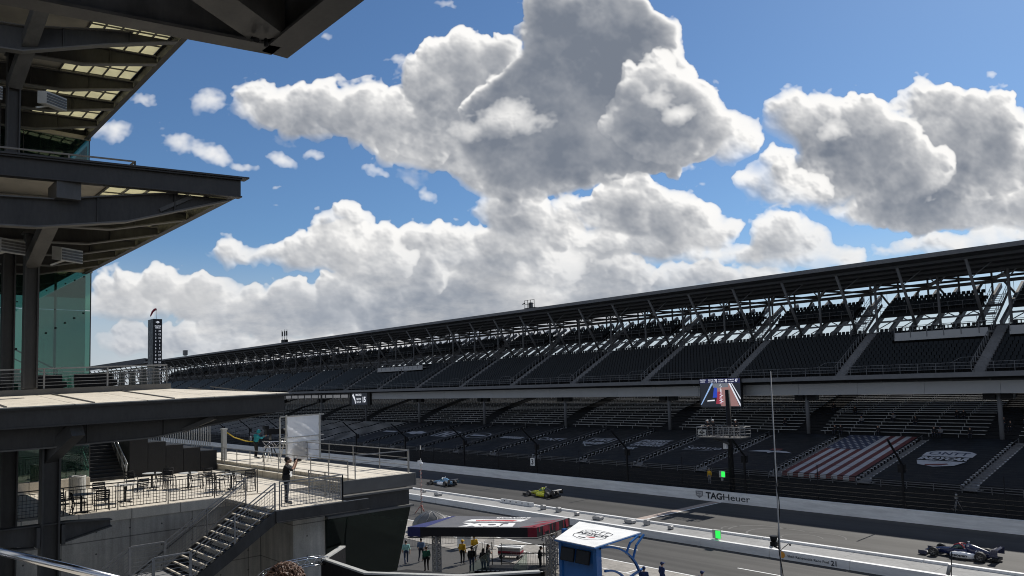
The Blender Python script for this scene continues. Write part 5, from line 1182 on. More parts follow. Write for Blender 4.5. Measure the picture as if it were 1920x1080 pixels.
# equipment on the raised deck
fr = thing('cloth_frame', 'tall metal frame holding a translucent white cloth screen on the raised deck', 'screen')
mb = MB(); P = lambda y, z: Vector((-41.5, y, z))
for y in (19.72, 21.84): mb.beam(P(y, 9.3), P(y, 12.02), 0.08, 0.08, (0, 1, 0))
for z in (11.98, 10.45, 10.75): mb.beam(P(19.3 if z < 11 else 19.35, z - 0.06), P(22.1, z), 0.06, 0.06)
mb.beam((-41.5, 19.33, 9.3), (-41.5, 19.33, 11.9), 0.06, 0.06, (0, 1, 0)); mb.beam((-42.6, 19.8, 9.3), P(19.72, 11.0), 0.05, 0.05); mb.beam((-42.6, 21.7, 9.3), P(21.84, 11.0), 0.05, 0.05); mb.build('frame', M['speaker_grey'], fr)
mb = MB(); mb.smooth = True; nn = 14
vs = [P(19.78 + 2.0 * j / nn, 9.35 + 2.6 * i / nn) + Vector((0.05 * math.sin(i * 1.7 + j * 0.8) * math.sin(math.pi * i / nn), 0, 0)) for i in range(nn + 1) for j in range(nn + 1)]
mb.add(vs, [(i * (nn + 1) + j, i * (nn + 1) + j + 1, (i + 1) * (nn + 1) + j + 1, (i + 1) * (nn + 1) + j) for i in range(nn) for j in range(nn)]); mb.build('cloth', M['cloth_white'], fr)
mb = MB(); n = 22; mb.add([P(20.62, 9.9) + Vector((-0.12, math.cos(2 * math.pi * k / n) * 0.55, math.sin(2 * math.pi * k / n) * 0.55)) for k in range(n)], [tuple(range(n))]); mb.build('shadow_disc', M['steel_mid'], fr)  # dark disc standing in for the round shadow on the cloth
def box_truss(mb, p, q, w, r=0.02, n=4, up=(0, 0, 1)):
    p, q = Vector(p), Vector(q); d = (q - p).normalized(); u = Vector(up); s = d.cross(u).normalized(); u = s.cross(d); cs = [(-1, -1), (1, -1), (1, 1), (-1, 1)]
    for a, b_ in cs: o = s * a * w / 2 + u * b_ * w / 2; mb.tube(p + o, q + o, r, 5)
    for k in range(n):
        a, b_ = p.lerp(q, k / n), p.lerp(q, (k + 1) / n)
        for i in range(4):
            c0, c1 = cs[i], cs[(i + 1) % 4]
            if k % 2: c0, c1 = c1, c0
            mb.tube(a + s * c0[0] * w / 2 + u * c0[1] * w / 2, b_ + s * c1[0] * w / 2 + u * c1[1] * w / 2, r * 0.7, 4)
    return mb
ts = thing('truss_bench', 'short silver truss on legs beside the cloth screen frame', 'truss')
mb = MB(); box_truss(mb, (-43.0, 19.0, 10.32), (-43.0, 20.9, 10.2), 0.34, 0.025, 6); mb.build('truss', M['chrome'], ts)
for y in (19.05, 19.35, 20.6): mb = MB(); mb.tube((-43, y, 10.2), (-43.1, y - 0.05, 9.3), 0.03, 6); mb.tube((-43, y, 10.0), (-42.7, y, 9.3), 0.02, 6); mb.build('leg', M['chrome'], ts)
cpst = thing('cable_post', 'white square post holding one end of a yellow cable on the raised deck', 'post', (-46.56, 18.05, 9.3))
MB().box(-0.13, 0.13, -0.13, 0.13, 0, 1.85).build('shaft', M['speaker_grey'], cpst); MB().box(-0.17, 0.17, -0.17, 0.17, 1.85, 1.93).build('cap', M['speaker_grey'], cpst)
mat('cable_yellow', (0.55, 0.38, 0.03), 0.5, 0.0)
mb = MB(); mb.path([(-46.5, 18.1, 11.05), (-46.3, 18.6, 10.65), (-46.0, 19.2, 10.4), (-45.8, 19.9, 10.3)], 0.035, 6); tag(mb.build('yellow_cable', M['cable_yellow']), 'thick yellow cable hanging from the white post towards the camera operator', 'cable')
# broadcast camera
bc = thing('broadcast_camera', 'large black television camera on a tripod beside the operator in teal', 'camera', (-45.6, 20.1, 9.3))
mb = MB(); mb.cbox((0.0, 0.45, 1.62), (0.34, 0.55, 0.38)); mb.build('body', M['black_metal'], bc); mb = MB(); mb.cbox((0.0, 0.98, 1.60), (0.40, 0.5, 0.34)); mb.tube((0, 1.2, 1.6), (0, 1.42, 1.6), 0.19, 12); mb.build('lens', M['black_metal'], bc)
MB().cbox((0.0, 0.2, 1.9), (0.3, 0.3, 0.2)).build('viewfinder', M['black_metal'], bc)
mb = MB(); mb.tube((0, 0.5, 1.1), (0, 0.5, 1.42), 0.09, 8); mb.build('head', M['steel_mid'], bc)
for k in range(3): a = 2.1 * k + 0.4; MB().tube((0, 0.5, 1.15), (math.cos(a) * 0.55, 0.5 + math.sin(a) * 0.55, 0), 0.035, 6).build('leg', M['black_metal'], bc)
# ------------------------------------------------------------------ near handrail, parapet booth, truss arch
hr = thing('near_handrail', 'thick shiny metal handrail crossing the lower left corner close to us', 'handrail')
def at(u, v, d): 
    q = Vector(((u - 960) / 1413, (619 - v) / 1413, -1)).normalized(); return (cam.matrix_world.to_3x3() @ q) * d + Vector((0, 0, CAMH))
ha, hb = at(-60, 1019, 6.2), at(260, 1097, 5.6)
MB().tube(ha, hb, 0.027, 16).build('bar', M['chrome'], hr)
for q in (-0.05, 1.05): c = ha.lerp(hb, q); MB().tube(c, c - Vector((0, 0, 1.0)), 0.022, 10).build('post', M['chrome'], hr)
nt = thing('viewing_terrace', 'concrete viewing terrace just below the camera position', 'terrace'); MB().box(-8.5, 3, -3, 4.5, 10.0, 10.25).build('slab', M['floor_concrete'], nt); 
for p in ((-8, 3.9), (-8, -2.6), (2.5, 3.9)): MB().box(p[0] - 0.25, p[0] + 0.25, p[1] - 0.25, p[1] + 0.25, 0, 10.0).build('support', M['wall_concrete'], nt)
pb = thing('parapet_booth', 'black walled booth roof with bright white parapet tops at the bottom of the picture', 'booth')
path_ = [(-28.3, 15.75), (-26.8, 14.1), (-23.5, 14.0), (-20.6, 15.95), (-19.0, 18.2)]
inn_ = [(-28.12, 15.9), (-26.70, 14.28), (-23.56, 14.20), (-20.8, 16.1), (-19.2, 18.32)]
for i in range(4):
    a, b_, c, d = path_[i], path_[i + 1], inn_[i + 1], inn_[i]
    MB().prism([(p[0], p[1], 0.0) for p in (a, b_, c, d)], (0, 0, 6.93)).build('wall', M['black_metal'], pb)
    MB().prism([(p[0], p[1], 6.93) for p in (a, b_, c, d)], (0, 0, 0.06)).build('parapet_top', M['speaker_grey'], pb)
MB().prism([(p[0], p[1], 5.6) for p in inn_] + [(-22.5, 20.5, 5.6), (-27.4, 18.4, 5.6)], (0, 0, 0.1)).build('roof_floor', M['deck_dark'], pb)
ta = thing('truss_arch', 'curved silver lattice truss joined to the corner of the black booth', 'truss')
mb = MB(); tpts = [(-27.2, 10.4, 5.2), (-27.0, 11.2, 6.2), (-26.8, 11.9, 6.78), (-26.6, 12.7, 7.0), (-26.5, 13.5, 7.02), (-26.6, 14.2, 6.95)]
for o in (Vector((0.16, 0, 0.13)), Vector((-0.16, 0, 0.13)), Vector((0.16, 0, -0.13)), Vector((-0.16, 0, -0.13))): mb.path([Vector(p) + o for p in tpts], 0.022, 5)
for i in range(20):
    t0, t1 = i / 20 * 5, (i + 1) / 20 * 5
    pp = lambda t: Vector(tpts[min(int(t), 4)]).lerp(Vector(tpts[min(int(t), 4) + 1]), t - min(int(t), 4))
    s = 1 if i % 2 else -1
    mb.tube(pp(t0) + Vector((0.16 * s, 0, 0.13)), pp(t1) + Vector((-0.16 * s, 0, 0.13)), 0.014, 4); mb.tube(pp(t0) + Vector((0.16, 0, 0.13 * s)), pp(t1) + Vector((0.16, 0, -0.13 * s)), 0.014, 4)
mb.build('lattice', M['chrome'], ta); MB().tube((-27.2, 10.4, 0), (-27.2, 10.4, 5.2), 0.12, 8).build('leg', M['chrome'], ta)

# ------------------------------------------------------------------ people: one continuous body each, clothed by region
SKIN = [mat('skin_light', (0.45, 0.27, 0.19), 0.5, 0.08, 8.0), mat('skin_tan', (0.33, 0.19, 0.12), 0.5, 0.08, 8.0)]
def cloth(n, c): return mat('cloth_' + n, c, 0.85, 0.15, 9.0)
for n_, c_ in dict(black=(0.012, 0.012, 0.014), jeans=(0.035, 0.055, 0.11), darkjeans=(0.02, 0.025, 0.04), mint=(0.30, 0.55, 0.50), slate=(0.09, 0.13, 0.22), green=(0.03, 0.14, 0.09), yellow=(0.62, 0.36, 0.02), teal=(0.02, 0.26, 0.30), navy=(0.015, 0.03, 0.10), white=(0.70, 0.70, 0.68), grey=(0.16, 0.16, 0.17), red=(0.35, 0.03, 0.03)).items(): cloth(n_, c_)
mat('hair_dark', (0.018, 0.013, 0.010), 0.5, 0.3, 30.0, stretch=(1, 1, 0.2)); mat('hair_brown', (0.075, 0.035, 0.018), 0.5, 0.45, 30.0, stretch=(1, 1, 0.25)); mat('shoe', (0.03, 0.03, 0.03), 0.6, 0.0)
def limb(mb, p, q, r0, r1):
    p, q = Vector(p), Vector(q); mb.tube(p, q, r0, 10, r1); mb.ball(p, r0, 10, 7); mb.ball(q, r1, 10, 7)
def person(name, label, shirt, pants, skin=0, hair='hair_dark', pose='stand', sleeve='short', longhair=False, cat='person', group=None, vox=0.016, hat=None, seed=0):
    rg = random.Random(seed + 100)
    t = thing(name, label, cat, (0, 0, 0), 0, group)
    sit = pose == 'sit'; dz = -0.50 if sit else (-0.42 if pose == 'crouch' else 0.0)
    J = dict(pel=(0, 0, 0.95 + dz), che=(0, 0.02, 1.28 + dz), nec=(0, 0.0, 1.46 + dz), hed=(0, 0.035, 1.63 + dz))
    for s, k in ((-1, 'l'), (1, 'r')):
        J['hip' + k] = (s * 0.095, 0, 0.92 + dz); J['kne' + k] = (s * 0.10, 0.03, 0.50); J['ank' + k] = (s * 0.10, -0.02, 0.09); J['toe' + k] = (s * 0.12, 0.14, 0.045)
        J['sho' + k] = (s * 0.185, 0, 1.40 + dz); J['elb' + k] = (s * 0.24, -0.04, 1.13 + dz); J['wri' + k] = (s * 0.235, 0.05, 0.89 + dz); J['fin' + k] = (s * 0.225, 0.08, 0.72 + dz)
    if pose == 'walk':
        J.update(kner=(0.10, 0.20, 0.52), ankr=(0.10, 0.26, 0.10), toer=(0.11, 0.42, 0.07), knel=(-0.10, -0.06, 0.50), ankl=(-0.10, -0.30, 0.15), toel=(-0.11, -0.17, 0.06), wril=(-0.24, 0.20, 0.92), finl=(-0.23, 0.28, 0.78), wrir=(0.24, -0.16, 0.90), finr=(0.24, -0.2, 0.74), elbr=(0.25, -0.10, 1.13))
    if pose == 'photo':
        J.update(elbl=(-0.30, 0.20, 1.26), wril=(-0.13, 0.30, 1.50), finl=(-0.04, 0.33, 1.62), elbr=(0.30, 0.20, 1.28), wrir=(0.14, 0.28, 1.53), finr=(0.06, 0.32, 1.65), toel=(-0.17, 0.12, 0.045), ankl=(-0.15, -0.04, 0.09), hed=(0, 0.06, 1.62), knel=(-0.13, 0.02, 0.5), ankr=(0.13, 0.02, 0.09), toer=(0.17, 0.17, 0.045))
    if pose == 'operate':
        J.update(elbl=(-0.28, 0.20, 1.18), wril=(-0.16, 0.42, 1.26), finl=(-0.13, 0.58, 1.30), elbr=(0.28, 0.22, 1.20), wrir=(0.15, 0.42, 1.32), finr=(0.11, 0.57, 1.38), che=(0, 0.08, 1.27), nec=(0, 0.12, 1.45), hed=(0, 0.18, 1.60))
    if pose == 'fold':
        J.update(elbl=(-0.26, 0.05, 1.12), wril=(-0.05, 0.24, 1.16), finl=(0.12, 0.25, 1.18), elbr=(0.26, 0.05, 1.13), wrir=(0.06, 0.22, 1.10), finr=(-0.10, 0.25, 1.11))
    if pose == 'lean':
        J.update(elbl=(-0.26, 0.12, 1.13), wril=(-0.2, 0.36, 1.10), finl=(-0.18, 0.50, 1.08), elbr=(0.26, 0.12, 1.13), wrir=(0.2, 0.36, 1.10), finr=(0.18, 0.50, 1.08), hed=(0, 0.10, 1.61))
    if sit:
        for s, k in ((-1, 'l'), (1, 'r')): J.update({'kne' + k: (s * 0.13, 0.46, 0.48), 'ank' + k: (s * 0.13, 0.42, 0.09), 'toe' + k: (s * 0.14, 0.58, 0.045), 'elb' + k: (s * 0.25, 0.10, 0.66), 'wri' + k: (s * 0.14, 0.34, 0.58), 'fin' + k: (s * 0.08, 0.46, 0.56)})
        J.update(che=(0, 0.06, 0.80), nec=(0, 0.10, 0.97), hed=(0, 0.15, 1.13))
    if pose == 'crouch':
        for s, k in ((-1, 'l'), (1, 'r')): J.update({'kne' + k: (s * 0.14, 0.36, 0.48), 'ank' + k: (s * 0.12, 0.02, 0.10), 'toe' + k: (s * 0.13, 0.18, 0.05), 'elb' + k: (s * 0.24, 0.20, 0.70), 'wri' + k: (s * 0.16, 0.40, 0.62), 'fin' + k: (s * 0.12, 0.5, 0.55)})
        J.update(che=(0, 0.16, 0.82), nec=(0, 0.24, 0.98), hed=(0, 0.30, 1.13))
    J = {k: Vector(v) for k, v in J.items()}
    mb = MB(); segs = []
    def L(a, b, r0, r1, m): limb(mb, a, b, r0, r1); segs.append((Vector(a), Vector(b), (r0 + r1) / 2, m))
    P, S, K, H = 'P', 'S', 'K', 'H'
    pel, che, nec, hed = J['pel'], J['che'], J['nec'], J['hed']
    for s, k in ((-1, 'l'), (1, 'r')):
        L(J['hip' + k], J['kne' + k], 0.088, 0.058, P); L(J['kne' + k], J['ank' + k], 0.058, 0.045, P); L(J['ank' + k], J['toe' + k], 0.045, 0.035, 'B')
        L(J['sho' + k], J['elb' + k], 0.055, 0.043, S); L(J['elb' + k], J['wri' + k], 0.042, 0.030, S if sleeve == 'long' else K)
        w, f = J['wri' + k], J['fin' + k]; d = (f - w).normalized(); palm = w + d * 0.09; L(w, palm, 0.030, 0.032, K)
        side = d.cross(Vector((0, 1, 0.3))).normalized(); n_ = side.cross(d)
        for i, (o, ln) in enumerate(((-0.027, 0.070), (-0.009, 0.085), (0.009, 0.080), (0.027, 0.062))):
            b0 = palm + side * o; b1 = b0 + d * ln * 0.55; L(b0, b1, 0.010, 0.009, K); L(b1, b1 + (d * 0.75 + n_ * 0.55).normalized() * ln * 0.5, 0.009, 0.008, K)
        th = w + d * 0.03 - side * 0.03 * s; L(th, th + (d * 0.7 - side * 0.6 * s + n_ * 0.3).normalized() * 0.06, 0.012, 0.009, K)
        L(J['hip' + k], pel + Vector((0, 0, 0.05)), 0.095, 0.11, P); L(J['sho' + k], nec - Vector((0, 0, 0.05)), 0.06, 0.06, S)
        L(pel + Vector((s * 0.07, 0, 0.12)), che + Vector((s * 0.085, 0, 0.02)), 0.105, 0.115, S); L(che + Vector((s * 0.085, 0, 0.02)), J['sho' + k] - Vector((s * 0.03, 0, 0.05)), 0.115, 0.075, S)
    L(pel + Vector((0, 0, 0.02)), pel + Vector((0, 0, 0.08)), 0.13, 0.13, P); L(pel + Vector((0, 0, 0.14)), che, 0.12, 0.13, S); L(nec - Vector((0, 0, 0.06)), hed - Vector((0, 0.02, 0.06)), 0.055, 0.052, K)
    mb.ball(hed, 0.1, 14, 10, (0.78, 0.96, 1.16)); segs.append((hed - Vector((0, 0, 0.05)), hed + Vector((0, 0, 0.05)), 0.085, K))
    mb.ball(hed + Vector((0, 0.05, -0.065)), 0.05, 10, 7, (0.95, 0.9, 0.9)); mb.ball(hed + Vector((0, 0.102, -0.012)), 0.018, 8, 6, (0.8, 1, 1.5))
    for s in (-1, 1): mb.ball(hed + Vector((s * 0.082, 0.0, -0.005)), 0.026, 8, 6, (0.5, 0.8, 1.2))
    tmp = mb.build('body', M['shoe']); mod = tmp.modifiers.new('r', 'REMESH'); mod.mode = 'VOXEL'; mod.voxel_size = vox
    sm = tmp.modifiers.new('s', 'SMOOTH'); sm.iterations = 2; sm.factor = 0.4
    dg = bpy.context.evaluated_depsgraph_get(); me = bpy.data.meshes.new_from_object(tmp.evaluated_get(dg)); bpy.data.objects.remove(tmp)
    me.materials.clear(); keys = ['S', 'P', 'K', 'B', 'H']
    for k, m_ in zip(keys, (M['cloth_' + shirt], M['cloth_' + pants], SKIN[skin], M['shoe'], M[hair])): me.materials.append(m_)
    n = len(me.polygons); ctr = np.zeros(n * 3, np.float32); me.polygons.foreach_get('center', ctr); ctr = ctr.reshape(-1, 3); best = np.full(n, 9.0); idx = np.zeros(n, np.int32)
    for a, b_, r, m_ in segs:
        a_, d_ = np.array(a), np.array(b_ - a); tt = np.clip(((ctr - a_) @ d_) / max(1e-9, d_ @ d_), 0, 1); dist = np.linalg.norm(ctr - a_ - tt[:, None] * d_, axis=1) - r
        k = dist < best; best[k] = dist[k]; idx[k] = keys.index(m_)
    # short sleeves reach to mid upper arm, lips and eyes stay skin; hairline
    rel = ctr - np.array(hed); onhead = np.linalg.norm(rel / np.array([1, 1.1, 1.25]), axis=1) < 0.115
    idx[onhead & ((rel[:, 2] > 0.062) | ((rel[:, 1] < -0.015) & (rel[:, 2] > -0.06)))] = 4
    me.polygons.foreach_set('material_index', idx); me.polygons.foreach_set('use_smooth', np.ones(n, bool)); me.update()
    o = bpy.data.objects.new('body', me); COL.objects.link(o); o.parent = t
    if hat is None:
        mb = MB(); mb.ball(hed + Vector((0, -0.018, 0.030)), 0.106, 14, 9, (0.80, 0.96, 1.05))
        if longhair: mb.loft([[hed + Vector((math.cos(a) * w, math.sin(a) * w * 0.6 - 0.055 - y_, z_)) for a in [2 * math.pi * i / 10 for i in range(10)]] for w, y_, z_ in ((0.075, 0.0, 0.06), (0.10, 0.02, -0.08), (0.11, 0.04, -0.22), (0.10, 0.05, -0.36), (0.05, 0.05, -0.46))])
        mb.build('hair', M[hair], t)
    elif hat == 'hood':
        mb = MB(); mb.ball(hed + Vector((0, -0.025, 0.012)), 0.125, 14, 9, (0.86, 0.95, 1.08)); mb.build('hood', M['cloth_' + shirt], t)
    else:
        mb = MB(); mb.ball(hed + Vector((0, -0.01, 0.045)), 0.116, 14, 9, (0.84, 1.0, 0.9)); mb.cbox(hed + Vector((0, 0.12, 0.055)), (0.15, 0.11, 0.015)); mb.build('cap', M[hat], t)
    mb = MB()
    for s in (-1, 1): mb.ball(hed + Vector((s * 0.032, 0.089, 0.012)), 0.011, 6, 5)
    mb.build('eyes', M['hair_dark'], t)
    mb = MB(); mb.cbox(hed + Vector((0, 0.098, -0.065)), (0.045, 0.012, 0.012)); mb.build('mouth', M['cloth_red'], t)
    return t, J
def put(t, loc, rz): t.location = loc; t.rotation_euler = (0, 0, rz); t.scale = (1.14, 1.14, 1.02); return t
# photographer
ph, J = person('person', 'man in black photographing with a long lens on the steel stair landing, white print bib', 'black', 'darkjeans', 0, 'hair_dark', 'photo', 'short', vox=0.012)
mb = MB(); mb.smooth = True
vs = [Vector((math.sin(a) * 0.215, math.cos(a) * 0.155 + 0.02, z)) for z in (1.02, 1.14, 1.26, 1.38) for a in (-0.9, -0.45, 0, 0.45, 0.9)]
mb.add(vs, [(r * 5 + c, r * 5 + c + 1, (r + 1) * 5 + c + 1, (r + 1) * 5 + c) for r in range(3) for c in range(4)][::1]); mb.build('bib', M['cloth_white'], ph)
mb = MB(); mb.text('42', (0, 0.185, 1.14), (-1, 0, 0), (0, 0, 1), height=0.1, bold=0.02, align='C'); [mb.box(-0.1 + 0.07 * k, -0.05 + 0.07 * k, 0.18, 0.186, 1.29, 1.35) for k in range(3)]; mb.build('bib_print', M['cloth_navy'], ph)
put(ph, (-29.4, 13.95, 8.8), R_(-32)); ph.scale = (1.34, 1.32, 1.09)
cm_ = thing('camera', 'black stills camera with a lens held to the photographer\'s face', 'camera', (-29.4, 13.95, 8.8), R_(-32)); cm_.scale = (1.34, 1.32, 1.09)
mb = MB(); mb.cbox((0, 0.27, 1.625), (0.15, 0.08, 0.11)); mb.build('body', M['black_metal'], cm_); mb = MB(); mb.tube((0, 0.30, 1.62), (0, 0.46, 1.62), 0.045, 12); mb.build('lens', M['black_metal'], cm_)
bgp = thing('camera_bag', 'small black shoulder bag hanging at the photographer\'s hip', 'bag', (-29.4, 13.95, 8.8), R_(-32)); bgp.scale = (1.34, 1.32, 1.09)
mb = MB(); mb.cbox((0.24, 0.03, 0.98), (0.12, 0.22, 0.26)); mb.build('pouch', M['black_cloth'], bgp); mb = MB(); mb.path([(0.24, 0.1, 1.1), (0.2, 0.16, 1.3), (0.0, 0.15, 1.42), (-0.12, 0.0, 1.48)], 0.012, 5); mb.build('strap', M['black_cloth'], bgp)
op, J = person('person', 'camera operator in a teal hooded jacket behind the television camera on the raised deck', 'teal', 'black', 0, 'hair_dark', 'operate', 'long', hat='hood'); put(op, (-45.75, 19.72, 9.3), R_(-5))
mp, J = person('person', 'man in a mint shirt and jeans walking away beside the glass booth', 'mint', 'jeans', 0, 'hair_dark', 'walk', 'short'); put(mp, (-49.2, 33.0, 0), R_(60))
sp, J = person('person', 'man in a slate blue shirt and dark jeans walking right of the mint shirt', 'slate', 'darkjeans', 1, 'hair_dark', 'walk', 'short', seed=2); put(sp, (-49.0, 34.25, 0), R_(40))
gp, J = person('person', 'person in a dark green jacket half hidden by the left truss post of the canopy', 'green', 'black', 0, 'hair_brown', 'stand', 'long'); put(gp, (-46.2, 32.75, 0), R_(70))
yp, J = person('person', 'crew member in a yellow jacket and black trousers seen from behind beside the barricade', 'yellow', 'black', 1, 'hair_brown', 'stand', 'long', hat='cloth_yellow'); put(yp, (-45.95, 35.9, 0), R_(20))
y2 = copy_tree(yp); y2['label'] = 'second yellow jacketed crew member, farther away and partly hidden by the first'; put(y2, (-46.6, 37.6, 0), R_(75))
bp, J = person('person', 'person in a black top and jeans with a backpack, in front of the yellow jackets', 'black', 'jeans', 0, 'hair_dark', 'stand', 'long', seed=4); put(bp, (-43.6, 34.9, 0), R_(30))
bk_ = thing('backpack', 'black backpack worn by the person in front of the yellow jackets', 'backpack', (-43.6, 34.9, 0), R_(30)); mb = MB(); mb.cbox((0, -0.2, 1.22), (0.30, 0.18, 0.46)); mb.cbox((0, -0.30, 1.12), (0.24, 0.06, 0.22)); mb.build('pack', M['black_cloth'], bk_)
lp, J = person('person', 'woman with long dark hair and jeans behind the clear stage panel', 'black', 'jeans', 0, 'hair_dark', 'stand', 'long', True, seed=5); put(lp, (-42.4, 35.0, 0), R_(15))
wp, J = person('person', 'woman with long dark hair, black top and blue jeans standing by the barricade', 'black', 'jeans', 0, 'hair_dark', 'fold', 'long', True, seed=6); put(wp, (-43.3, 36.2, 0), R_(-60))
kp, J = person('person', 'person in black leaning forward by the rail left of the blue cart', 'black', 'black', 1, 'hair_dark', 'lean', 'long', seed=7); put(kp, (-39.9, 38.2, 0), R_(-40))
np_, J = person('person', 'crew member in a navy suit and cap just right of the blue cart', 'navy', 'navy', 0, 'hair_dark', 'stand', 'long', hat='cloth_navy', seed=8); put(np_, (-30.4, 39.9, 0), R_(-20))
n2 = copy_tree(np_); n2['label'] = 'crew member in navy close to the blue cart, only the cap and head in view'; put(n2, (-30.5, 38.2, 0), R_(30))
n3 = copy_tree(np_); n3['label'] = 'crew member farthest right at the bottom edge, only the head in view'; put(n3, (-27.2, 39.6, 0), R_(0))
mar, J = person('person', 'marshal in a yellow jacket standing behind the debris fence near the flag stand', 'yellow', 'grey', 0, 'hair_dark', 'stand', 'long', hat='cloth_grey', seed=9); put(mar, (-49.45, 74.4, 1.55), R_(170))
nh, J = person('person', 'curly brown haired head of someone just below us at the bottom edge', 'grey', 'darkjeans', 0, 'hair_brown', 'stand', 'short', seed=10)
mb = MB(); rg = random.Random(3)
for i in range(420):
    a, b_ = rg.uniform(0, 2 * math.pi), rg.uniform(-0.35, 1.45); c = J['hed'] + Vector((math.cos(a) * math.cos(b_) * 0.088, math.sin(a) * math.cos(b_) * 0.105 - 0.015, math.sin(b_) * 0.115 + 0.02))
    d = (c - J['hed']).normalized(); s = d.cross(Vector((rg.uniform(-1, 1), rg.uniform(-1, 1), rg.uniform(-1, 1)))).normalized()
    mb.path([c - d * 0.012, c + d * 0.02 + s * 0.012, c + d * 0.026 - s * 0.014, c + d * 0.010 - s * 0.03], [0.006, 0.006, 0.005, 0.002], 4, False)
mb.build('curls', M['hair_brown'], nh)
q = at(531, 1072, 5.2); put(nh, (q.x, q.y, q.z - 1.775), R_(40))
# flag stand crew
FS = (-45.4, 71.3)
f1, J = person('person', 'flag stand official in dark clothes and white cap, leftmost of three', 'black', 'black', 0, 'hair_dark', 'lean', 'long', hat='cloth_white', group='officials on the flag stand', seed=11); put(f1, (-47.0, 70.9, 7.25), R_(180))
f2 = copy_tree(f1); f2['label'] = 'flag stand official in dark clothes and white cap, middle one beside the leftmost'; put(f2, (-46.3, 70.9, 7.3), R_(160))
f3 = copy_tree(f1); f3['label'] = 'flag stand official in dark clothes and white cap, alone right of the steel pole'; put(f3, (-43.6, 70.9, 7.35), R_(190))
# spectators in the shaded rows
sa, J = person('person', 'spectator', 'black', 'darkjeans', 0, 'hair_dark', 'sit', 'long', group='spectators in the shaded rows', vox=0.03, seed=12)
sb, J = person('person', 'spectator', 'grey', 'darkjeans', 1, 'hair_brown', 'sit', 'long', group='spectators in the shaded rows', vox=0.03, seed=13, hat='cloth_navy')
SPOT = [(-44.2, 0, 0, 'dark seated spectator in the front row above the flag cover left corner'), (-43.5, 0, 0, 'second dark seated spectator above the left corner of the flag cover'), (-38.9, 0, 0, 'lone seated spectator in the front row above the middle of the flag cover'), (-41.8, 3, 1, 'seated spectator in grey in a row above the flag cover left half'),
        (-38.2, 4, 1, 'seated spectator in grey higher above the flag cover middle'), (-35.4, 3, 0, 'dark seated spectator in the fourth row above the flag cover right half'), (-32.6, 0, 0, 'dark seated spectator at the right end of the flag cover, front row'), (-31.9, 0, 1, 'grey capped spectator next to the right end of the flag cover'),
        (-31.3, 5, 0, 'dark seated spectator of a pair in the sixth row, left one'), (-30.6, 5, 0, 'dark seated spectator of a pair in the sixth row, right one'), (-28.9, 0, 0, 'dark seated spectator in the front row above the shield badge cover'), (-26.1, 3, 0, 'dark seated spectator above the right half of the shield badge cover, lower one'), (-25.3, 2, 0, 'dark seated spectator closest to the right column, third row'),
        (-24.3, 4, 0, 'dark spectator in the group left of the right column, fifth row'), (-23.6, 5, 1, 'grey capped spectator in the group left of the right column'), (-22.9, 4, 0, 'dark spectator at the right end of the group beside the column'), (-43.6, 6, 0, 'dark seated spectator high in the shaded rows above the flag cover'), (-51.8, 2, 0, 'dark seated spectator beside the left column, third row'), (-20.4, 3, 1, 'grey capped spectator right of the last column in view'), (-47.1, 8, 0, 'dark seated spectator highest up in the shaded rows near the left column')]
uu = [False, False]
for x, r, k, lb_ in SPOT:
    o = place((sa, sb)[k], uu[k], (x, 95.02 + 0.78 * r, rz_(r) + 0.0), R_(180 + 12 * math.sin(x * 3)), lb_); uu[k] = True

# ------------------------------------------------------------------ race cars (nose towards -x)
def paint(n, c): return mat('paint_' + n, c, 0.28, 0.05, 3.0, coat=0.6)
for n_, c_ in dict(navy=(0.012, 0.02, 0.07), white=(0.72, 0.73, 0.75), yellow=(0.55, 0.55, 0.02), black=(0.012, 0.012, 0.014), skyblue=(0.16, 0.30, 0.45), red=(0.42, 0.02, 0.03), lilac=(0.03, 0.035, 0.07)).items(): paint(n_, c_)
mat('carbon', (0.016, 0.016, 0.018), 0.45, 0.2, 20.0); mat('tyre', (0.022, 0.022, 0.022), 0.7, 0.15, 6.0); mat('rim_line', (0.30, 0.30, 0.30), 0.4, 0.0, metal=0.6)
def sect(x, hw, z0, z1, p=2.6, n=16, y0=0.0):
    out = []
    for i in range(n):
        a = 2 * math.pi * i / n; c, s = math.cos(a), math.sin(a)
        out.append(Vector((x, y0 + hw * math.copysign(abs(c) ** (2 / p), c), (z0 + z1) / 2 + (z1 - z0) / 2 * math.copysign(abs(s) ** (2 / p), s))))
    return out
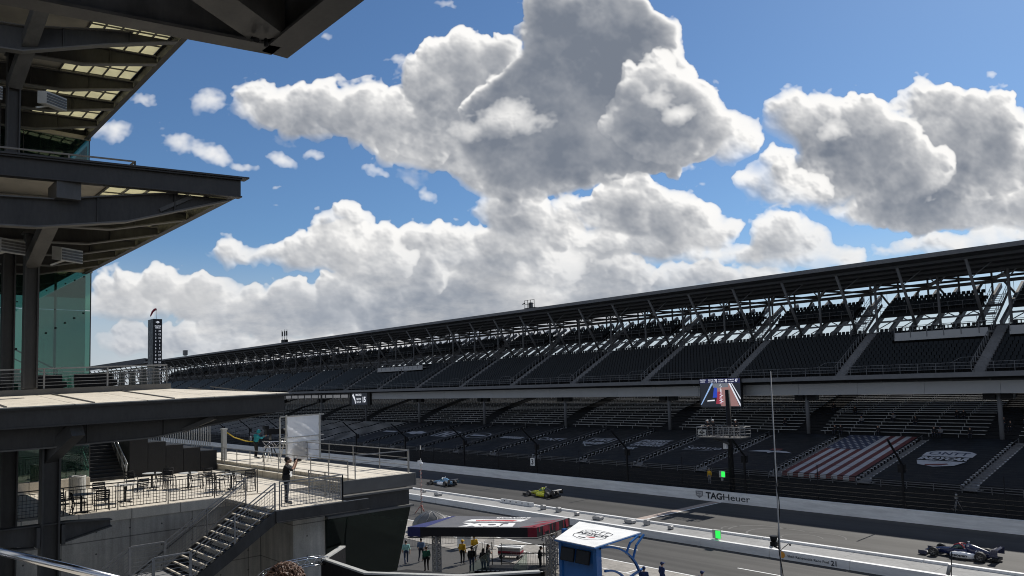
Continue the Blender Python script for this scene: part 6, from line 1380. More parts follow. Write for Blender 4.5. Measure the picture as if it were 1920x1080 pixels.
def make_car(label, loc, main, pod, cover, wing, halo, txt=None, num=None):
    t = thing('race_car', label, 'race car', loc, 0, 'open wheel race cars')
    mb = MB(); mb.loft([sect(*a) for a in [(-2.45, 0.05, 0.20, 0.27), (-2.2, 0.13, 0.19, 0.36), (-1.75, 0.19, 0.17, 0.50), (-1.2, 0.25, 0.12, 0.60), (-0.7, 0.33, 0.08, 0.66), (-0.1, 0.37, 0.06, 0.68), (0.45, 0.36, 0.06, 0.70)]]); mb.build('nose_and_tub', M[main], t)
    mb = MB(); mb.loft([sect(*a) for a in [(0.30, 0.17, 0.55, 0.93), (0.42, 0.20, 0.30, 1.02), (0.8, 0.24, 0.10, 0.98), (1.2, 0.22, 0.10, 0.84), (1.7, 0.14, 0.14, 0.66), (2.1, 0.06, 0.25, 0.52)]]); mb.build('engine_cover', M[cover], t)
    for s in (-1, 1):
        mb = MB(); mb.loft([sect(x, hw, z0, z1, 3.2, 14, s * y) for x, hw, z0, z1, y in [(-0.55, 0.16, 0.14, 0.40, 0.60), (-0.3, 0.26, 0.08, 0.50, 0.64), (0.3, 0.31, 0.06, 0.53, 0.62), (0.85, 0.26, 0.06, 0.46, 0.52), (1.35, 0.12, 0.08, 0.32, 0.34)]]); mb.build('sidepod', M[pod], t)
    mb = MB(); mb.prism([(-1.0, -0.45, 0.035), (-0.4, -0.97, 0.035), (1.3, -0.97, 0.035), (1.75, -0.6, 0.035), (2.0, -0.45, 0.035), (2.0, 0.45, 0.035), (1.75, 0.6, 0.035), (1.3, 0.97, 0.035), (-0.4, 0.97, 0.035), (-1.0, 0.45, 0.035)], (0, 0, 0.04)); mb.build('floor', M['carbon'], t)
    mb = MB(); mb.beam((-2.42, -0.95, 0.12), (-2.42, 0.95, 0.12), 0.34, 0.035, (0.15, 0, 1)); mb.beam((-2.18, -0.93, 0.20), (-2.18, -0.2, 0.19), 0.22, 0.03, (0.35, 0, 1)); mb.beam((-2.18, 0.93, 0.20), (-2.18, 0.2, 0.19), 0.22, 0.03, (0.35, 0, 1))
    for s in (-1, 1): mb.box(-2.62, -2.02, s * 0.95 - 0.012, s * 0.95 + 0.012, 0.05, 0.33)
    mb.build('front_wing', M[wing], t)
    mb = MB(); mb.beam((2.18, -0.78, 0.80), (2.18, 0.78, 0.80), 0.34, 0.035, (0.12, 0, 1)); mb.beam((2.36, -0.78, 0.90), (2.36, 0.78, 0.90), 0.16, 0.03, (0.6, 0, 1))
    for s in (-1, 1): mb.prism([(1.95, s * 0.79, 0.45), (2.5, s * 0.79, 0.45), (2.52, s * 0.79, 0.96), (2.15, s * 0.79, 0.94)], (0, s * 0.02, 0))
    mb.beam((2.1, 0, 0.35), (2.25, 0, 0.8), 0.10, 0.06); mb.build('rear_wing', M[wing], t)
    mb = MB(); mb.box(1.9, 2.45, -0.5, 0.5, 0.10, 0.28); mb.build('diffuser', M['carbon'], t)
    for x, w, r in ((-1.62, 0.26, 0.325), (1.42, 0.36, 0.345)):
        for s in (-1, 1):
            mb = MB(); y = s * (0.965 - w / 2); pr = [(-w / 2, r * 0.60), (-w / 2, r * 0.93), (-w * 0.40, r), (w * 0.40, r), (w / 2, r * 0.93), (w / 2, r * 0.60)]
            mb.loft([[Vector((x + math.cos(2 * math.pi * i / 28) * q, y + o, r + math.sin(2 * math.pi * i / 28) * q)) for i in range(28)] for o, q in pr], cap=False)
            wo = mb.build('wheel', M['tyre'], t)
            mb = MB(); yo = y + s * (w / 2 - 0.03); mb.tube((x, yo - s * 0.03, r), (x, yo, r), r * 0.60, 24); mb.build('rim', M['carbon'], wo)
            mb = MB(); mb.ring((x, yo + s * 0.01, r), (0, 1, 0), r * 0.60, 0.012, 28); 
            for k in range(5): a = 2 * math.pi * k / 5; mb.beam((x, yo + s * 0.006, r), (x + math.cos(a) * r * 0.55, yo + s * 0.006, r + math.sin(a) * r * 0.55), 0.03, 0.01, (0, 1, 0))
            mb.build('rim_ring', M['rim_line'], wo)
            mb = MB()
            for dx in (-0.28, 0.28):
                for z in (0.20, 0.46): mb.beam((x + dx, s * 0.22, z), (x, y - s * w * 0.3, r + (z - 0.33) * 0.6), 0.05, 0.018)
            mb.build('suspension_arm', M['carbon'], t)
    glass = MB(); glass.loft([[Vector((x, math.cos(a) * w, z + math.sin(a) * h)) for a in [math.pi * i / 10 for i in range(11)]] for x, w, z, h in ((-0.62, 0.20, 0.62, 0.05), (-0.40, 0.27, 0.63, 0.22), (-0.05, 0.30, 0.65, 0.30), (0.22, 0.29, 0.66, 0.30))], False, False); glass.build('aeroscreen', M['glass_dark'], t)
    mb = MB(); mb.path([(-0.55, 0, 0.68), (-0.42, 0, 0.86), (-0.1, 0, 0.97)], 0.035, 6); mb.path([(0.32, -0.30, 0.72), (0.15, -0.29, 0.95), (-0.1, -0.15, 0.98), (-0.12, 0, 0.98), (-0.1, 0.15, 0.98), (0.15, 0.29, 0.95), (0.32, 0.30, 0.72)], 0.04, 6); mb.build('halo', M[halo], t)
    mb = MB(); mb.ball((0.08, 0, 0.80), 0.13, 12, 8, (1.1, 0.9, 1.0)); mb.build('driver_helmet', M['paint_white'], t)
    mb = MB(); mb.tube((0.52, 0, 0.98), (0.52, 0, 1.14), 0.02, 6); mb.ball((0.50, 0, 1.17), 0.05, 8, 6, (1.6, 0.8, 0.8)); mb.build('roof_camera', M['paint_white'], t)
    for s in (-1, 1): mb = MB(); mb.cbox((-0.55, s * 0.52, 0.66), (0.10, 0.16, 0.09)); mb.tube((-0.5, s * 0.34, 0.62), (-0.54, s * 0.46, 0.65), 0.012, 5); mb.build('mirror', M[main], t)
    if txt:
        mb = MB(); mb.text(txt, (-0.42, -0.955, 0.24), (1, 0, 0), (0, 0, 1), height=0.17, width=1.05, bold=0.03, depth=0.02); mb.build('sidepod_lettering', M['letter_black'], t)
        mb = MB(); mb.text('Allwyn' if False else 'AIRE', (0.95, -0.26, 0.52), (1, 0, -0.15), (0, 0.25, 1), height=0.16, width=0.5, bold=0.02, depth=0.03); mb.build('cover_lettering', M['paint_white'], t)
    if num: mb = MB(); mb.text(num, (0.42, -0.22, 0.86), (1, 0, 0), (0, 0.15, 1), height=0.12, bold=0.02, depth=0.02); mb.build('number', M['paint_white'], t)
    return t
make_car('navy and white open wheel race car with red cockpit ring, closest on the track', (-19.75, 61.25, 0.004), 'paint_navy', 'paint_white', 'paint_navy', 'paint_lilac', 'paint_red', 'neopan', '23')
make_car('bright yellow and black open wheel race car in the middle of the three', (-65.75, 63.85, 0.004), 'paint_yellow', 'paint_yellow', 'paint_black', 'paint_black', 'paint_yellow')
make_car('pale blue and white open wheel race car farthest down the track', (-84.35, 62.9, 0.004), 'paint_skyblue', 'paint_white', 'paint_skyblue', 'paint_black', 'paint_white')

# ------------------------------------------------------------------ stage canopy with truss posts
st = thing('stage_canopy', 'flat black stage canopy with blue left end and red right end on truss posts', 'canopy')
Cn = [Vector(p) for p in ((-45.15, 30.45, 3.6), (-37.9, 36.1, 3.6), (-38.75, 40.2, 3.6), (-46.2, 35.35, 3.6))]
mat('canopy_top', (0.115, 0.115, 0.125), 0.6, 0.1, 1.0); mat('canopy_blue', (0.020, 0.026, 0.12), 0.6, 0.15, 1.0); mat('canopy_red', (0.22, 0.012, 0.03), 0.6, 0.2, 2.0); mat('canopy_black', (0.010, 0.010, 0.014), 0.6, 0.1, 1.0)
MB().prism(Cn, (0, 0, 0.03)).build('roof', M['canopy_top'], st)
def lerp2(u, v, z): return Cn[0].lerp(Cn[1], u).lerp(Cn[3].lerp(Cn[2], u), v) + Vector((0, 0, z))
mb = MB(); mb.add([lerp2(0.0, 0.0, 0.036), lerp2(0.14, 0.0, 0.036), lerp2(0.02, 1.0, 0.036), lerp2(0.0, 1, 0.036)], [(0, 1, 2, 3)]); mb.build('roof_blue_end', M['canopy_blue'], st)
mb = MB()
for u0, v0, u1, v1, w in ((0.86, 0.02, 1.0, 0.35, 0.05), (0.90, 0.30, 1.0, 0.6, 0.04), (0.84, 0.5, 0.99, 0.8, 0.03), (0.95, 0.0, 1.0, 0.12, 0.05)): mb.add([lerp2(u0, v0, 0.037), lerp2(min(1, u0 + w * 2), v0, 0.037), lerp2(u1, v1, 0.037), lerp2(u1 - w, v1, 0.037)], [(0, 1, 2, 3)])
mb.build('roof_red_streak', M['canopy_red'], st)
def fascia(a, b_, u0, u1, name, m, off=0.0, z0=-0.62, z1=0.03):
    p, q = a.lerp(b_, u0), a.lerp(b_, u1); n = (b_ - a).cross(Vector((0, 0, 1))).normalized() * (0.02 + off); mb = MB()
    mb.prism([p + n + Vector((0, 0, z0)), q + n + Vector((0, 0, z0)), q + n + Vector((0, 0, z1)), p + n + Vector((0, 0, z1))], n.normalized() * -0.015); return mb.build(name, M[m], st)
fascia(Cn[0], Cn[1], 0, 0.10, 'fascia', 'canopy_blue'); fascia(Cn[0], Cn[1], 0.10, 0.93, 'fascia', 'canopy_black'); fascia(Cn[0], Cn[1], 0.93, 1, 'fascia', 'canopy_red'); fascia(Cn[1], Cn[2], 0, 1, 'fascia', 'canopy_black'); fascia(Cn[2], Cn[3], 0, 1, 'fascia', 'canopy_black'); fascia(Cn[3], Cn[0], 0, 1, 'fascia', 'canopy_blue')
rg = random.Random(5); mb = MB(); n = (Cn[2] - Cn[1]).cross(Vector((0, 0, 1))).normalized() * 0.026
for i in range(15):
    mb = MB(); u = rg.uniform(0.02, 0.9); w = rg.uniform(0.01, 0.07); p, q = Cn[1].lerp(Cn[2], u), Cn[1].lerp(Cn[2], min(1, u + w)); z = rg.uniform(-0.6, -0.3); mb.add([p + n * (1 + 0.1 * i) + Vector((0, 0, z)), q + n * (1 + 0.1 * i) + Vector((0, 0, z - 0.0)), q + n + Vector((0, 0, 0.001 * i)), p + n + Vector((0, 0, 0.001 * i))], [(0, 1, 2, 3)]); mb.build('fascia_streak', M['canopy_red'], st)
xd = (Cn[0] - Cn[1]).normalized(); ydn = (Cn[0] - Cn[3]); yd = (ydn - xd * ydn.dot(xd)).normalized()
mb = MB(); mb.text('FOX', lerp2(0.52, 0.36, 0.04), xd, yd, height=1.15, width=3.9, bold=0.09, align='C', depth=0.004); mb.build('roof_lettering', M['cart_white'], st)
mb = MB(); o = lerp2(0.50, 0.66, 0.04); mb.add([o + xd * a + yd * b_ for a, b_ in ((-2.2, -0.3), (2.0, -0.3), (2.4, 0.55), (-1.8, 0.55))], [(0, 1, 2, 3)]); mb.build('roof_badge', M['cart_white'], st)
mb = MB(); mb.add([o + Vector((0, 0, 0.004)) + xd * a + yd * b_ for a, b_ in ((-1.5, 0.0), (0.2, -0.1), (1.6, 0.1), (1.5, 0.45), (0.3, 0.25), (-1.2, 0.5))], [(0, 1, 2, 3, 4, 5)]); mb.build('roof_badge_red', M['logo_red'], st)
mb = MB(); mb.text('INDYCAR', lerp2(0.55, 0.93, 0.04), xd, yd, height=0.38, width=2.6, bold=0.05, align='C', depth=0.004, shear=0.2); mb.build('roof_lettering', M['cart_white'], st)
mat('truss_panel', (0.30, 0.29, 0.28), 0.5, 0.2, 4.0)
for (x, y) in ((-43.75, 31.9), (-37.3, 36.75), (-39.6, 39.3)):
    mb = MB(); w = 0.42
    for dx, dy in ((-1, -1), (1, -1), (1, 1), (-1, 1)): mb.box(x + dx * w / 2 - 0.03, x + dx * w / 2 + 0.03, y + dy * w / 2 - 0.03, y + dy * w / 2 + 0.03, 0, 2.95)
    for k in range(7):
        z = 0.05 + 0.42 * k
        for (dx, dy) in ((1, 0), (0, -1), (0, 1), (-1, 0)):
            c = Vector((x + dx * w / 2, y + dy * w / 2, z)); tdir = Vector((-dy, dx, 0)); 
            for e in (-1, 1): mb.beam(c + tdir * w / 2 * e, c - tdir * w / 2 * e + Vector((0, 0, 0.40)), 0.06, 0.012, (dx, dy, 0))
            mb.ring(c + Vector((0, 0, 0.20)), (dx, dy, 0), 0.10, 0.02, 10, 4); mb.beam(c - tdir * w / 2, c + tdir * w / 2, 0.05, 0.012, (dx, dy, 0))
    mb.build('truss_post', M['truss_panel'], st)
mb = MB(); 
for a, b_ in ((0, 1), (1, 2), (2, 3), (3, 0)): mb.tube(Cn[a] - Vector((0, 0, 0.70)), Cn[b_] - Vector((0, 0, 0.70)), 0.035, 6)
mb.tube(Cn[0] - Vector((0, 0, 0.7)), Cn[2] - Vector((0, 0, 0.7)), 0.03, 6); mb.build('under_frame', M['steel_mid'], st)
for u, v in ((0.95, 0.35), (0.97, 0.6)):
    t = thing('stage_light', 'small white stage light under the red end of the canopy, %s one' % ('near' if v < 0.5 else 'far'), 'lamp', tuple(lerp2(u, v, -0.95))); MB().tube((0, 0, 0), (0.1, -0.16, -0.12), 0.07, 10, 0.09).build('housing', M['paint_white'], t); MB().tube((0, 0, 0.02), (0, 0, 0.28), 0.015, 5).build('hook', M['black_metal'], t)
sg = thing('stage_floor', 'low black stage floor with bright checkered edging under the canopy', 'stage')
MB().prism([(-42.2, 34.0, 0), (-38.2, 37.0, 0), (-39.6, 39.2, 0), (-43.2, 36.2, 0)][:2] + [(-39.2, 38.6, 0), (-42.6, 36.0, 0)], (0, 0, 0.45)).build('deck', M['black_metal'], sg)
mb = MB()
for i in range(16):
    a = Vector((-42.2, 34.0, 0.46)).lerp(Vector((-38.2, 37.0, 0.46)), i / 16); b_ = Vector((-42.2, 34.0, 0.46)).lerp(Vector((-38.2, 37.0, 0.46)), (i + 0.6) / 16); mb.beam(a, b_, 0.12, 0.02)
mb.build('edge_marking', M['paint_white'], sg)
for i, (p, q) in enumerate((((-42.6, 33.9), (-41.4, 34.7)), ((-39.9, 35.6), (-39.2, 36.3)))):
    t = thing('clear_panel', 'clear slanted stage side panel %s' % ('in front of the long haired woman' if i == 0 else 'left of the right truss post'), 'panel'); mb = MB(); mb.prism([(p[0], p[1], 0.0), (q[0], q[1], 0.0), (q[0], q[1], 1.75), (p[0], p[1], 0.75)], (0.02, -0.02, 0)); mb.build('glass', M['glass_clear'], t)
    mb = MB(); mb.beam((p[0], p[1], 0.75), (q[0], q[1], 1.75), 0.03, 0.03); mb.beam((q[0], q[1], 0), (q[0], q[1], 1.75), 0.03, 0.03); mb.beam((p[0], p[1], 0), (p[0], p[1], 0.75), 0.03, 0.03); mb.build('edge', M['galvanised'], t)
bl = thing('stage_rail', 'black pipe rail beside the stage left of the blue cart', 'railing')
mb = MB(); pl = [(-43.3, 36.6, 0), (-42.6, 36.9, 0), (-40.2, 38.9, 0), (-38.9, 39.8, 0)]
for z in (0.35, 1.1, 1.75): mb.path([Vector(p) + Vector((0, 0, z)) for p in pl[1:]], 0.03, 6)
mb.build('rail', M['black_metal'], bl)
for p in pl: MB().tube(p, Vector(p) + Vector((0, 0, 1.85)), 0.035, 6).build('post', M['black_metal'], bl)
# ------------------------------------------------------------------ steel barricades
def make_barricade():
    t = thing('crowd_barrier', 'x', 'barricade', (0, 0, 0), 0, 'steel crowd barriers'); mb = MB(); mb.path([(-1.15, 0, 0.18), (-1.15, 0, 1.0), (-1.05, 0, 1.1), (1.05, 0, 1.1), (1.15, 0, 1.0), (1.15, 0, 0.18), (-1.15, 0, 0.18)], 0.022, 6); mb.build('frame', M['galvanised'], t)
    mb = MB(); 
    for k in range(17): mb.tube((-1.02 + 0.1275 * k, 0, 0.18), (-1.02 + 0.1275 * k, 0, 1.1), 0.009, 5)
    mb.build('picket', M['galvanised'], t)
    for sx in (-0.8, 0.8): mb = MB(); mb.box(sx - 0.03, sx + 0.03, -0.3, 0.3, 0, 0.03); mb.box(sx - 0.02, sx + 0.02, -0.02, 0.02, 0.03, 0.18); mb.build('foot', M['galvanised'], t)
    return t
ba = make_barricade(); ub = False
for (p, q, lb_) in (((-45.7, 36.6), (-46.9, 38.7), 'steel crowd barrier right of the yellow jackets, near one'), ((-47.0, 38.9), (-48.2, 41.0), 'steel crowd barrier behind the yellow jackets, running to the pit lane'), ((-42.4, 37.6), (-40.7, 39.0), 'steel crowd barrier behind the black pipe rail, left part'), ((-40.6, 39.1), (-38.9, 40.5), 'steel crowd barrier behind the black pipe rail, right part'),
                    ((-52.6, 38.2), (-51.5, 40.2), 'dark steel crowd barrier under the left half of the stage canopy, near one'), ((-53.8, 36.0), (-52.7, 38.0), 'steel crowd barrier under the left end of the stage canopy, beside the walkers')):
    p, q = Vector(p), Vector(q); c = (p + q) / 2; place(ba, ub, (c.x, c.y, 0), math.atan2(q.y - p.y, q.x - p.x), lb_); ub = True
t = thing('equipment_cart', 'low red and silver pit equipment cart behind the barriers', 'cart', (-44.6, 39.6, 0), 0.5)
mb = MB(); mb.box(-0.9, 0.9, -0.4, 0.4, 0.25, 0.8); mb.build('chassis', M['hardware_grey'], t); MB().box(-0.92, 0.92, -0.42, 0.42, 0.4, 0.6).build('red_band', M['canopy_red'], t); mb = MB(); mb.box(-0.95, 0.95, -0.45, 0.45, 0.82, 0.92); mb.box(-0.9, 0.9, -0.1, 0.1, 0.92, 1.0); mb.build('top_tray', M['cart_white'], t)
for x in (-0.7, 0.7):
    for y in (-0.38, 0.38): MB().tube((x, y - 0.04, 0.14), (x, y + 0.04, 0.14), 0.14, 14).build('wheel', M['rubber'], t)
t = thing('white_cabinet', 'white cabinet standing under the canopy left of the yellow jackets', 'cabinet', (-50.4, 39.6, 0)); MB().box(-0.45, 0.45, -0.4, 0.4, 0.08, 1.25).build('case', M['cart_white'], t); MB().box(-0.4, 0.4, -0.35, 0.35, 0, 0.08).build('base', M['black_metal'], t); MB().box(0.452, 0.465, -0.33, 0.33, 0.2, 1.15).build('door', M['speaker_grey'], t)
# ------------------------------------------------------------------ blue timing cart
ct = thing('timing_cart', 'blue timing stand with a white printed roof, two dark screens and curved side arches', 'timing stand')
RF = [Vector(p) for p in ((-34.3, 34.2, 3.58), (-30.8, 34.0, 3.58), (-31.5, 39.3, 3.58), (-37.2, 39.6, 3.58))]
MB().prism(RF, (0, 0, 0.05)).build('roof', M['cart_white'], ct); mb = MB()
for a in range(4): mb.beam(RF[a] - Vector((0, 0, 0.04)), RF[(a + 1) % 4] - Vector((0, 0, 0.04)), 0.07, 0.07)
mb.build('roof_frame', M['cart_blue'], ct)
xd, yd = Vector((1, 0, 0)), Vector((-0.28, 0.96, 0)).normalized(); RC = Vector((-33.4, 36.9, 3.634))
def rp(a, b_, z=0.0): return RC + xd * a + yd * b_ + Vector((0, 0, z))
def loop(mb, pts, w):
    for a, b_ in zip(pts, pts[1:] + pts[:1]): mb.beam(rp(*a), rp(*b_), w, 0.008)
mb = MB(); loop(mb, [(-1.25, 0.12), (-1.25, 0.62), (-0.7, 1.0), (0.0, 1.12), (0.7, 1.0), (1.25, 0.62), (1.25, 0.12)], 0.05); loop(mb, [(-1.35, -0.62), (1.35, -0.62), (1.1, -1.25), (0.5, -1.6), (0, -1.72), (-0.5, -1.6), (-1.1, -1.25)], 0.05)
mb.text('NTT', rp(0.25, 0.3, 0.002), xd, yd, 0.52, 1.35, 0.0, 'C', 0.004); loop(mb, [(-0.78 + math.cos(t * 0.52) * 0.27, 0.58 + math.sin(t * 0.52) * 0.27) for t in range(12)], 0.045); mb.text('INDYCAR', rp(0, -0.42, 0.002), xd, yd, 0.44, 2.6, 0.04, 'C', 0.004, 0.2); mb.text('SERIES', rp(0.15, -0.60, 0.002), xd, yd, 0.14, 0.9, 0.02, 'C', 0.004)
mb.text('.COM' if False else 'TIMING', rp(-0.25, -1.42, 0.002), xd, yd, 0.14, 0.7, 0.03, 'C', 0.004) if False else mb.add([rp(-0.6, -1.38, 0.006), rp(0.0, -1.38, 0.006), rp(0.0, -1.2, 0.006), rp(-0.6, -1.2, 0.006)], [(0, 1, 2, 3)])
mb.build('roof_lettering', M['letter_black'], ct)
mb = MB(); mb.add([rp(a, b_, 0.006) for a, b_ in ((-0.15, -1.02), (0.2, -0.78), (0.55, -0.82), (0.6, -0.98), (0.25, -1.08))], [(0, 1, 2, 3, 4)]); mb.build('roof_emblem', M['logo_red'], ct)
mb = MB(); mb.box(-34.15, -31.15, 34.5, 34.75, 0.3, 3.5); mb.box(-34.2, -33.95, 34.4, 35.8, 0.3, 3.5); mb.build('cabinet', M['cart_blue'], ct); MB().box(-31.32, -31.02, 34.4, 34.85, 0.2, 3.53).build('post', M['cart_blue'], ct); MB().box(-36.75, -36.45, 37.3, 37.6, 0.0, 3.5).build('post', M['cart_blue'], ct)
mb = MB(); mb.box(-34.1, -31.2, 33.8, 34.5, 1.05, 1.12); mb.build('counter', M['cart_white'], ct)
for x in (-33.35, -32.05):
    mb = MB(); mb.cbox((x, 34.32, 2.80), (1.12, 0.07, 0.82), Matrix.Rotation(R_(-12), 3, 'X')); so = mb.build('screen', M['black_metal'], ct); mb = MB(); mb.cbox((x, 34.283, 2.792), (1.02, 0.01, 0.72), Matrix.Rotation(R_(-12), 3, 'X')); mb.build('display', M['letter_black'], so); MB().beam((x, 34.35, 2.78), (x, 34.52, 2.78), 0.2, 0.2, (1, 0, 0)).build('bracket', M['black_metal'], so)
def arcpts(c, r, a0, a1, n=12, sx=1.0): return [Vector((c[0], c[1] + math.cos(R_(a0 + (a1 - a0) * i / n)) * r * sx, c[2] + math.sin(R_(a0 + (a1 - a0) * i / n)) * r)) for i in range(n + 1)]
for x in (-31.1, -34.6):
    for c, r, a0, a1, sx, w in (((x, 34.8, 0.35), 3.05, 92, 0, 1.28, 0.16), ((x, 35.2, 0.2), 1.75, 90, 5, 1.25, 0.13)):
        pts = arcpts(c, r, a0, a1, 14, sx); mb = MB(); [mb.beam(a, b_, 0.12, w, (1, 0, 0)) for a, b_ in zip(pts[:-1], pts[1:])]; mb.build('arch', M['cart_blue'], ct)
    for p, q in (((x, 37.3, 2.7), (x, 38.5, 3.56)), ((x, 37.9, 2.2), (x, 39.1, 3.56))):
        m_ = (Vector(p) + Vector(q)) / 2 + Vector((0, -0.22, 0.12)); mb = MB(); mb.beam(p, m_, 0.09, 0.12, (1, 0, 0)); mb.beam(m_, q, 0.09, 0.12, (1, 0, 0)); mb.build('strut', M['cart_blue'], ct)
    MB().beam((x, 37.2, 1.1), (x, 38.8, 1.45), 0.10, 0.16, (1, 0, 0)).build('strut', M['cart_blue'], ct)
for y in (36.2, 38.6): MB().tube((-31.6, y, 0.4), (-31.35, y, 0.4), 0.4, 22).build('wheel', M['rubber'], ct); MB().tube((-35.0, y, 0.4), (-34.75, y, 0.4), 0.4, 22).build('wheel', M['rubber'], ct)
mb = MB(); mb.prism([(-34.7, 35.2, 0.25), (-31.7, 35.2, 0.25), (-31.7, 39.0, 0.25), (-34.7, 39.0, 0.25)], (0, 0, 0.15)); mb.build('chassis', M['black_metal'], ct); mb = MB(); mb.box(-34.4, -31.9, 36.5, 37.3, 0.9, 0.98); mb.build('bench', M['black_metal'], ct)
# covered gear behind the canopy
cg = thing('equipment_cover', 'grey ribbed domed cover over pit gear behind the stage canopy', 'cover', (-58.6, 42.3, 0)); mb = MB(); mb.smooth = True
mb.loft([[Vector((math.cos(a) * 2.6 * math.cos(b_), math.sin(a) * 1.5 * math.cos(b_), 1.75 * math.sin(b_) + 0.05)) for a in [2 * math.pi * i / 24 for i in range(24)]] for b_ in [0.0, 0.3, 0.6, 0.9, 1.2, 1.5]]); mb.build('sheet', M['steel_flange'], cg)
mb = MB()
for k in range(10): a = 2 * math.pi * k / 10; mb.path([(math.cos(a + 0.12 * (i % 2)) * 2.63 * math.cos(b_), math.sin(a + 0.12 * (i % 2)) * 1.53 * math.cos(b_), 1.78 * math.sin(b_) + 0.05) for i, b_ in enumerate((0.0, 0.3, 0.6, 0.9, 1.2, 1.5))], 0.018, 5)
mb.build('rib', M['hardware_grey'], cg)
# ------------------------------------------------------------------ masts
ms = thing('camera_mast', 'slim mast with red foot, small camera and coiled red cable beside the pit wall', 'mast', (-67.6, 47.4, 0))
mat('cable_red', (0.30, 0.05, 0.04), 0.5, 0.0)
MB().tube((0, 0, 0), (0, 0, 7.2), 0.055, 8, 0.035).build('pole', M['speaker_grey'], ms)
mb = MB(); mb.path([(math.cos(i * 1.1) * 0.12, math.sin(i * 1.1) * 0.12, 0.3 + i * 0.075) for i in range(60)], 0.018, 4); mb.build('coiled_cable', M['cable_red'], ms)
for k in range(3): a = 2.1 * k; MB().tube((0, 0, 0.9), (math.cos(a) * 0.7, math.sin(a) * 0.7, 0), 0.035, 6).build('leg', M['cable_red'], ms)
mb = MB(); mb.cbox((-0.15, 0, 5.35), (0.35, 0.35, 0.45)); mb.ball((0.2, 0, 5.25), 0.17, 10, 7); mb.build('camera_head', M['paint_white'], ms); mb = MB(); mb.cbox((0, 0, 6.3), (0.14, 0.14, 0.9)); mb.build('antenna', M['black_metal'], ms)
nm = thing('tall_cable_mast', 'very thin tall cable wrapped mast rising in front of the pit wall', 'mast', (-14.55, 26.2, 0))
MB().tube((0, 0, 0), (0.02, 0, 13.6), 0.042, 8, 0.018).build('pole', M['hardware_grey'], nm)
mb = MB(); mb.path([(math.sin(z * 2.3) * 0.055 + 0.02, math.cos(z * 2.3) * 0.055, z) for z in np.arange(0.2, 10.5, 0.2)], 0.018, 5); mb.build('cable', M['black_metal'], nm)
mb = MB(); mb.cbox((-0.22, 0, 7.2), (0.20, 0.2, 0.16)); mb.tube((-0.22, 0, 7.3), (-0.22, 0, 7.5), 0.10, 10, 0.15); mb.tube((0, 0, 7.05), (-0.22, 0, 7.12), 0.03, 6); mb.build('camera_head', M['black_metal'], nm); mb = MB(); mb.ball((-0.34, 0, 7.08), 0.07, 8, 6); mb.build('dome_lens', M['paint_white'], nm)
mb = MB(); mb.path([(0, 0, 6.95), (0.2, 0, 7.15), (0.36, 0, 7.28), (0.42, 0, 7.24)], 0.014, 5); mb.ball((0.42, 0, 7.25), 0.04, 6, 5); mb.build('microphone_arm', M['black_metal'], nm)
tr = thing('thin_antenna', 'thin dark leaning antenna in front of the nearest race car', 'antenna', (-8.4, 23.1, 0)); MB().tube((0, 0, 0), (0.66, 0.13, 8.4), 0.03, 6, 0.014).build('rod', M['black_metal'], tr); mb = MB(); mb.tube((0.0, 0, 0), (0, 0, 1.2), 0.06, 8); mb.build('base', M['black_metal'], tr); mb = MB(); mb.tube((0.60, 0.11, 8.05), (0.52, 0.14, 7.75), 0.05, 6); mb.build('clamp', M['hardware_grey'], tr)
tp_ = thing('camera_tripod', 'pale camera tripod standing behind the far wall at the right', 'tripod', (-24.1, 74.4, 1.15))
for k in range(3): a = 2.1 * k + 0.5; MB().tube((0, 0, 1.0), (math.cos(a) * 0.45, math.sin(a) * 0.45, 0), 0.03, 6).build('leg', M['galvanised'], tp_)
mb = MB(); mb.cbox((0, 0, 1.15), (0.2, 0.3, 0.22)); mb.ball((0, 0, 1.38), 0.12, 8, 6); mb.build('head', M['galvanised'], tp_)
# ------------------------------------------------------------------ signal lights, flag stand, video boards
for (x, y, z, lb_) in ((-46.9, 73.05, 2.55, 'bright green lit signal panel on the fence below the flag stand'), (-34.8, 53.0, 0.6, 'bright green lit signal panel standing on the pit wall')):
    t = thing('signal_light', lb_, 'signal light', (x, y, z), 0, 'green signal lights'); MB().box(-0.34, 0.30, -0.12, 0.14, 0.08, 0.76).build('housing', M['speaker_grey'], t); MB().box(-0.02, 0.40, -0.16, -0.125, 0.14, 0.72).build('light_panel', M['led_green'], t); MB().box(-0.15, 0.05, -0.05, 0.09, -0.3 if y > 60 else 0.0, 0.05).build('foot', M['hardware_grey'], t)
fs = thing('flag_stand', 'steel flag stand basket hanging out over the far wall on a thick dark pole', 'flag stand')
MB().tube((-46.1, 73.6, 0), (-46.1, 73.6, 12.2), 0.32, 12, 0.26).build('pole', M['black_metal'], fs)
mb = MB(); mb.box(-48.0, -42.7, 70.2, 72.2, 7.12, 7.24); mb.beam((-46.1, 73.6, 6.2), (-46.1, 70.6, 7.1), 0.18, 0.2); mb.beam((-46.1, 73.6, 7.0), (-46.1, 72.0, 7.1), 0.2, 0.2); mb.build('platform', M['steel_mid'], fs)
mb = MB()
for x in np.arange(-48.0, -42.69, 0.66):
    for y in (70.2, 72.2): mb.beam((x, y, 7.2), (x, y, 8.3), 0.045, 0.045)
for z in (7.55, 7.9, 8.3): 
    for y in (70.2, 72.2): mb.tube((-48, y, z), (-42.7, y, z), 0.028, 5)
    for x in (-48.0, -42.7): mb.tube((x, 70.2, z), (x, 72.2, z), 0.028, 5)
for k in range(8): mb.beam((-45.2 + 0.33 * k, 70.19, 7.25), (-44.9 + 0.33 * k, 70.19, 8.25), 0.03, 0.03)
mb.build('basket_rail', M['galvanised'], fs)
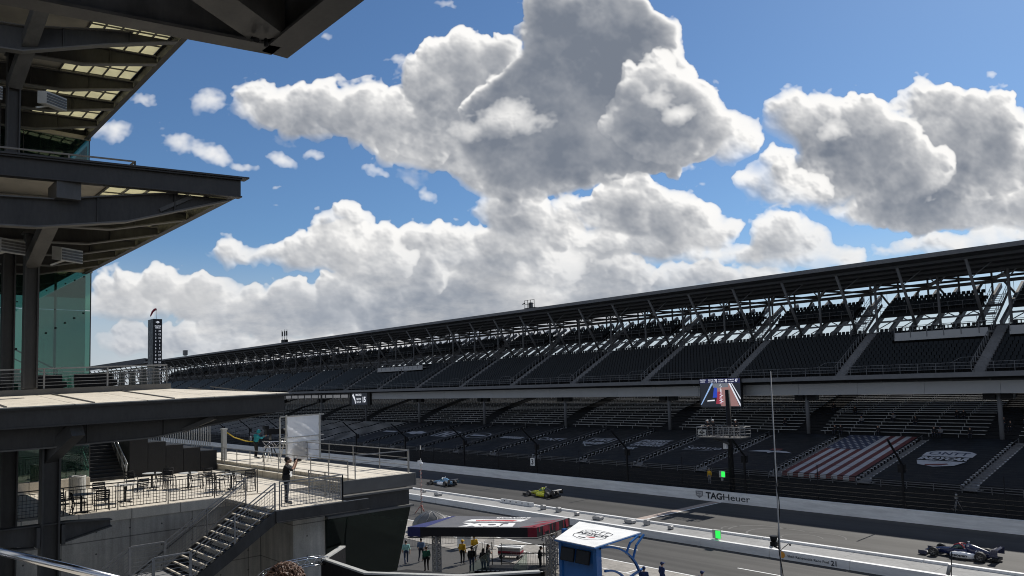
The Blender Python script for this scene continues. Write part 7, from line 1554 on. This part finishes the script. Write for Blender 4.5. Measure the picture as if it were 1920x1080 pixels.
MB().box(-47.75, -46.75, 70.05, 70.09, 7.45, 8.0).build('emblem_board', M['speaker_grey'], fs); mb = MB(); mb.ring((-47.25, 70.04, 7.72), (0, 1, 0), 0.17, 0.045, 14, 5); mb.box(-47.6, -46.9, 70.035, 70.045, 7.68, 7.76); mb.build('emblem', M['black_metal'], fs)
mb = MB(); mb.cbox((-46.35, 73.1, 6.1), (0.4, 0.35, 0.7)); mb.build('loudspeaker', M['paint_white'], fs)
def glow(n, c, e=1.0): return mat(n, c, 0.5, 0.0, emit=e)
for n_, c_, e_ in (('scr_dark', (0.012, 0.014, 0.02), 1.0), ('scr_navy', (0.012, 0.014, 0.05), 1.0), ('scr_white', (0.62, 0.64, 0.68), 1.0), ('scr_blue', (0.02, 0.05, 0.35), 1.0), ('scr_red', (0.25, 0.03, 0.05), 1.0), ('scr_pink', (0.24, 0.13, 0.12), 1.0), ('scr_grey', (0.12, 0.13, 0.15), 1.0), ('scr_pale', (0.25, 0.38, 0.60), 1.0), ('scr_num', (0.42, 0.44, 0.48), 1.0)): glow(n_, c_, e_)
vb = thing('video_board', 'large lit video board showing a race start under three scores, hung from the upper deck', 'video screen', (-61.55, 91.3, 9.58))
MB().box(-0.08, 6.45, 0.02, 0.5, -0.08, 3.98).build('cabinet', M['black_metal'], vb)
def scr(pts, m, y, name): MB().add([(a, y, b_) for a, b_ in pts], [tuple(range(len(pts)))]).build(name, M[m], vb)
scr([(0, 0), (6.37, 0), (6.37, 3.9), (0, 3.9)], 'scr_dark', 0.01, 'display'); scr([(0, 3.28), (6.37, 3.28), (6.37, 3.9), (0, 3.9)], 'scr_navy', 0.0, 'score_strip')
scr([(2.1, 3.25), (4.7, 3.25), (6.1, 0.1), (3.3, 0.1)], 'scr_pink', 0.0, 'picture_track'); scr([(1.9, 3.25), (4.6, 3.25), (4.5, 2.7), (2.2, 2.6)], 'scr_grey', -0.004, 'picture_sky'); scr([(0.0, 0.25), (0.2, 0.35), (2.15, 3.25), (1.85, 3.25)], 'scr_pale', -0.008, 'picture_wall'); scr([(4.6, 3.25), (4.85, 3.25), (6.3, 0.4), (6.25, 0.05)], 'scr_white', -0.008, 'picture_wall'); scr([(5.0, 3.25), (5.12, 3.25), (6.35, 1.2), (6.3, 1.0)], 'scr_white', -0.008, 'picture_wall')
scr([(2.3, 2.7), (2.75, 2.6), (2.75, 1.3), (2.0, 1.25)], 'scr_blue', -0.008, 'picture_banner'); scr([(2.8, 2.1), (3.5, 2.1), (3.6, 0.4), (2.5, 0.4)], 'scr_red', -0.008, 'picture_cars')
mb = MB(); rg = random.Random(8)
for i in range(16): z = 0.5 + 0.17 * i; w = 0.26 - 0.013 * i; x = 3.35 + rg.uniform(-0.12, 0.12); mb.add([(x - w, -0.012, z), (x + w, -0.012, z), (x + w * 0.6, -0.012, z + 0.1), (x - w * 0.5, -0.012, z + 0.1)], [(0, 1, 2, 3)])
mb.add([(1.1, -0.012, 0.75), (2.3, -0.012, 0.82), (2.3, -0.012, 1.0), (1.15, -0.012, 0.9)], [(0, 1, 2, 3)])
mb.text('PRACTICE', (0.06, -0.012, 3.68), (1, 0, 0), (0, 0, 1), 0.13, 0.9, 0.02, depth=0); mb.text('1:08:26', (0.1, -0.012, 3.42), (1, 0, 0), (0, 0, 1), 0.13, 0.75, 0.02, depth=0)
for x, nm_, n_ in ((1.4, 'SATO', '75'), (3.0, 'FOSTER', '45'), (4.6, 'SCHUMACHER', '47')): mb.text(nm_, (x, -0.012, 3.66), (1, 0, 0), (0, 0, 1), 0.14, 0.85, 0.02, depth=0); mb.text('219.7 MPH', (x, -0.012, 3.40), (1, 0, 0), (0, 0, 1), 0.12, 0.85, 0.02, depth=0); mb.text(n_, (x + 1.0, -0.012, 3.4), (1, 0, 0), (0, 0, 1), 0.40, 0.42, 0.04, depth=0)
mb.build('screen_lettering', M['scr_white'], vb)
v2 = thing('video_board', 'small lit video board with a 15 far down the grandstand under the upper deck', 'video screen', (-160.4, 92.9, 9.9)); MB().box(-1.2, 8.2, 0.02, 0.5, -0.1, 2.85).build('cabinet', M['black_metal'], v2)
mb = MB(); mb.add([(0, 0, 0), (7.0, 0, 0), (7.0, 0, 2.75), (0, 0, 2.75)], [(0, 1, 2, 3)]); mb.build('display', M['scr_dark'], v2); mb = MB(); mb.add([(0.2, -0.01, 2.2), (1.3, -0.01, 1.0), (1.6, -0.01, 0.2), (1.9, -0.01, 0.3), (1.5, -0.01, 1.6), (0.7, -0.01, 2.6)], [(0, 1, 2, 3, 4, 5)])
mb.text('PRACTICE', (1.8, -0.01, 2.1), (1, 0, 0), (0, 0, 1), 0.42, 2.6, 0.03, depth=0); mb.text('SATO', (2.2, -0.01, 1.1), (1, 0, 0), (0, 0, 1), 0.45, 2.0, 0.03, depth=0); mb.text('219.7', (2.2, -0.01, 0.4), (1, 0, 0), (0, 0, 1), 0.4, 2.0, 0.03, depth=0); mb.text('15', (5.0, -0.01, 0.6), (1, 0, 0), (0, 0, 1), 1.2, 1.3, 0.04, depth=0); mb.build('screen_lettering', M['scr_white'], v2)
# ------------------------------------------------------------------ scoring pylon
py_ = thing('scoring_pylon', 'tall black scoring pylon with two columns of lit numbers and a windsock on top', 'scoring tower')
mat('pylon_black', (0.010, 0.011, 0.014), 0.45, 0.05, 2.0); MB().box(-183.6, -180, 53.75, 55.72, 0, 30.75).build('tower', M['pylon_black'], py_)
mb = MB(); F = lambda y, z: (-179.98, y, z); ROW = ['23', '12', '10', '9', '3', '2', '14', '27', '60', '26', '06', '28', '45', '5', '47', '75', '19', '77', '21', '20']
for i, n_ in enumerate(ROW): z = 27.85 - 0.79 * i; mb.text(str(i + 1), F(54.35, z), (0, 1, 0), (0, 0, 1), 0.38, bold=0.01, align='C', depth=0.02); mb.text(n_, F(55.2, z), (0, 1, 0), (0, 0, 1), 0.38, bold=0.01, align='C', depth=0.02)
mb.text('PRACTICE', F(54.8, 29.0), (0, 1, 0), (0, 0, 1), 0.26, 1.3, 0.03, 'C', 0.02); mb.text('1:08:26', F(54.8, 28.6), (0, 1, 0), (0, 0, 1), 0.26, 1.1, 0.03, 'C', 0.02); mb.ring((-179.95, 54.75, 30.0), (1, 0, 0), 0.2, 0.06, 12, 4); mb.add([F(54.35, 29.95), F(55.15, 29.95), F(55.15, 30.1), F(54.35, 30.1)], [(0, 1, 2, 3)])
m2_ = MB()
for i in range(20): z = 27.85 - 0.79 * i; m2_.text(str(i + 1), (-182.2, 53.73, z), (1, 0, 0), (0, 0, 1), 0.40, bold=0.0, align='L', depth=0.02)
mb.build('lit_number', M['scr_num'], py_); m2_.build('side_number', M['hardware_grey'], py_)
ws = thing('windsock', 'drooping dark red windsock on a pole above the scoring pylon', 'windsock', (-181, 54.75, 30.75)); MB().tube((0, 0, 0), (0, 0, 2.4), 0.05, 6).build('pole', M['speaker_grey'], ws)
mb = MB(); mb.path([(0, 0, 2.3), (0, -0.35, 2.2), (0, -0.8, 1.7), (0, -1.1, 1.0), (0, -1.25, 0.6)], [0.28, 0.27, 0.22, 0.16, 0.10], 10, False); mb.build('sleeve', M['canopy_red'], ws)
# ------------------------------------------------------------------ things on the grandstand roof
t = thing('roof_platform', 'small railed platform with equipment on the grandstand roof edge', 'platform', (-102.6, 98.0, 27.0)); mb = MB(); mb.box(-1.4, 1.4, -0.5, 0.5, 0.8, 0.9); mb.build('deck', M['black_metal'], t); mb = MB()
for x in (-1.3, -0.5, 0.3, 1.3): mb.beam((x, -0.4, 0.0), (x, -0.4, 2.4), 0.07, 0.07)
for z in (1.6, 2.35): mb.beam((-1.3, -0.4, z), (1.3, -0.4, z), 0.06, 0.06)
mb.beam((-1.9, -0.4, 1.7), (-1.3, -0.4, 1.9), 0.2, 0.12); mb.build('rail', M['black_metal'], t); MB().box(-0.4, 0.2, -0.3, 0.3, 0.9, 1.9).build('equipment', M['steel_mid'], t)
t = thing('roof_antennas', 'cluster of three tall antennas on the grandstand roof, left of the middle', 'antenna', (-207, 98, 27.3)); MB().box(-1.2, 1.2, -0.5, 0.5, 0, 1.3).build('base', M['black_metal'], t)
for x in (-1.5, 0.1, 1.4): mb = MB(); mb.tube((x, 0, 0.8), (x * 1.15, 0, 4.3), 0.1, 6, 0.06); mb.box(x - 0.25, x + 0.25, -0.1, 0.1, 2.4, 3.8); mb.build('antenna', M['black_metal'], t)
t = thing('roof_vent', 'small pale box on the far end of the grandstand roof', 'vent', (-290, 98, 28.0)); MB().box(-0.9, 0.9, -0.6, 0.6, 0.2, 2.0).build('housing', M['steel_flange'], t); MB().box(-0.6, 0.6, -0.4, 0.4, 0, 0.2).build('foot', M['black_metal'], t)
